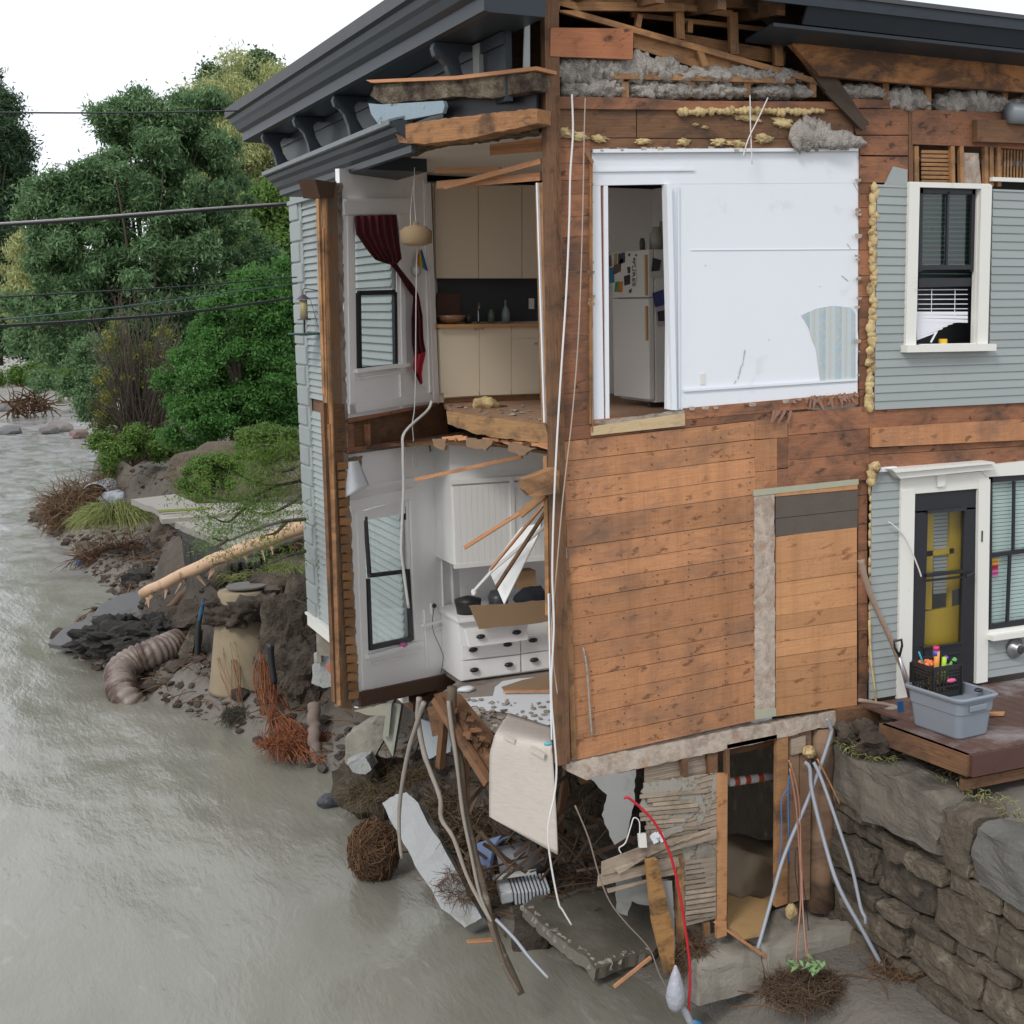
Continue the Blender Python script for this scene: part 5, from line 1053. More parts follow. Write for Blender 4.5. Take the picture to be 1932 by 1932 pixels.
# ================= debris under bay
def stick(name,px,r,mt,label,cat,pl,off=0,k=4,seg=8,group=None,offs=None):
    mb=MB(); pts=[U(pl,x,y,(offs[i] if offs else off)) for i,(x,y) in enumerate(px)]; pts=smoothpts(pts,k)
    rr=[r*(1.0-.35*i/len(pts))*R(.9,1.1) for i in range(len(pts))] if not isinstance(r,list) else r
    mb.tube(pts,rr,seg); return tag(mb.build(name,mt,None,True),label,cat,group)
m_branch=mat('wet_branch',(.15,.115,.08),.8,(.09,.065,.045),12,(.3,.27,.22),6,.6,.7,.5,40,.01)
m_pale=mat('pale_branch',(.33,.29,.25),.7,(.24,.21,.18),9,bump=.3,bsc=30)
stick('branch',[(853,1296),(853,1367),(868,1445),(876,1525),(888,1582),(905,1650),(930,1750),(950,1800),(984,1876)],.05,m_branch,'thick dark mossy branch standing from the water to the broken floor','branch',Mw,.05)
stick('branch',[(846,1322),(853,1380),(861,1432),(873,1532),(888,1607),(906,1690),(930,1745)],.022,m_pale,'pale slender branch just left of the thick dark branch','branch',Mw,.12)
stick('branch',[(791,1316),(789,1360),(800,1420),(814,1460),(831,1507),(833,1545),(856,1582),(880,1650),(905,1700),(925,1735)],.028,m_pale,'pale crooked branch hanging from under the bay','branch',Mw,.10)
stick('branch',[(800,1325),(788,1360),(770,1420),(755,1507),(753,1570),(758,1620)],.026,m_pale,'pale branch arching down left over the granite slab','branch',Mw,.14)
stick('branch',[(925,1740),(940,1790),(955,1830),(980,1874)],.03,m_branch,'broken branch end lying in the water','branch',Mw,.2)
stick('white_pipe',[(936,1735),(970,1770),(1000,1808),(1034,1845)],.018,m_conduit,'thin pale pipe slanting into the water right of the branches','pipe',Mw,.18)
mb=MB(); mb.pp([(880,1773),(932,1768),(932,1774),(884,1777)],zp(.03),0,.02); tag(mb.build('orange_splinter',m_lath),'orange splinter floating at the branch tips','stick')
# granite slab leaning into water
gs=MB(); 
A=[U(zp(1.5),720,1512),U(zp(1.5),764,1493),U(zp(.15),905,1738),U(zp(.10),878,1750),U(zp(.35),800,1655)]
pts=[U(Mw,720,1515,-.2),U(Mw,765,1492,-.35),U(Mw,835,1600,-.2),U(Mw,908,1738,.0),U(Mw,878,1750,.25),U(Mw,800,1660,.25),U(Mw,735,1560,.1)]
def bulk(mb,px,pl,off,th,sub=2,amp=.02,n2=None):
    pts=[U(pl,x,y,off) for x,y in px]; bm=bmesh.new(); n=pl[1]; a=[bm.verts.new(p) for p in pts]; b=[bm.verts.new(p-n*th) for p in pts]
    bm.faces.new(a); bm.faces.new(b[::-1])
    for i in range(len(a)): j=(i+1)%len(a); bm.faces.new([a[i],b[i],b[j],a[j]])
    bmesh.ops.recalc_face_normals(bm,faces=bm.faces[:]); bmesh.ops.triangulate(bm,faces=bm.faces[:]); bmesh.ops.subdivide_edges(bm,edges=bm.edges[:],cuts=sub*2,use_grid_fill=True)
    sd=V((R(0,99),R(0,99),R(0,99))); vs=[]
    for v_ in bm.verts: p=v_.co; vs.append(p+noise.noise_vector(p*4+sd)*amp+noise.noise_vector(p*14+sd)*amp*.4)
    f=[[q.index for q in fa.verts] for fa in bm.faces]; bm.free(); mb.add(vs,f)
    return mb
gp=(U(zp(.2),880,1748),V((-.55,-.75,.55)).normalized())
gm=MB(); bulk(gm,[(719,1514),(745,1496),(766,1493),(800,1535),(852,1625),(908,1736),(878,1752),(835,1712),(800,1662),(762,1590)],gp,0,.45,2,.03); tag(gm.build('granite_slab',mat('pale_granite',(.42,.43,.43),.85,(.34,.35,.36),30,(.25,.24,.22),1.8,.55,.7,.5,40,.02)),'long pale granite slab sliding into the water below the bay','granite slab')
def brock(name,px,pl,off,th,mt,label,cat='rock',amp=.03,smooth=False):
    m_=MB(); bulk(m_,px,pl,off,th,2,amp); return tag(m_.build(name,mt,None,smooth),label,cat)
Pb=fp(-.1,6.5)
brock('concrete_chunk',[(651,1392),(680,1374),(700,1366),(735,1372),(722,1400),(700,1440),(672,1455),(651,1440)],fp(-.3,7.2),0,.5,m_conc,'angular pale concrete chunk at the water edge below the house','concrete chunk')
brock('granite_chunk',[(651,1440),(692,1428),(704,1450),(690,1460),(668,1456)],fp(-.35,6.9),0,.3,m_gran,'small grey granite chunk under the angular concrete chunk','rock')
brock('foundation_stone',[(588,1255),(630,1245),(632,1292),(610,1298),(588,1290)],fp(-.3,8.0),0,.5,m_gran,'squared foundation stone below the corner of the siding','foundation stone')
brock('foundation_stone',[(590,1238),(608,1236),(612,1252),(592,1252)],fp(-.3,8.0),0,.4,m_gran,'small rounded stone above the squared foundation stone','foundation stone')
mb=MB(); mb.pp([(601,1196),(628,1212),(630,1240),(603,1236)],fp(-.2,7.6),0,.4); mb.pp([(596,1180),(604,1184),(606,1250),(598,1250)],fp(-.3,7.9),0,.1); mb.build('foundation_pier',m_conc,H)
brock('brick_chunk',[(613,1254),(630,1250),(634,1262),(622,1270)],fp(-.45,7.6),0,.1,mat('brick',(.42,.17,.11),.9,bump=.3),'pink brick chunk on the squared foundation stone','brick',.01)
mb=MB(); Q_=fp(-.3,6.2)
mb.pp([(730,1327),(739,1327),(733,1390),(722,1390)],Q_,0,.3); mb.pp([(739,1327),(756,1328),(752,1380),(740,1425),(722,1392),(733,1388)],Q_,-.1,.02); mb.pp([(752,1328),(757,1330),(741,1428),(737,1420)],Q_,.02,.2); tag(mb.build('broken_cabinet_side',mat('greenish_paint',(.40,.41,.35),.6,(.30,.31,.26),4)),'greenish white broken box frame hanging under the bay','box frame')
mb=MB(); mb.pp(jag([(792,1356),(812,1362),(851,1380),(850,1418),(832,1422),(810,1432),(802,1425)],1.5,7),fp(.2,5.2),0,.03); tag(mb.build('pale_board',mat('pale_board',(.50,.56,.60),.6,(.42,.46,.48),5)),'pale blue white board wedged between the posts under the floor','board')
mb=MB(); mb.pp([(806,1335),(830,1328),(834,1385),(816,1390)],Mw,-.3,.1); mb.pbar(840,1340,830,1448,Mw,.07,.07,-.1); mb.pbar(876,1400,880,1520,Mw,.06,.06,-.4); mb.build('under_post',m_dk,H)
mb=MB(); mb.pp(jag([(668,1342),(730,1328),(727,1350),(700,1350)],1,8),fp(-.3,6.6),0,.05); tag(mb.build('dirty_board',mat('loose_panel_m',(.42,.40,.33),.8,(.3,.27,.2),6)),'dirty cream panel on the ground under the bay','panel')
# bank debris
ball=MB(); bc_=U(zp(.35),707,1605); 
def strands(name,c,r,n,mt,label,cat,ln=1.2,th=.005,wob=.25):
    mb=MB()
    for i in range(n):
        d=V((R(-1,1),R(-1,1),R(-.8,1))).normalized(); a=V((R(-1,1),R(-1,1),R(-1,1))); a=(a-d*a.dot(d)).normalized(); k=R(.88,1.08); pts=[]
        L_=ln*R(.4,1.); m=7
        for j in range(m+1):
            t_=(j/m-.5)*L_*2; q=(d*cos(t_)+a*sin(t_)+noise.noise_vector(d*3+a*j)*wob*.6)*k*(1+.25*noise.noise(d*1.5)); pts.append(V(c)+V((q.x*r[0],q.y*r[1],q.z*r[2])))
        mb.tube(pts,th,3,False)
    return tag(mb.build(name,mt),label,cat)
strands('root_ball',bc_,(.29,.27,.36),900,m_root,'round brown root ball standing in the water left of the granite slab','root ball')
mb=MB(); mb.blob(bc_-V((0,0,.05)),(.27,.27,.30),.2,2,3); tag(mb.build('soil_core',m_soil,None,True),'dark soil core inside the round root ball','soil clump')
twigs('straw_debris',U(zp(.5),735,1480),(.6,.5,.16),900,mat('wet_straw',(.17,.125,.06),.9,(.09,.065,.035),5,isl=.5,bump=0),'mat of straw and roots caught above the granite slab','plant debris',ln=.35,kind='stuff',th=.004)
mb=MB()
for q in ((700,1480,.5,.4),(740,1500,.45,.3),(800,1530,.4,.35),(850,1590,.35,.3),(880,1660,.3,.25)): mb.blob(U(zp(q[3]),q[0],q[1]),(q[2],q[2],q[3]),.4,2,3)
tag(mb.build('soil_mound',m_soil),'dark wet soil mound behind the granite slab','soil mound')
twigs('straw_debris',U(zp(.9),850,1560),(.35,.7,.4),900,mat('brown_straw',(.14,.10,.055),.9,(.08,.055,.03),5,isl=.4,bump=0),'mat of brown grass and twigs beneath the broken floor','plant debris',ln=.3,kind='stuff')
twigs('straw_debris',U(zp(.6),880,1665),(.32,.35,.18),700,m_root,'twigs and leaves packed beside the blue bin','plant debris',ln=.18,th=.004,kind='stuff')
mb=MB(); mb.blob(U(zp(.06),628,1511),(.22,.17,.12),.3,1.5,3); tag(mb.build('river_rock',mat('black_rock',(.03,.036,.045),.55,(.05,.055,.06),8,bump=.8,bsc=20),None,True),'black rock alone in the water left of the root ball','rock')
# blue bin
bb=T('blue_bin','pale blue plastic bin tipped on its side under the hanging plywood','bin',tuple(U(fp(.6,3.0),940,1640)))
Bp=fp(.5,3.1)
mb=MB(); mb.pp([(899,1592),(945,1577),(932,1596),(927,1625),(925,1660),(913,1660)],Bp,0,.02); mb.build('bin_lid',mat('bin_blue',(.20,.27,.45),.4,bump=0),bb)
mb=MB(); a=U(Bp,935,1640,-.3); mb.tube(smoothpts([U(Bp,926,1656),U(Bp,929,1620),U(Bp,938,1592),U(Bp,960,1579),U(Bp,985,1580)],4),.02,7); mb.build('bin_rim',mat('bin_rim',(.04,.06,.11),.4,bump=0),bb,True)
mb=MB(); p0=U(Bp,940,1630,-.15); p1=U(Bp,1015,1612,-.25); mb.tube([p0,p1],[.19,.17],20); tag(mb.build('grey_drum',mat('drum_grey',(.20,.21,.24),.5,(.13,.13,.14),5),None,True),'grey drum lying behind the blue bin','drum')
mb=MB(); mb.pbar(930,1656,1012,1644,Bp,.04,.06,.06); tag(mb.build('white_bar',mat('bar_w',(.48,.5,.48),.5,bump=0)),'pale bar lying along the bottom of the grey drum','bar')
rd=T('radiator','small white finned radiator lying in the debris beside the slab','radiator',tuple(U(Bp,985,1690)))
c0=U(Bp,985,1678); ax=XR.copy(); 
for i in range(10):
    p=c0+ax*(-.12+i*.042)+V((0,0,.004*i)); mb=MB(); mb.bar(p+V((0,-.14,-.06)),p+V((0.05,.16,.02)),.17,.026,ax); mb.build('fin',mat('rad_white',(.60,.63,.66),.4,bump=0) if i==0 else bpy.data.materials['rad_white'],rd,bevel=.008)
mb=MB(); p=c0-ax*.22; mb.bar(p+V((0,-.14,-.05)),p+V((.05,.16,.03)),.16,.14,ax); mb.build('end_cap',bpy.data.materials['rad_white'],rd,bevel=.02)
mb=MB(); mb.blob(c0+V((-.05,.1,.16)),(.09,.08,.04),.3,2,2); tag(mb.build('brick_chunk',mat('brick2',(.25,.08,.04),.9),None,True),'dark red brick chunk behind the white radiator','brick')
# ================= retaining wall, deck, upper ground
wallx=2.87
rwT=T('retaining_wall','dry stone retaining wall with big granite cap stones right of the basement','retaining wall',(3.2,-2.5,.4))
mb=MB(); z=.35; rows=[.44,.40,.15,.42,.20,.30]
for ri,h in enumerate(rows):
    y=.25-R(0,.4)
    while y>-7:
        L_=R(.7,2.0) if h>.25 else R(.25,.8); d=.42+R(-.05,.06)
        hh=h*R(.88,1.08)
        mb.rock((wallx+.22+R(-.05,.05),y-L_/2,z+h/2+(y*-.012)),(d+R(-.06,.06),L_*.95,hh*.93),R(-.07,.07),.17,5); y-=L_
    z+=h
mb.build('stone_courses',m_stone,rwT,False)
mb=MB()
for i in range(60): mb.rock((wallx+.12+R(-.04,.06),R(-6.5,.1),R(.4,2.1)),(.25,R(.08,.25),R(.05,.12)),R(-.2,.2),.25,2)
mb.build('chinking_stones',m_stone,rwT)
m_cap=mat('cap_granite',(.20,.178,.145),.9,(.125,.11,.09),6,(.075,.066,.055),1.6,.5,.7,.7,25,.03)
for (ya,yb,zz,mt) in ((-.10,-1.85,2.36,m_cap),(-1.86,-2.25,2.30,m_stone),(-2.28,-4.4,2.28,mat('cap_grey',(.165,.158,.145),.9,(.105,.10,.09),7,bump=.8,bsc=20,bd=.03)),(-4.42,-7,2.28,m_cap)):
    mb=MB(); mb.rock((wallx+.20,(ya+yb)/2,zz-.02),(.46,abs(ya-yb),.56),0,.12,9); mb.build('cap_stone',mt,rwT)
mb=MB(); mb.poly([(wallx+.28,.3,.3),(wallx+.28,-7,.3),(wallx+.28,-7,2.3),(wallx+.28,.3,2.3)],(-1,0,0),.1); mb.build('backing_soil',m_soil,rwT)
mb=MB(); mb.rock((3.12,.1,2.2),(.55,.3,.9),0,.1,4); mb.build('end_stone',m_conc,rwT)
mb=MB()
def ug(u,v_):
    x=wallx+.12+u*11; y=.0-v_*9; return V((x,y,2.50+.05*noise.noise(V((x*1.5,y*1.5,0)))+ (0.04 if u>.05 else .0)))
mb.grid(ug,60,60); struct(mb.build('upper_ground',m_mud,None,True))
twigs('leaf_litter',(3.05,-.35,2.68),(.22,.5,.05),500,m_straw,'yellow brown leaf litter on the top of the stone wall by the house','leaf litter',ln=.08,kind='stuff')
twigs('leaf_litter',(3.25,-2.6,2.62),(.15,2.0,.03),500,m_straw,'leaf litter scattered along the wall top under the deck','leaf litter',ln=.06,kind='stuff')
mb=MB(); mb.pp([(1620,1350),(1665,1345),(1700,1330),(1700,1380),(1650,1400),(1618,1395)],F,.02,.3); 
mb=MB(); bulk(mb,[(1586,1364),(1650,1358),(1652,1430),(1590,1436)],F,.04,.25,1,.03); mb.build('foundation_corner',m_conc,H); mb=MB(); mb.pp([(1584,1341),(1722,1322),(1722,1350),(1584,1370)],F,.10,.14); mb.build('corner_sill_board',m_dk,H)
mb=MB()
for i in range(34): mb.blob((R(2.92,3.22),R(-.72,-.08),R(2.66,2.86)),(R(.06,.14),R(.06,.14),R(.04,.09)),.5,2,2)
tag(mb.build('soil_pile',m_soil),'dark soil and rubble piled in the corner beside the deck and the foundation','soil pile')
dk=T('deck','dark red wooden deck outside the black door','deck',(5,-.95,2.86))
m_deck=wood('deck_board',(.085,.045,.036),(.15,.08,.06),(.05,.02,.02),.1,.15,(.33,.30,.31),(.50,.66),1.0,.3,.55)
mb=MB(); a=V((2.98,-.06,3.0)); b=V((3.15,-1.89,3.0)); nb=34
for i in range(nb): 
    x=3.0+i*.145; y0_=-.05 if i>1 else -.70; mb.bar((x+.17*(-.05-y0_)/1.82,y0_,2.985),(x+.17,-1.87,2.985),.139,.03,(0,0,1))
mb.build('decking',m_deck,dk)
m_rim=mat('deck_paint',(.075,.032,.026),.6,(.11,.045,.036),4,(.06,.03,.025),2)
mb=MB(); mb.bar((3.13,-1.90,2.90),(8,-1.90,2.90),.04,.20,(0,0,1)); mb.build('front_rim',m_rim,dk)
mb=MB(); mb.bar((3.01,-.68,2.90),(3.12,-1.88,2.90),.05,.2,(0,0,1)); mb.bar((3.1,-1.80,2.70),(8,-1.80,2.70),.05,.10,(0,0,1)); mb.build('side_rim',m_dk,dk)
mb=MB(); 
for x in (4.5,6.5): mb.box(x,-1.7,2.4,.12,.12,.5)
mb.build('deck_post',m_dk,dk)
# tub
def rrect(cx,cy,z,sx,sy,r,rz,n=5):
    out=[]
    for (qx,qy,a0) in ((1,1,0),(-1,1,90),(-1,-1,180),(1,-1,270)):
        for k in range(n+1):
            a=math.radians(a0+90*k/n); x=qx*(sx/2-r)+r*cos(a); y=qy*(sy/2-r)+r*sin(a); out.append(V((cx+x*cos(rz)-y*sin(rz),cy+x*sin(rz)+y*cos(rz),z)))
    return out
def shell(mb,rings,closed_bottom=True):
    n=len(rings[0]); v=[p for r_ in rings for p in r_]; f=[]
    for i in range(len(rings)-1):
        for k in range(n): k2=(k+1)%n; f.append([i*n+k,i*n+k2,(i+1)*n+k2,(i+1)*n+k])
    if closed_bottom: f.append(list(range(n))[::-1]); f.append([(len(rings)-1)*n+k for k in range(n)])
    mb.add(v,f)
tx,ty,tr=3.46,-1.17,.10
tubT=T('storage_tub','grey plastic storage tub standing on the deck, crate of toys in it','tub',(tx,ty,3.0))
m_tub=mat('tub_grey',(.22,.25,.29),.45,(.24,.27,.31),3,bump=.02)
mb=MB(); RZ=tr
rings=[rrect(tx,ty,3.005,.38,.62,.06,RZ),rrect(tx,ty,3.02,.40,.64,.07,RZ),rrect(tx,ty,3.24,.44,.69,.07,RZ),rrect(tx,ty,3.245,.46,.71,.07,RZ),rrect(tx,ty,3.37,.475,.73,.07,RZ),rrect(tx,ty,3.375,.53,.80,.09,RZ),rrect(tx,ty,3.395,.54,.81,.09,RZ),rrect(tx,ty,3.41,.50,.77,.08,RZ),rrect(tx,ty,3.40,.46,.72,.07,RZ),rrect(tx,ty,3.31,.44,.69,.07,RZ)]
shell(mb,rings); mb.build('tub_body',m_tub,tubT,True).data.polygons.foreach_set('use_smooth',[False]*len(tubT.children[0].data.polygons))
mb=MB(); mb.box(tx+.03,ty-.37,3.27,.22,.02,.06,RZ); mb.build('handle_panel',m_tub,tubT,bevel=.01)
ct=T('milk_crate','black milk crate of coloured toys standing in the grey tub','crate',(3.42,-1.0,3.32))
cx,cy,cz=3.43,-.98,3.32; mb=MB(); W_=.33
for s in (-1,1):
    for z in (0,.09,.19,.22,.25): 
        h=.05 if z in(0,.25) else .015
        mb.box(cx+s*W_/2,cy,cz+z,.012,W_,h,0); mb.box(cx,cy+s*W_/2,cz+z,W_,.012,h,0)
    for k in range(9): 
        q=-W_/2+W_*k/8; mb.box(cx+s*W_/2,cy+q,cz,.010,.008 if k%8 else .05,.28); mb.box(cx+q,cy+s*W_/2,cz,.008 if k%8 else .05,.010,.28)
    for k in range(8):
        q=-W_/2+W_*k/8; mb.bar((cx+q,cy+s*W_/2,cz+.03),(cx+q+.08,cy+s*W_/2,cz+.18),.006,.008,(0,-1,0))
mb.box(cx,cy,cz,W_,W_,.01); mb.build('crate_body',m_black,ct)
def toy(p,d,r,L_,c,lb,cat='toy'):
    mb=MB(); p=V((cx+p[0],cy+p[1],cz+p[2])); d=V(d).normalized(); mb.tube([p,p+d*L_*.97,p+d*L_],[r,r,r*.6],10); key='toy_%.2f_%.2f_%.2f'%c
    o=mb.build('toy_stick',bpy.data.materials.get(key) or mat(key,c,.4,bump=0),None,True); tag(o,lb,cat,'toys in the black crate'); return o
toy((-.02,-.02,.1),(0.02,-.02,1),.028,.32,(.85,.35,.08),'tall thick orange yellow tube in the crate')
toy((-.02,-.02,.37),(0.02,-.02,1),.032,.05,(.08,.12,.5),'blue band on top of the tall orange tube')
toy((-.02,-.02,.42),(0.02,-.02,1),.03,.04,(.65,.03,.12),'red cap on top of the tall orange tube')
toy((.05,-.04,.1),(.05,0,1),.024,.25,(.42,.65,.05),'lime green tube right of the tall orange tube')
toy((.07,.0,.15),(.8,-.2,1),.022,.22,(.12,.40,.10),'dark green tube leaning right in the crate')
toy((.14,.06,.2),(.2,0,1),.02,.13,(.22,.05,.45),'purple tube at the right corner of the crate')
toy((-.08,.05,.2),(-.5,-.1,1),.008,.24,(.05,.50,.65),'thin turquoise stick leaning left in the crate')
toy((-.10,-.05,.24),(1,.0,.02),.02,.12,(.05,.50,.55),'turquoise tube lying across the crate front')
toy((.12,.02,.22),(1,.4,.4),.02,.05,(.8,.6,.08),'small yellow toy beside the purple tube')
mb=MB()
for i in range(22): mb.blob((cx-.09+R(-.06,.09),cy+.03+R(-.07,.07),cz+.27+R(0,.035)),.022,.1,1,1)
tag(mb.build('toy_beads',mat('toy_orange',(.85,.22,.08),.4,bump=0),None,True),'heap of orange rings in the left of the crate','toy','toys in the black crate')
mb=MB(); mb.blob((cx+.05,cy-.17,cz+.15),(.055,.02,.022),.05,1,2); tag(mb.build('pink_toy',mat('toy_pink',(.70,.12,.25),.4,bump=0),None,True),'pink oval toy showing through the side of the crate','toy','toys in the black crate')
mb=MB()
for i in range(30): mb.blob((cx+R(-.14,.14),cy+R(-.14,.14),cz+.02+R(0,.12)),R(.015,.03),.2,1,1)
tag(mb.build('toy_filling',mat('toy_mixed',(.45,.40,.12),.5,(.35,.08,.05),9,bump=0),None,True),'muddy yellow and red toys at the bottom of the crate','toy','toys in the black crate')
mb=MB(); mb.blob((tx+.17,ty-.2,3.41),(.045,.035,.02),.3,2,2); tag(mb.build('dark_glove',m_black,None,True),'small black object on the right rim of the grey tub','object')
# shovel, branch, stick, stone
sh=T('shovel','snow shovel with black D handle and blue blade behind the grey tub','shovel',tuple(U(F,1705,1330,.3)))
Sp=(V((0,-.42,0)),V((0,-1,0)))
mb=MB(); a=U(Sp,1697,1240); b=U(Sp,1712,1300); c=b+(b-a)*.25; mb.tube([a,c],.018,10); mb.build('shaft',m_steel,sh,True)
mb=MB(); q=[U(Sp,x,y) for x,y in ((1697,1238),(1688,1222),(1687,1210),(1701,1207),(1702,1218),(1697,1238))]; mb.tube(q,.013,8); mb.build('d_handle',m_black,sh,True)
mb=MB(); mb.pp([(1694,1324),(1704,1322),(1708,1362),(1697,1368),(1696,1345)],Sp,.05,.02); mb.build('blade',mat('shovel_blue',(.015,.09,.24),.35,bump=0),sh,bevel=.004)
stick('branch',[(1624,1056),(1632,1092),(1650,1140),(1680,1205),(1715,1292),(1718,1310)],.036,mat('bare_wood',(.36,.26,.20),.7,(.27,.19,.14),9,bump=.3,bsc=25),'barkless pole leaning on the grey siding left of the door','pole',F,.14)
stick('stick',[(1620,1321),(1665,1328),(1702,1336)],.022,bpy.data.materials['bare_wood'],'short pale stick lying behind the blue shovel blade','stick',F,.3)
mb=MB(); mb.blob(U(F,1680,1345,.28),(.11,.1,.09),.05,1,3); tag(mb.build('round_stone',m_conc,None,True),'round tan stone beside the blue shovel blade','stone')
stick('vine',[(1640,1170),(1643,1240),(1650,1300),(1653,1328)],.014,m_foam,'thin mossy vine hanging at the left edge of the lower siding','vine',F,.06)
mb=MB(); mb.pp([(1862,1343),(1896,1342),(1894,1347),(1862,1348)],zp(3.03),0,.02); tag(mb.build('wood_scrap',m_new),'light wood scrap on the deck right of the tub','board')
mb=MB(); p=U(F,1925,215,.12); mb.tube([p-V((.15,0,0)),p+V((1.,0,0))],.10,16); tag(mb.build('floodlight',mat('lamp_gray',(.22,.25,.28),.4),None,True),'grey cylindrical floodlight at the upper right corner of the wall','floodlight')
# bird feeder
bf=T('bird_feeder','tube bird feeder hanging from a hook in front of the left siding','bird feeder',tuple(U(xp(-.75),577,580)))
Bf=fp(-.75,7.0)
mb=MB(); c=U(Bf,573,584); s_=(c-CP).length/2700; mb.lathe(c,[(7*s_,-17*s_),(7*s_,17*s_)],16); mb.build('seed_tube',mat('seed',(.45,.37,.20),.4,(.25,.20,.10),10,bump=0),bf,True)
mb=MB(); mb.lathe(c,[(13*s_,18*s_),(11*s_,20*s_),(3*s_,27*s_)],18); mb.lathe(c,[(12*s_,-19*s_),(12*s_,-17*s_),(4*s_,-16*s_)],18); mb.build('cap',mat('feeder_purple',(.10,.07,.10),.4,bump=0),bf,True)
mb=MB(); mb.lathe(c,[(4*s_,-47*s_),(28*s_,-45*s_),(30*s_,-42*s_),(28*s_,-42*s_)],24); mb.build('tray',mat('feeder_green',(.03,.10,.08),.5,bump=0),bf,True)
mb=MB(); mb.tube([c+V((0,0,-19*s_)),c+V((0,0,-45*s_))],.012,6); mb.tube([c+V((0,0,27*s_)),c+V((0,0,34*s_)),c+V((.02,0,38*s_)),U(xp(-.45),600,548)],.006,6); mb.tube([c+XR*28*s_-V((0,0,44*s_)),c+XR*13*s_+V((0,0,17*s_)) ],.004,4); mb.build('wire_hook',m_wireb,bf)
# ================= terrain and river
SH=[(-12,2.1),(-3,1.9),(-1,1.6),(.2,1.55),(.8,1.35),(1.3,1.2),(2.0,.5),(3.2,.25),(5,.15),(7.0,.15),(8.8,.15),(10.1,-.2),(12,-.75),(13.5,-1.25),(15,-1.7),(17,-2.15),(20,-2.9),(21.5,-2.95),(23,-1.4),(26,-1.3),(30,-1.6),(34,-1.7),(38,-2.2),(42,-2.4),(45,-1.0),(52,.6),(62,2.0),(72,2.6),(82,4),(90,5)]
def xs(y):
    for (a,b),(c,d) in zip(SH[:-1],SH[1:]):
        if a<=y<=c: return b+(d-b)*(y-a)/(c-a)
    return SH[0][1] if y<SH[0][0] else SH[-1][1]
def sst(a,b,x): t_=min(1,max(0,(x-a)/(b-a))); return t_*t_*(3-2*t_)
def hgt(x,y):
    d=x-xs(y); nz_=noise.noise(V((x*.9,y*.9,1.3)))*.18+noise.noise(V((x*2.7,y*2.7,4.)))*.09
    if d<0: return max(-1.5,d*.9)
    if y<.9:  # mud flat in front
        return min(.62,.9*d)*1.0+nz_*.15
    if y<8.3:
        base=.30*sst(0,.4,d)+(.15+2.0*sst(4,8.2,y))*sst(.5,1.7,d); m=1.0 if y>2.6 else .1
        return base*m+nz_*.6
    a=1.25 if y>12 else .8
    if y>18: a=1.7
    lo=.45; top=1.55 if y<18 else (1.75 if y<60 else .8)
    if 12<y<20: a=1.35
    h=lo*sst(0,.8,d)+top*sst(a,a+.9,d)
    if y>44: h=h*(1-.55*sst(44,60,y))
    h+= .9*sst(7,12,d)*(1 if y>30 else .2)
    return h+nz_+.05*noise.noise(V((x*6,y*6,2.)))+.03*noise.noise(V((x*13,y*13,2.)))
mb=MB()
def tf(u,v_):
    y=-12+ (1-(1-u)**.0+ 0) if False else None
ysl=[ -12+i*.5 for i in range(24)]+[0+i*.16 for i in range(140)]+[22.4+i*.35 for i in range(70)]+[47+i*1.2 for i in range(36)]
def xrow(y):
    s=xs(y); return [s-1.5+i*.16 for i in range(50)]+[s+6.5+i*i*.12 for i in range(1,24)]
vs=[];f=[];nx=73
for y in ysl:
    for x in xrow(y): vs.append(V((x,y,hgt(x,y))))
for j in range(len(ysl)-1):
    for i in range(nx-1): a=j*nx+i; f.append([a,a+1,a+nx+1,a+nx])
mb.add(vs,f)
# drop the part under retaining-wall terrace / inside
t=NT('river_bank'); v=t.coord('Object'); n1=t.noise(v,1.1,7,.65,.3); n2=t.noise(v,7,6,.7); sx=t.n('SeparateXYZ'); t.l(v,sx.inputs[0])
c=t.mix(n2,(.060,.047,.036),(.125,.10,.077)); c=t.mix(t.ramp(n1,[(.45,0.),(.68,1.)]),c,(.045,.038,.032))
zz=t.math('ADD',sx.outputs[2],t.math('MULTIPLY',n1,.5)); low=t.ramp(zz,[(.55,1.),(.85,0.)]); fr_=t.ramp(sx.outputs[1],[(.0,1.),(.9,1.),(1.,0.)]); low=t.math('MAXIMUM',low,fr_); c=t.mix(low,c,t.mix(n2,(.155,.137,.115),(.20,.18,.155)))
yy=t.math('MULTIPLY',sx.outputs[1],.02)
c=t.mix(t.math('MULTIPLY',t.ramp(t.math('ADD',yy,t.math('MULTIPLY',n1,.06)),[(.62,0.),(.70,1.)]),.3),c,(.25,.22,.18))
t.col(c); t.bump(n2,.8,.08); m_bank=t.ro(.8)
struct(mb.build('riverbank',m_bank,None,True))
# water
wt=NT('muddy_water'); v=wt.coord('Object',(1,.30,1),(0,0,-.45)); n0=wt.noise(wt.coord('Object',(1,.5,1),(0,0,.3)),.35,5,.6,.6); n1=wt.noise(v,3.2,5,.62,.8); n2=wt.noise(v,.9,4,.55,.4); n3=wt.noise(v,13,4,.6)
cc=wt.mix(wt.ramp(n0,[(.3,0.),(.7,1.)]),(.205,.196,.158),(.258,.248,.208))
cc=wt.mix(wt.math('MULTIPLY',wt.ramp(n1,[(.60,0.),(.74,1.)]),.30),cc,(.44,.44,.42))
sx=wt.n('SeparateXYZ'); wt.l(wt.coord('Object'),sx.inputs[0]); far=wt.ramp(wt.math('MULTIPLY',sx.outputs[1],.01),[(.20,0.),(.48,1.)]); fo=wt.ramp(wt.noise(wt.coord('Object',(1,.5,1),(0,0,.4)),1.1,6,.7,.8),[(.38,0.),(.62,1.)])
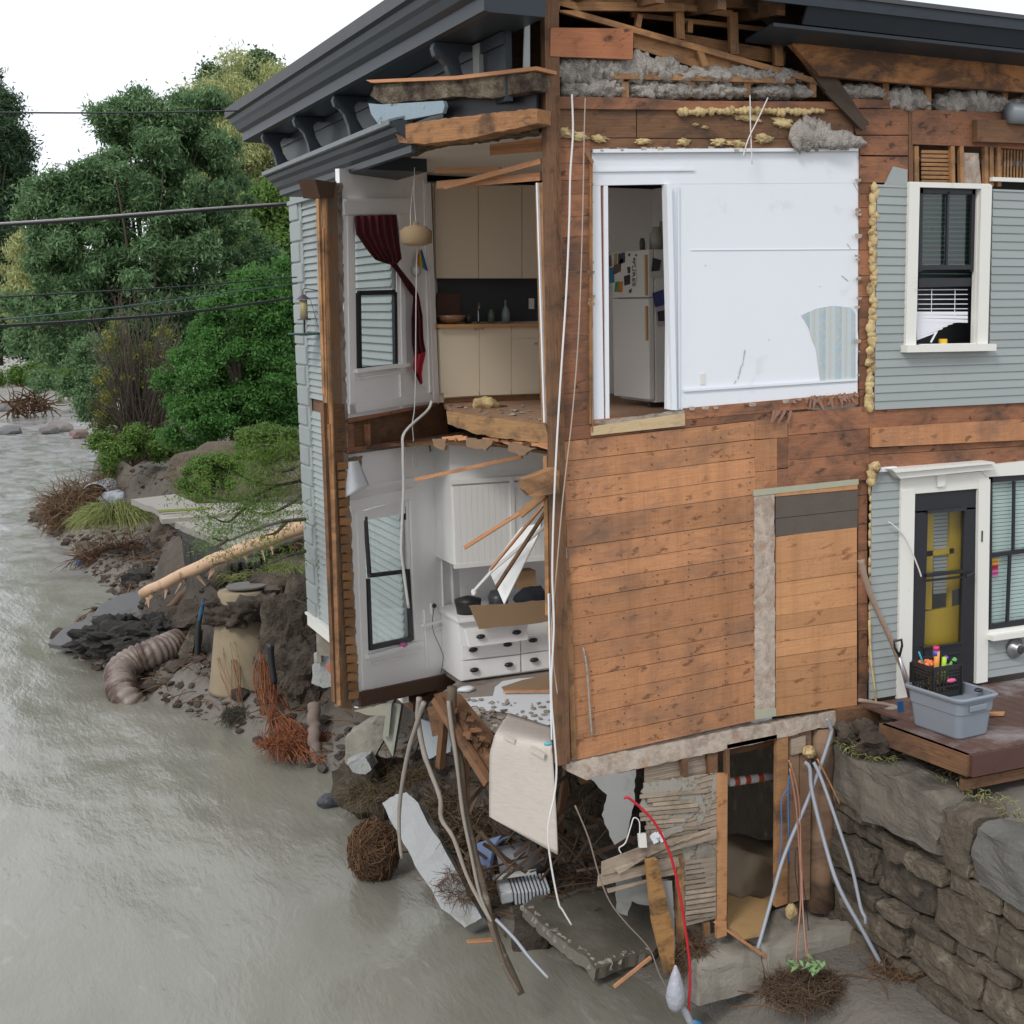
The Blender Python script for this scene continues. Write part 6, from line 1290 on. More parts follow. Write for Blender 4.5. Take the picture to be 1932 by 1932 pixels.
cc=wt.mix(wt.math('MULTIPLY',far,wt.math('ADD',wt.math('MULTIPLY',fo,.75),.25)),cc,(.62,.63,.65)); wt.col(cc)
h=wt.math('ADD',wt.math('ADD',wt.math('MULTIPLY',n1,.7),wt.math('MULTIPLY',n2,1.6)),wt.math('MULTIPLY',n3,.55)); wt.bump(h,.33,.05); wt.b.inputs['Specular IOR Level'].default_value=.4; m_water=wt.ro(.15)
mb=MB()
def wf(u,v_):
    x=-34+u*44; y=-10+v_*70
    return V((x,y,.035*noise.noise(V((x*.9,y*.45,0)))+.018*noise.noise(V((x*2.6,y*1.3,3)))))
mb.grid(wf,330,300); 
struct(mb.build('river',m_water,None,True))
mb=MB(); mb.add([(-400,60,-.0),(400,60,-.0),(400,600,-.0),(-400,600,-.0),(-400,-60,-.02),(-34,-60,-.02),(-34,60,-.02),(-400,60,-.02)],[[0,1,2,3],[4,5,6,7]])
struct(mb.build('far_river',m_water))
mb=MB(); mb.add([(-600,-200,-1.6),(600,-200,-1.6),(600,900,-1.6),(-600,900,-1.6)],[[0,1,2,3]]); struct(mb.build('ground',m_mud))
# far gravel bar and hill
mb=MB()
def gb(u,v_):
    x=-30+u*70; y=92+v_*130; return V((x,y,-.4+1.7*sst(0,.08,v_)+.35*noise.noise(V((x*.15,y*.15,0)))+ .25*noise.noise(V((x*.6,y*.6,0)))))
mb.grid(gb,90,90); struct(mb.build('gravel_bar',mat('gravel',(.44,.42,.39),.95,(.28,.26,.235),1.2,bump=1,bsc=4,bd=.3),None,True))
mb=MB()
def hl(u,v_):
    x=-60+u*260; y=150+v_*160; return V((x,y,-1+ (13+3*noise.noise(V((x*.03,0,0))))*sst(.1,.8,v_)+2*noise.noise(V((x*.05,y*.05,0)))))
mb.grid(hl,80,30); struct(mb.build('hill',mat('hill_green',(.035,.05,.02),.95,(.06,.08,.03),.2,bump=1,bsc=1,bd=1.),None,True))
# far rocks
fr_=[]
rk=[(30,755,.9,(.30,.20,.17)),(12,762,.7,(.12,.12,.13)),(42,765,.8,(.34,.22,.28)),(66,770,.5,(.25,.22,.2)),(92,812,.5,(.2,.19,.18)),(110,808,.8,(.28,.25,.23)),(20,812,.6,(.2,.2,.2)),(150,820,.5,(.32,.22,.2)),(60,722,.5,(.35,.34,.32)),(100,715,.6,(.3,.3,.3)),(135,735,.9,(.38,.36,.33)),(150,752,.8,(.30,.27,.22)),(175,745,1.0,(.36,.34,.3)),(128,760,.6,(.33,.24,.2)),(160,780,.6,(.3,.28,.26)),(5,790,.5,(.24,.23,.22)),(118,775,.5,(.4,.38,.36))]
for i,(x,y,s,c) in enumerate(rk):
    mb=MB(); p=U(zp(.2),x,y); p.z=(.2 if y>790 else .9); mb.blob(p,(s*1.1,s,s*.55),.4,1.3,2)
    tag(mb.build('river_rock',mat('rock%d'%i,c,.9,tuple(k*.7 for k in c),3,bump=.5,bsc=6,bd=.1)),['first','second','third','fourth','fifth','sixth','seventh','eighth','ninth','tenth','eleventh','twelfth','thirteenth','fourteenth','fifteenth','sixteenth','seventeenth'][sorted(q[0] for q in rk).index(x)]+' from the left of the rocks around the far gravel bar','rock','rocks on the far gravel bar')
twigs('driftwood',U(zp(.8),55,765),(1.5,1.5,.5),160,m_root,'red brown driftwood tangle on the far gravel bar','driftwood',ln=1.5,th=.05)
# ================= leaves
def leafmat(name,a,b,rough=.6,tr=.25):
    t=NT(name); t.col(t.mix(t.rnd(),a,b)); t.ro(rough); 
    tl=t.n('BsdfTranslucent'); tl.inputs[0].default_value=tuple(x*1.2 for x in b)+(1,); mx=t.n('MixShader'); mx.inputs[0].default_value=tr
    t.l(t.b.outputs[0],mx.inputs[1]); t.l(tl.outputs[0],mx.inputs[2]); t.l(mx.outputs[0],t.o.inputs[0]); t.b.inputs['Specular IOR Level'].default_value=.25; return t.m
rng=np.random.default_rng(5)
def leaves(name,clumps,n,size,asp,mt,parent,droop=.3,shell_=.55,jit=.25):
    C=np.array([c[0] for c in clumps],float); Rr=np.array([c[1] for c in clumps],float); wgt=(Rr.prod(1))**.67; wgt/=wgt.sum()
    idx=rng.choice(len(C),n,p=wgt); d=rng.normal(size=(n,3)); d/=np.linalg.norm(d,axis=1)[:,None]; k=(shell_+(1-shell_)*rng.random(n))[:,None]*(1+jit*(rng.random(n)[:,None]-.3)*rng.random(n)[:,None])
    P=C[idx]+d*Rr[idx]*k
    g_=rng.normal(size=(n,3))*Rr[idx]*.52; sel=rng.random(n)<.6; P[sel]=(C[idx]+g_)[sel]
    nrm_=d+rng.normal(size=(n,3))*.6+np.array([0,0,.5]); nrm_/=np.linalg.norm(nrm_,axis=1)[:,None]
    a=rng.normal(size=(n,3)); a[:,2]-=droop; a-=nrm_*(a*nrm_).sum(1)[:,None]; a/=np.linalg.norm(a,axis=1)[:,None]; b=np.cross(nrm_,a)
    s=size*(.6+.8*rng.random(n))[:,None]
    V4=np.stack([P-a*s*.5,P+b*s*asp*.5,P+a*s*.5,P-b*s*asp*.5],1).reshape(-1,3)
    me=bpy.data.meshes.new(name); me.vertices.add(4*n); me.vertices.foreach_set('co',V4.ravel()); me.loops.add(4*n); me.loops.foreach_set('vertex_index',np.arange(4*n)); me.polygons.add(n); me.polygons.foreach_set('loop_start',np.arange(n)*4)
    try: me.polygons.foreach_set('loop_total',np.full(n,4))
    except Exception: pass
    me.update(calc_edges=True); me.validate(); me.materials.append(mt); o=bpy.data.objects.new(name,me); COL.objects.link(o)
    if parent: o.parent=parent; o.matrix_parent_inverse=world_inv(parent)
    return o
def clumpset(c,r,n,cr,low=-.9,up=1.,fill=.75):
    out=[];c=np.array(c,float);r=np.array(r,float)
    while len(out)<n:
        d=rng.normal(size=3); d/=np.linalg.norm(d)
        if d[2]<low or d[2]>up: continue
        k=fill+(1-fill)*rng.random() if rng.random()<.8 else rng.random()*fill
        out.append((c+d*r*k,np.array([cr,cr,cr*.8])*(.6+.7*rng.random())))
    return out
def trunk(parent,base,top,r,mt,limbs,n=8,spread=.5):
    q=MB(); base=V(base);top=V(top)
    pts=[base+(top-base)*(i/5)+V((R(-.1,.1),R(-.1,.1),0)) for i in range(6)]; q.tube(pts,[r*(1-.14*i) for i in range(6)],8)
    for i in range(n):
        k=R(.15,.8); p=base+(top-base)*k; l=random.choice(limbs); e=V(l[0]); mid=(p+e)/2+V((0,0,.1*(e-p).length)); q.tube(smoothpts([p,mid,e],3),[r*.45*(1-.12*j) for j in range(7)],5)
    return q.build('trunk',mt,parent,True)
def at(x,y,D,z=None):
    d=ray(x,y); h=math.hypot(d.x,d.y); return CP+d*(D/h)
def tree(name,label,cx_,cy_,base_y,D,rx,rz,nc,cr,nl,ls,asp,mt,droop=.3,group='trees along the river',ry=None,low=-.9,kind=None,fill=.7,top=1.,tr=.3):
    c=at(cx_,cy_,D); sc=D/2700*1.0; RX=rx*sc;RZ=rz*sc; RY=(ry or rx)*sc; b=at(cx_,base_y,D)
    t=T(name,label,'tree',tuple(b),group); cl=clumpset(c,(RX,RY,RZ),int(nc*1.8),cr*sc,low,top,fill*.85)
    leaves('crown',cl,int(nl*1.8),ls*sc,asp,mt,t,droop,.35); trunk(t,b,c+V((0,0,RZ*.3)),tr,m_bark,cl,8); return t
g_dk=leafmat('leaf_dark',(.055,.115,.048),(.165,.27,.12)); g_wil=leafmat('leaf_willow',(.27,.30,.12),(.44,.46,.21)); g_mid=leafmat('leaf_mid',(.07,.13,.028),(.15,.25,.055)); g_con=leafmat('leaf_conifer',(.03,.06,.03),(.06,.11,.05))
g_bri=leafmat('leaf_cedar',(.045,.12,.022),(.10,.24,.06),tr=.3); g_far=leafmat('leaf_far',(.06,.11,.04),(.12,.19,.08)); g_yel=leafmat('leaf_yellow',(.15,.17,.03),(.24,.25,.05))
# background wood first
tree('far_tree','tall pale green tree top rising beyond the roof corner',490,165,700,135,62,55,40,20,16000,7,.6,g_far)
tree('far_tree','tall tree top left of the pale one beyond the roof',425,180,700,138,44,52,30,18,11000,7,.6,g_far)
tree('willow','yellow green willow behind the big dark tree beside the roof',470,320,800,115,120,190,110,26,52000,9,.22,g_wil,droop=1.6)
tree('willow','yellow green willow top left of the roof corner',395,330,800,118,80,150,60,24,26000,9,.22,g_wil,droop=1.6)
tree('willow','small pale willow patch at the left behind the conifer',70,540,760,112,60,90,30,20,14000,9,.22,g_wil,droop=1.6)
tree('pine','tall dark conifer at the left edge of the picture',-12,300,760,100,52,145,46,22,26000,9,.25,g_con,droop=-.3)
tree('pine','broad lower conifer in front of the tall one at the left edge',0,530,690,125,75,150,60,26,32000,8,.3,g_con,droop=-.2)
tree('leafy_tree','dark leafy tree over the far gravel bar at the left',110,610,690,125,110,70,50,24,36000,8,.45,g_dk)
tree('leafy_tree','mid green tree low behind the twiggy shrub',215,650,800,84,90,110,50,26,28000,9,.45,g_mid)
tree('leafy_tree','bright green tree beside the siding behind the cedar',530,450,800,80,60,95,40,24,26000,9,.45,g_mid)
# main dark tree: many clumps
D0=66; sc=D0/2700
mt_=T('leafy_tree','great rounded dark green tree filling the left behind the wires','tree',tuple(at(285,870,D0)),'trees along the river')
cl=[]
for (x,y,rx,rz,n) in ((300,330,165,125,64),(300,520,215,150,80),(210,600,180,95,44),(420,560,130,120,44),(300,235,110,62,26),(150,430,95,120,34),(250,215,45,45,8),(380,200,55,40,9),(110,430,60,100,14),(500,560,60,110,16)):
    cl+=clumpset(at(x,y,D0),(rx*sc,rx*sc*.8,rz*sc),int(n*1.5),21*sc,fill=.6)
leaves('crown',cl,330000,9.5*sc,.30,g_dk,mt_,1.0,.3,.5)
trunk(mt_,at(285,880,D0),at(290,560,D0),.25,m_bark,cl,40)
# cedar
D1=44; sc=D1/2700
ce=T('cedar','dense bright green cedar beside the house wall','tree',tuple(at(450,900,D1)),'trees along the river'); cl=[]
for (x,y,rx,rz,n) in ((470,620,72,105,46),(440,720,118,105,80),(450,800,120,75,60),(530,560,40,80,20),(380,740,70,70,24),(540,700,50,140,44)):
    cl+=clumpset(at(x,y,D1),(rx*sc,rx*sc*.8,rz*sc),n,19*sc,fill=.8)
leaves('crown',cl,200000,7*sc,.40,g_bri,ce,-.6,.35,.45); trunk(ce,at(450,900,D1),at(460,600,D1),.3,m_bark,cl,16)
# twiggy shrub
D2=50; sc=D2/2700
tw=T('twiggy_shrub','tall brown twiggy shrub with few yellow leaves at the water edge','shrub',tuple(at(270,900,D2)))
q=MB(); b0=at(270,900,D2)
for i in range(240):
    x=R(165,340); y=R(590,800)-(abs(x-260)<60)*20; e=at(x,y,D2+R(-2,2)); s0=b0+V((R(-.5,.5),R(-.5,.5),0)); mid=s0+(e-s0)*.5+V((0,0,.5)); q.tube(smoothpts([s0,mid,e,e+V((R(-.4,.4),R(-.4,.4),R(.1,.7)))],3),[.022-.002*j for j in range(10)],4,False)
q.build('stems',mat('brown_twig',(.10,.075,.055),.9,(.06,.045,.035),5,isl=.3,bump=0),tw)
cl=clumpset(at(262,720,D2),(80*sc,50*sc,130*sc),40,10*sc); leaves('foliage',cl,2200,6*sc,.5,g_yel,tw,.4); leaves('olive_foliage',clumpset(at(262,740,D2+1),(95*sc,50*sc,130*sc),70,14*sc,fill=.2),15000,6*sc,.45,leafmat('leaf_olive',(.06,.085,.02),(.12,.14,.04)),tw,.4); leaves('green_foliage',clumpset(at(255,850,D2),(90*sc,60*sc,50*sc),36,16*sc),12000,6*sc,.5,g_mid,tw,.4)
leaves('dark_foliage',clumpset(at(190,720,D2+6),(70*sc,60*sc,90*sc),40,20*sc),22000,7*sc,.4,g_dk,tw,.6)
q=MB()
# shrubs left far
def shrub(label,x,y,D,rx,rz,n,nl,mt,ls=6,asp=.4,cr=12,name='shrub',cat='shrub',low=-.6,group='shrubs along the bank'):
    sc=D/2700; t=T(name,label,cat,tuple(at(x,y+rz,D)),group); cl=clumpset(at(x,y,D),(rx*sc,rx*sc*.8,rz*sc),n,cr*sc,low); leaves('foliage',cl,nl,ls*sc,asp,mt,t,.2)
    q=MB(); b=at(x,y+rz,D)
    for i in range(14): e=V(random.choice(cl)[0]); q.tube([b,(b+e)/2+V((0,0,.1)),e],[.02,.015,.005],4,False)
    q.build('stems',m_bark,t); return t
shrub('low green shrub on the far gravel bar at the left edge',40,712,104,60,18,26,9000,g_mid)
shrub('low green shrub on the far gravel bar beside the twiggy shrub',110,720,100,40,20,20,7000,g_dk)
shrub('dark broad shrub at the foot of the twiggy shrub',250,845,46,60,35,30,14000,g_mid)
shrub('bright leafy shrub under the cedar by the spoil heap',400,900,30,55,38,40,14000,g_mid)
shrub('spiky green shrub just left of the siding above the spoil heap',500,845,26,60,40,50,16000,g_mid,ls=9,asp=.22,cr=13)
# arching sapling over pavement
def sapling(label,px,D,nl,mt):
    sc=D/2700; t=T('sapling',label,'sapling',tuple(at(*px[0][0],D)),'saplings bent over the pavement'); q=MB(); cl=[]
    for br in px:
        pts=smoothpts([at(x,y,D+R(-.5,.5)) for x,y in br],4); q.tube(pts,[.03*(1-.8*i/len(pts)) for i in range(len(pts))],5)
        for i,p in enumerate(pts[2:]):
            cl.append((np.array(p)+rng.normal(size=3)*.12,np.array([.30,.30,.16])))
    q.build('stem',m_bark,t); leaves('foliage',cl,nl,8.5*sc,.20,mt,t,.6,.3); return t
g_sap=leafmat('leaf_sapling',(.07,.13,.02),(.15,.24,.045))
sapling('feathery sapling arching out of the siding over the pavement',[[(575,905),(520,915),(470,905),(430,880)],[(520,915),(480,935),(430,945),(380,930),(350,905)],[(575,870),(540,850),(500,840),(470,850)],[(575,930),(540,955),(500,970),(470,960)],[(500,935),(460,960),(430,985),(400,975)],[(560,880),(530,890),(500,875)],[(540,850),(520,870),(480,880)]],22,7000,g_sap)
sapling('low sapling bent across the peeled log',[[(575,980),(530,985),(480,1000),(430,1020),(400,1015)],[(575,1040),(540,1050),(505,1065)],[(540,985),(520,1005),(500,1010)],[(430,1015),(410,1030),(395,1030)]],19.5,1700,g_sap)
# ================= bank objects
def boxlog(name,x0,y0,z0,x1,y1,z1,r0,r1,mt,label,cat='log',k=8,wob=.03):
    a=U(zp(z0),x0,y0); b=U(zp(z1),x1,y1); mb=MB(); n=14; pts=[a+(b-a)*(i/n)+V((R(-wob,wob),R(-wob,wob),R(-wob,wob)*.5)) for i in range(n+1)]; mb.tube(pts,[r0+(r1-r0)*i/n for i in range(n+1)],14); return tag(mb.build(name,mt,None,True),label,cat)
m_peel=mat('peeled_wood',(.62,.43,.29),.7,(.54,.34,.21),5,(.24,.13,.075),4.,.54,.64,.3,20,.02,squash=(.6,.6,1))
A=U(zp(1.5),268,1118); B=U(zp(3.1),582,988)
tl=T('peeled_log','long pale peeled tree trunk lying across the bank','log',tuple(A)); mb=MB(); n=18
A=V((-1.55,18.0,1.22)); A=U(zp(1.75),270,1120); B=CP+ray(584,986)*((12.4+11.69)/ray(584,986).y)
pts=[A+(B-A)*(i/n)+V((-.05,-.10,.06))*sin(pi*min(i/n*1.15,1))+V((0,0,.012*sin(i*1.7))) for i in range(n+1)]; mb.tube(pts,[(.095+.035*i/n)*R(.94,1.06) for i in range(n+1)],14); mb.build('trunk',m_peel,tl,True)
mb=MB()
for i in range(11): p=A+(B-A)*R(.0,.8); d=V((R(-.7,.7),R(-.4,.1),-1)).normalized(); mb.bar(p-V((0,.08,.08)),p-V((0,.08,0))+d*R(.15,.33),R(.03,.09),.008,(0,-1,0),.008)
mb.sep('bark_shred',m_peel,tl)
boxlog('log',302,1168,.75,395,1065,1.9,.07,.08,mat('wet_log',(.16,.085,.045),.7,(.09,.05,.03),6),'thin wet dark log slanting under the peeled trunk')
boxlog('log',400,1098,2.0,440,1065,2.3,.19,.18,m_bark,'short thick barked log under the peeled trunk')
boxlog('log',440,1060,2.3,578,1012,2.6,.08,.05,m_bark,'thin barked branch lying behind the peeled trunk')
mb=MB()
for i in range(60): 
    p=U(zp(2.3),R(440,575),R(985,1030)); d=V((R(-1,1),R(-.6,.6),R(-.1,.4))).normalized()*R(.3,.8); mb.tube([p-d*.5,p+V((0,0,.05)),p+d*.5],[.02,.018,.006],4,False)
tag(mb.build('brushwood',m_root),'pile of brushwood behind the upper end of the peeled trunk','brushwood',kind='stuff')
# manhole
mh=T('manhole','concrete manhole cone left standing out of the eroded bank','manhole',tuple(U(zp(.5),435,1270)))
mt0=U(zp(2.0),603,1110)
MY=14.0; top=CP+ray(617-0,0) if False else None
d=ray(465,1110); tc_=CP+d*((MY-CP.y)/d.y); d=ray(438,1272); bc2=CP+d*((MY-CP.y)/d.y)
s_=(tc_-CP).length/2700
mb=MB(); H_=tc_.z-bc2.z; mb.lathe((tc_.x-.10,MY,bc2.z-.3),[(64*s_,0),(63*s_,.06),(54*s_,H_*.39+.15),(44*s_,H_*.78+.3),(43.5*s_,H_*.785+.3),(40*s_,H_*.80+.3),(40*s_,H_*.81+.3),(40*s_,H_+.26),(38*s_,H_+.28)],40); 
t=NT('manhole_concrete'); v=t.coord('Object'); sx=t.n('SeparateXYZ'); t.l(v,sx.inputs[0]); n1=t.noise(v,5,6,.6); t.col(t.mix(t.ramp(t.math('ADD',sx.outputs[2],t.math('MULTIPLY',n1,.3)),[(.0,0.),(1.,1.)]) if False else t.noise(v,3,6),(.21,.16,.10),(.33,.27,.185))); t.bump(n1,.3,.02)
mb.build('cone',t.ro(.9),mh,True)
mb=MB(); mb.lathe((tc_.x,MY,tc_.z+.03),[(35*s_,0),(35*s_,.03),(33*s_,.035)],36); mb.build('cover',mat('iron_cover',(.17,.155,.14),.7,(.11,.10,.09),9,bump=.5,bsc=60),mh)
mb=MB()
for i in range(26): a=R(0,2*pi); mb.blob((tc_.x+.02+cos(a)*R(.40,.58),MY+.02+sin(a)*R(.40,.55),tc_.z-R(.16,.5)),(R(.2,.3),R(.2,.3),R(.11,.17)),.6,2.4,3)
mb.build('soil_collar',m_soil,mh,True)
# culvert pipes
def culvert(name,pts,r,mt,label):
    P=smoothpts(pts,14); L_=0; q=MB(); rr=[]; pos=[0]
    for i in range(1,len(P)): L_+=(P[i]-P[i-1]).length; pos.append(L_)
    # resample finely for corrugation
    n=int(L_/.022); out=[]; j=0
    for k in range(n):
        s=L_*k/(n-1)
        while j<len(pos)-2 and pos[j+1]<s: j+=1
        f_=(s-pos[j])/max(1e-6,pos[j+1]-pos[j]); out.append(P[j]+(P[j+1]-P[j])*f_); rr.append(r*(1+.075*sin(s*2*pi/.105)))
    q.tube(out,rr,22,False); return tag(q.build(name,mt,None,True,solid=.02),label,'culvert pipe')
m_cul=mat('rusty_culvert',(.27,.235,.21),.45,(.17,.115,.085),2.6,(.075,.04,.028),1.6,.44,.58,.2,30)
d=U(zp(.45),335,1215)
culvert('culvert_pipe',[U(zp(.62),338,1212),U(zp(.55),290,1232),U(zp(.45),250,1248),U(zp(.3),226,1272),U(zp(.05),236,1315),U(zp(-.25),262,1345)],.26,m_cul,'bent rusty corrugated culvert pipe dipping into the river')
m_gal=mat('galvanised',(.42,.45,.50),.45,(.30,.32,.36),3,(.15,.13,.11),2.5,.55,.7,.2,30)
culvert('culvert_pipe',[U(zp(1.2),180,938),U(zp(1.2),215,925),U(zp(1.25),252,905)],.42,m_gal,'galvanised corrugated culvert pipe behind the root pile')
mb=MB(); mb.blob(U(zp(1.1),215,945),(.5,.4,.3),.3,1.5,3); tag(mb.build('crushed_metal',m_gal),'crumpled metal piece under the galvanised pipe','metal scrap')
# asphalt, pavement
mb=MB(); mb.pp(jag([(247,942),(330,932),(372,950),(520,948),(575,952),(575,1000),(500,1012),(440,1030),(372,1003),(330,985),(292,958)],1.2,8,[6,7,8,9,10]),zp(2.5),0,.14); tag(mb.build('pavement_slab',mat('pavement',(.30,.28,.25),.9,(.24,.22,.20),3,bump=.2,bsc=40)),'broken light pavement slab jutting out over the bank','pavement'); 
mb=MB(); mb.pp([(300,972),(420,962),(575,955),(575,962),(420,970),(305,980)],zp(2.58),0,.10); tag(mb.build('kerb',m_conc),'pale concrete kerb across the broken pavement','kerb')
mb=MB(); mb.pp([(296,962),(400,956),(405,959),(300,966)],zp(2.60),0,.02); tag(mb.build('grass_strip',g_yel),'thin green grass strip on the pavement edge','grass',kind='stuff')
mb=MB(); mb.pp(jag([(330,984),(372,1003),(440,1030),(500,1012),(505,1035),(480,1062),(430,1062),(390,1048),(345,1018)],2.5,6),zp(2.36),0,.5); tag(mb.build('undercut_asphalt',m_ablk),'black undercut asphalt edge beneath the pavement slab','asphalt')
brock('broken_asphalt',[(190,1140),(230,1120),(318,1106),(320,1125),(290,1150),(258,1166),(225,1158),(150,1182),(175,1160)],(U(zp(.7),250,1140),V((-.25,-.25,1)).normalized()),0,.10,m_asph,'tilted grey asphalt sheet sliding into the river','asphalt',.01)
brock('broken_asphalt',[(90,1215),(120,1185),(175,1165),(185,1215),(160,1225)],(U(zp(.3),120,1210),V((-.35,-.2,1)).normalized()),0,.10,m_asph,'smaller grey asphalt sheet at the tip of the bank','asphalt',.01)
mb=MB()
for (x,y,a,b_,z) in ((235,1205,.9,.5,.4),(190,1205,.7,.4,.3),(285,1200,.7,.4,.45),(220,1185,.6,.4,.5),(310,1175,.5,.35,.6),(262,1225,.6,.3,.3)): mb.blob(U(zp(z+.2),x,y),(a*.75,a*.65,b_*.6),.6,2.4,4)
tag(mb.build('asphalt_rubble',m_ablk,None,False),'black lumpy heap of broken asphalt and soil at the water edge','rubble')
for i,(x,y,s,lb) in enumerate(((285,1065,.4,'flat dark slab fragment beside the river under the pavement'),(262,1088,.5,'wedge shaped dark slab in shallow water'),(312,1078,.45,'tilted grey slab piece below the undercut'),(345,1060,.5,'brown rock on the slope below the pavement'),(330,1100,.45,'dark block near the foot of the slope'),(375,1090,.4,'rounded rock on the slope under the trunk'),(265,1050,.35,'small grey rock at the shoreline'),(200,1035,.3,'light rock surrounded by shallow water'),(165,1030,.35,'half drowned rock near the root pile'),(370,1035,.5,'pale boulder under the black asphalt edge'))):
    mb=MB(); mb.rock(U(zp(.25+ (0 if i>5 else .25)),x,y),(s*1.6,s*1.2,s*.6),R(0,3),.3,3); tag(mb.build('bank_rock',[m_stone,m_ablk,m_mud,m_conc][i%4]),lb,'rock','rocks along the broken bank')
gp2=fp(-.1,19.0)
mb=MB(); mb.blob(at(480,1068,31.5),(.9,.6,.15),.4,2,3); tag(mb.build('soil_lump',m_soil,None,True),'brown soil lump under the fallen sapling','soil lump')
# slope surfaces: vertical eroded face lumps
mb=MB()
for (x,y,z,sx,sz) in ((380,1060,1.2,.9,.8),(350,1030,1.5,.7,.6),(420,1080,1.3,.8,.8),(470,1060,1.7,.8,.6),(330,1130,.8,.7,.4),(400,1150,.9,.6,.5),(545,1180,1.3,.5,.8),(570,1200,1.5,.6,.9),(555,1250,1.0,.5,.7),(535,1290,.6,.4,.4),(575,1270,1.0,.5,.7),(360,1180,.7,.7,.4),(530,1120,1.9,.6,.4)):
    mb.blob(U(zp(z),x,y),(sx,sx,sz),.5,1.5,4)
tag(mb.build('eroded_soil',m_soil,None,False),'lumpy eroded dark soil face of the river bank','soil',kind='stuff')
# soil heap behind
mb=MB(); mb.blob(at(530,925,40),(3.0,1.8,1.35),.28,1.3,5); struct(mb.build('spoil_heap',mat('spoil',(.17,.13,.095),.95,(.11,.085,.065),3,(.07,.055,.04),1.2,bump=1.,bsc=9,bd=.15),None,True)); 
# root piles
twigs('root_pile',U(zp(.9),160,955),(1.15,1.0,.6),2600,mat('pile_root',(.20,.125,.07),.9,(.12,.07,.04),4,isl=.5,bump=0),'large red brown pile of roots and branches at the point of the bank','root pile',ln=.8,th=.012)
mb=MB(); mb.blob(U(zp(.5),165,970),(1.1,.9,.6),.3,1.5,3); tag(mb.build('soil_mound',m_soil,None,True),'dark soil mound inside the big root pile','soil mound')
twigs('root_pile',U(zp(1.5),290,900),(1.3,1.2,.45),1500,mat('pile_root2',(.11,.06,.035),.9,(.07,.04,.03),4,isl=.5,bump=0),'dark root tangle behind the galvanised pipe','root pile',ln=1.1,th=.015)
twigs('root_pile',U(zp(.3),220,1045),(1.1,.4,.15),500,m_root,'low strip of twigs reaching into the water','root pile',ln=.8,th=.012)
mb=MB(); mb.blob(U(zp(.1),150,1058),(.12,.2,.08),.1,1,2); tag(mb.build('blue_can',m_bluec,None,True),'small blue object at the tip of the twig strip','debris')
def grassy(name,c,r,n,label,ln=.7,th=.008,mt=None):
    mb=MB(); c=V(c)
    for i in range(n):
        a=R(0,2*pi); k=R(0,1)**.5; p=c+V((r[0]*cos(a)*k,r[1]*sin(a)*k,r[2]*(1-k*k))); d=V((cos(a)*.6-.25+R(-.5,.5),sin(a)*.6-.25+R(-.5,.5),.6+R(-.3,.5))); pts=[p]; ln_=ln*R(.5,1.3)
        for s_ in range(4): pts.append(pts[-1]+d.normalized()*ln_/4); d.z-=R(.4,.8)
        mb.tube(pts,[th,th,th*.8,th*.5,th*.2],3,False)
    return tag(mb.build(name,mt or m_grass),label,'grass',kind='stuff')
m_grass=mat('long_grass',(.24,.25,.08),.8,(.15,.18,.05),4,isl=.35,bump=0)
grassy('grass_clump',U(zp(1.35),215,985),(.7,.6,.3),1500,'drooping yellow green grass clump beside the pavement slab',.7,.010)
grassy('bank_grass',U(zp(2.1),505,1085),(.8,.8,.05),500,'grass on the bank top under the fallen trunk',.3,.006)
grassy('bank_grass',U(zp(2.0),560,1040),(.8,.8,.1),400,'grass against the house corner on the bank top',.35,.006)
# orange roots
m_rootr=mat('root_rust',(.26,.085,.03),.85,(.15,.05,.022),6,isl=.5,bump=0)
def rootfall(px0,px1,z0,z1,n,mt,label,sp=.3,th=.010):
    mb=MB()
    for i in range(n):
        t_=R(0,1); a=U(zp(z0),px0[0]+R(-12,12),px0[1]+R(-8,8)); b=U(zp(z1),px1[0]+R(-1,1)*sp*60,px1[1]+R(-1,1)*sp*40); m_=(a+b)/2+V((R(-.2,.2),R(-.3,.1),R(-.15,.15))); mb.tube(smoothpts([a,m_,b],4),th*R(.5,1.2),4,False)
    return tag(mb.build('hanging_roots',mt),label,'roots')
rootfall((500,1220),(520,1345),1.3,.35,90,m_rootr,'orange roots streaming down the bank left of the foundation',.5,.007)
rootfall((520,1345),(570,1410),.35,.12,200,m_rootr,'orange root mat trailing into the water',.8,.007)
rootfall((418,1160),(450,1330),1.6,.3,14,m_rootr,'thin orange roots hanging over the manhole cone',.3,.006)
twigs('root_mat',U(zp(.25),560,1395),(.6,.35,.10),1200,m_rootr,'tangle of orange roots at the water line','root clump',ln=.22,th=.005)
twigs('root_mat',U(zp(.2),450,1350),(.3,.3,.12),500,mat('dark_root',(.05,.045,.03),.9,bump=0),'dark weedy clump at the tip of the mud spit','root clump',ln=.18,th=.006)
boxlog('log',597,1442,.0,590,1330,.75,.09,.10,mat('grey_log',(.22,.17,.14),.8,(.15,.11,.09),8,bump=.4,bsc=25),'short grey log standing at the water edge under the siding')
stick('blue_pipe',[(368,1272),(372,1230),(375,1180),(385,1130)],.055,mat('pipe_blue_black',(.02,.022,.025),.6,(.02,.022,.025),1,(.02,.10,.20),1.6,.55,.6,bump=.1),'black and blue plastic pipe standing in the bank beside the manhole','pipe',fp(-.6,15.5))
stick('black_pipe',[(510,1215),(512,1250),(518,1290)],.07,m_black,'black pipe end among the orange roots','pipe',fp(-.3,11.5))
brock('bank_rock',[(336,1235),(355,1190),(366,1200),(362,1250),(345,1262)],fp(-.8,16),0,.5,m_stone,'tall brown boulder between the culvert pipe and the blue pipe','rock')
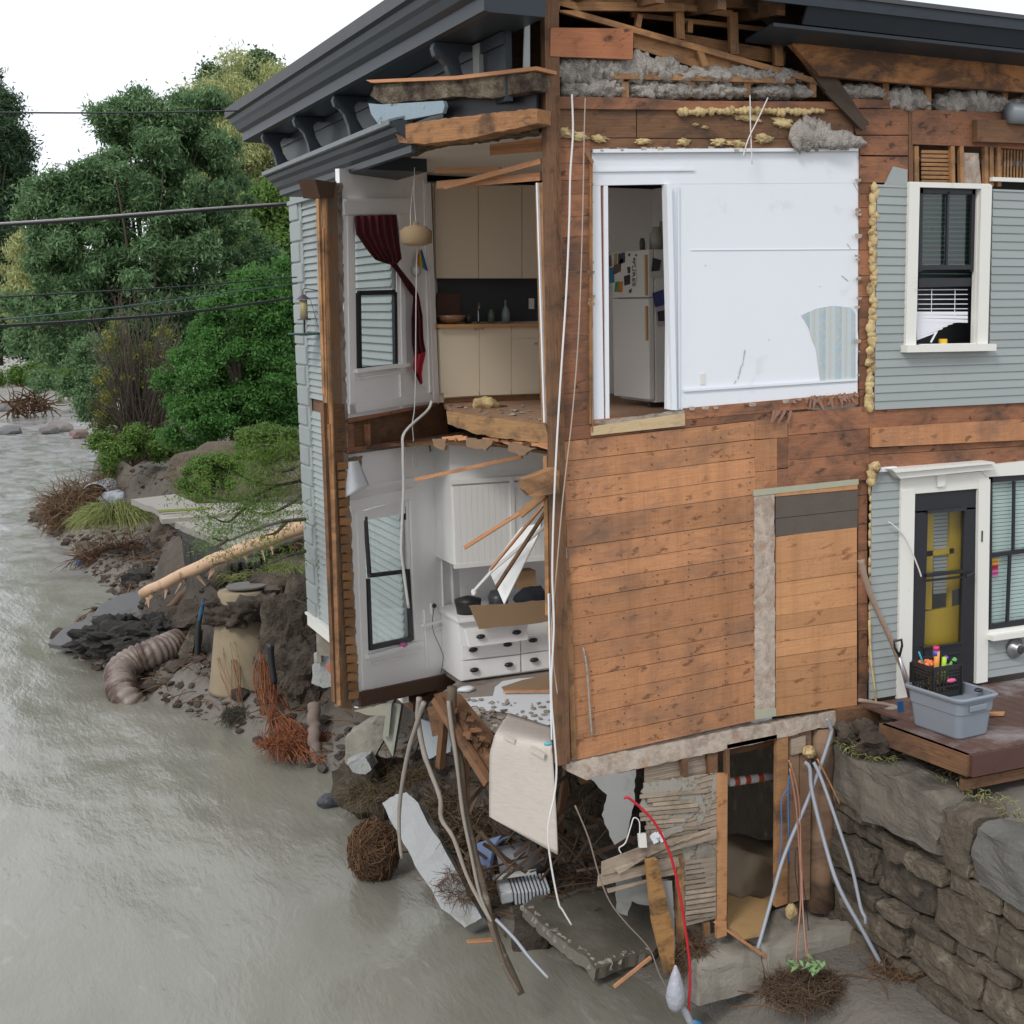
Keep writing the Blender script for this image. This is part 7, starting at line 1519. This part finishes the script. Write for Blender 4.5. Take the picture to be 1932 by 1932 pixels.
mb=MB(); mb.pp([(485,1205),(520,1175),(540,1165),(545,1180),(520,1205),(500,1212)],fp(-.1,12.5),0,.03); tag(mb.build('bent_sheet',m_black),'bent black metal sheet hanging from the bank','sheet')
stick('thin_pole',[(363,1022),(366,1060),(366,1100)],.02,m_pale,'thin grey pole sticking in the bank under the asphalt edge','pole',fp(-.9,21))
stick('curved_branch',[(240,1125),(252,1090),(270,1065),(320,1048),(350,1045)],.03,m_root,'thin branch arching down into the water below the twig strip','branch',zp(.4))
# scattered clods, stones and splinters on the bank
mb=MB(); ct=0
while ct<1500:
    y=R(8.5,44); x=xs(y)+R(.02,3.6)*R(.1,1); z=hgt(x,y); s=R(.015,.085)*(1 if R(0,1)<.88 else 2.2); mb.blob((x,y,z+s*.2),(s*R(.8,1.6),s*R(.8,1.6),s*R(.4,.9)),.7,1.6,1); ct+=1
while ct<2100:
    y=R(3,8.4); x=xs(y)+R(.02,1.6); z=hgt(x,y); s=R(.02,.09); mb.blob((x,y,z+s*.2),(s*R(.8,1.6),s*R(.8,1.6),s*R(.4,.9)),.7,1.6,1); ct+=1
t=NT('clods'); k=t.rnd(); t.col(t.ramp(k,[(0,(.03,.023,.018)),(.5,(.085,.062,.045)),(.8,(.055,.042,.034)),(.95,(.15,.125,.10)),(1,(.30,.27,.23))])); 
o=mb.build('rubble_and_clods',t.ro(.9)); tag(o,'stones and clods strewn over the eroded bank','rubble',kind='stuff')
mb=MB()
for i in range(900):
    y=R(8.5,36) if i<600 else R(2.5,8.5); x=xs(y)+R(.05,2.6 if i<600 else 1.6); p=V((x,y,hgt(x,y)+.05)); d=V((R(-1,1),R(-1,1),R(-.4,.4))).normalized()*R(.1,.45); mb.tube([p-d,p+V((R(-.05,.05),R(-.05,.05),.06)),p+d],[.012,.01,.004],3,False)
o=mb.build('scattered_twigs',m_root); tag(o,'broken twigs strewn over the eroded bank','twigs',kind='stuff')
mb=MB()
for i in range(120):
    x=R(870,1180); y=R(1400,1640); yy=R(1.2,4.0); p=U(yp(yy),x,y); 
    if p.z<.1: continue
    d=V((R(-1,1),R(-.6,.6),R(-1,1))).normalized()*R(.08,.35); mb.bar(p-d,p+d,R(.015,.05),.012,(R(-1,1),-1,R(-1,1)))
o=mb.build('splintered_debris',mat('splinter_mix',(.12,.075,.045),.9,(.06,.04,.028),5,isl=.5,bump=0)) if mb.v else None
if o: tag(o,'dark splinters tangled in the void under the house','debris',kind='stuff')
# ================= wires
def wire(px,r,mt,label,D0_=11,D1_=40,sag=.0):
    # from far left end to house end
    pts=[]
    n=len(px)
    for i,(x,y) in enumerate(px): D=D0_+(D1_-D0_)*(i/(n-1)); pts.append(at(x,y,D))
    mb=MB(); mb.tube(smoothpts(pts,6),r,6); return tag(mb.build('utility_wire',mt,None,True),label,'wire','utility wires crossing to the house')
m_wsil=mat('silver_wire',(.42,.38,.38),.35,bump=0)
wire([(-30,424),(150,412),(330,398),(540,383)],.013,m_wsil,'thick shiny utility cable, the highest of the bundle',16,19.3)
wire([(-30,427),(150,416),(330,402),(540,387)],.014,m_wireb,'black utility cable directly below the thick shiny one',16,19.3)
wire([(-30,562),(150,552),(350,540),(560,523)],.008,m_wireb,'thin black utility wire above the green one',16,19.3)
wire([(-30,606),(150,588),(350,563),(560,535)],.008,mat('green_wire',(.06,.12,.11),.5,bump=0),'thin green utility wire above the lowest cable',16,19.3)
wire([(-30,617),(150,606),(350,590),(552,562)],.017,m_wireb,'thick twisted black utility cable, the lowest of all',16,19.3)
wire([(-30,212),(150,213),(300,212),(450,209)],.009,m_wireb,'very thin wire high across the sky above the trees',16,19.3)
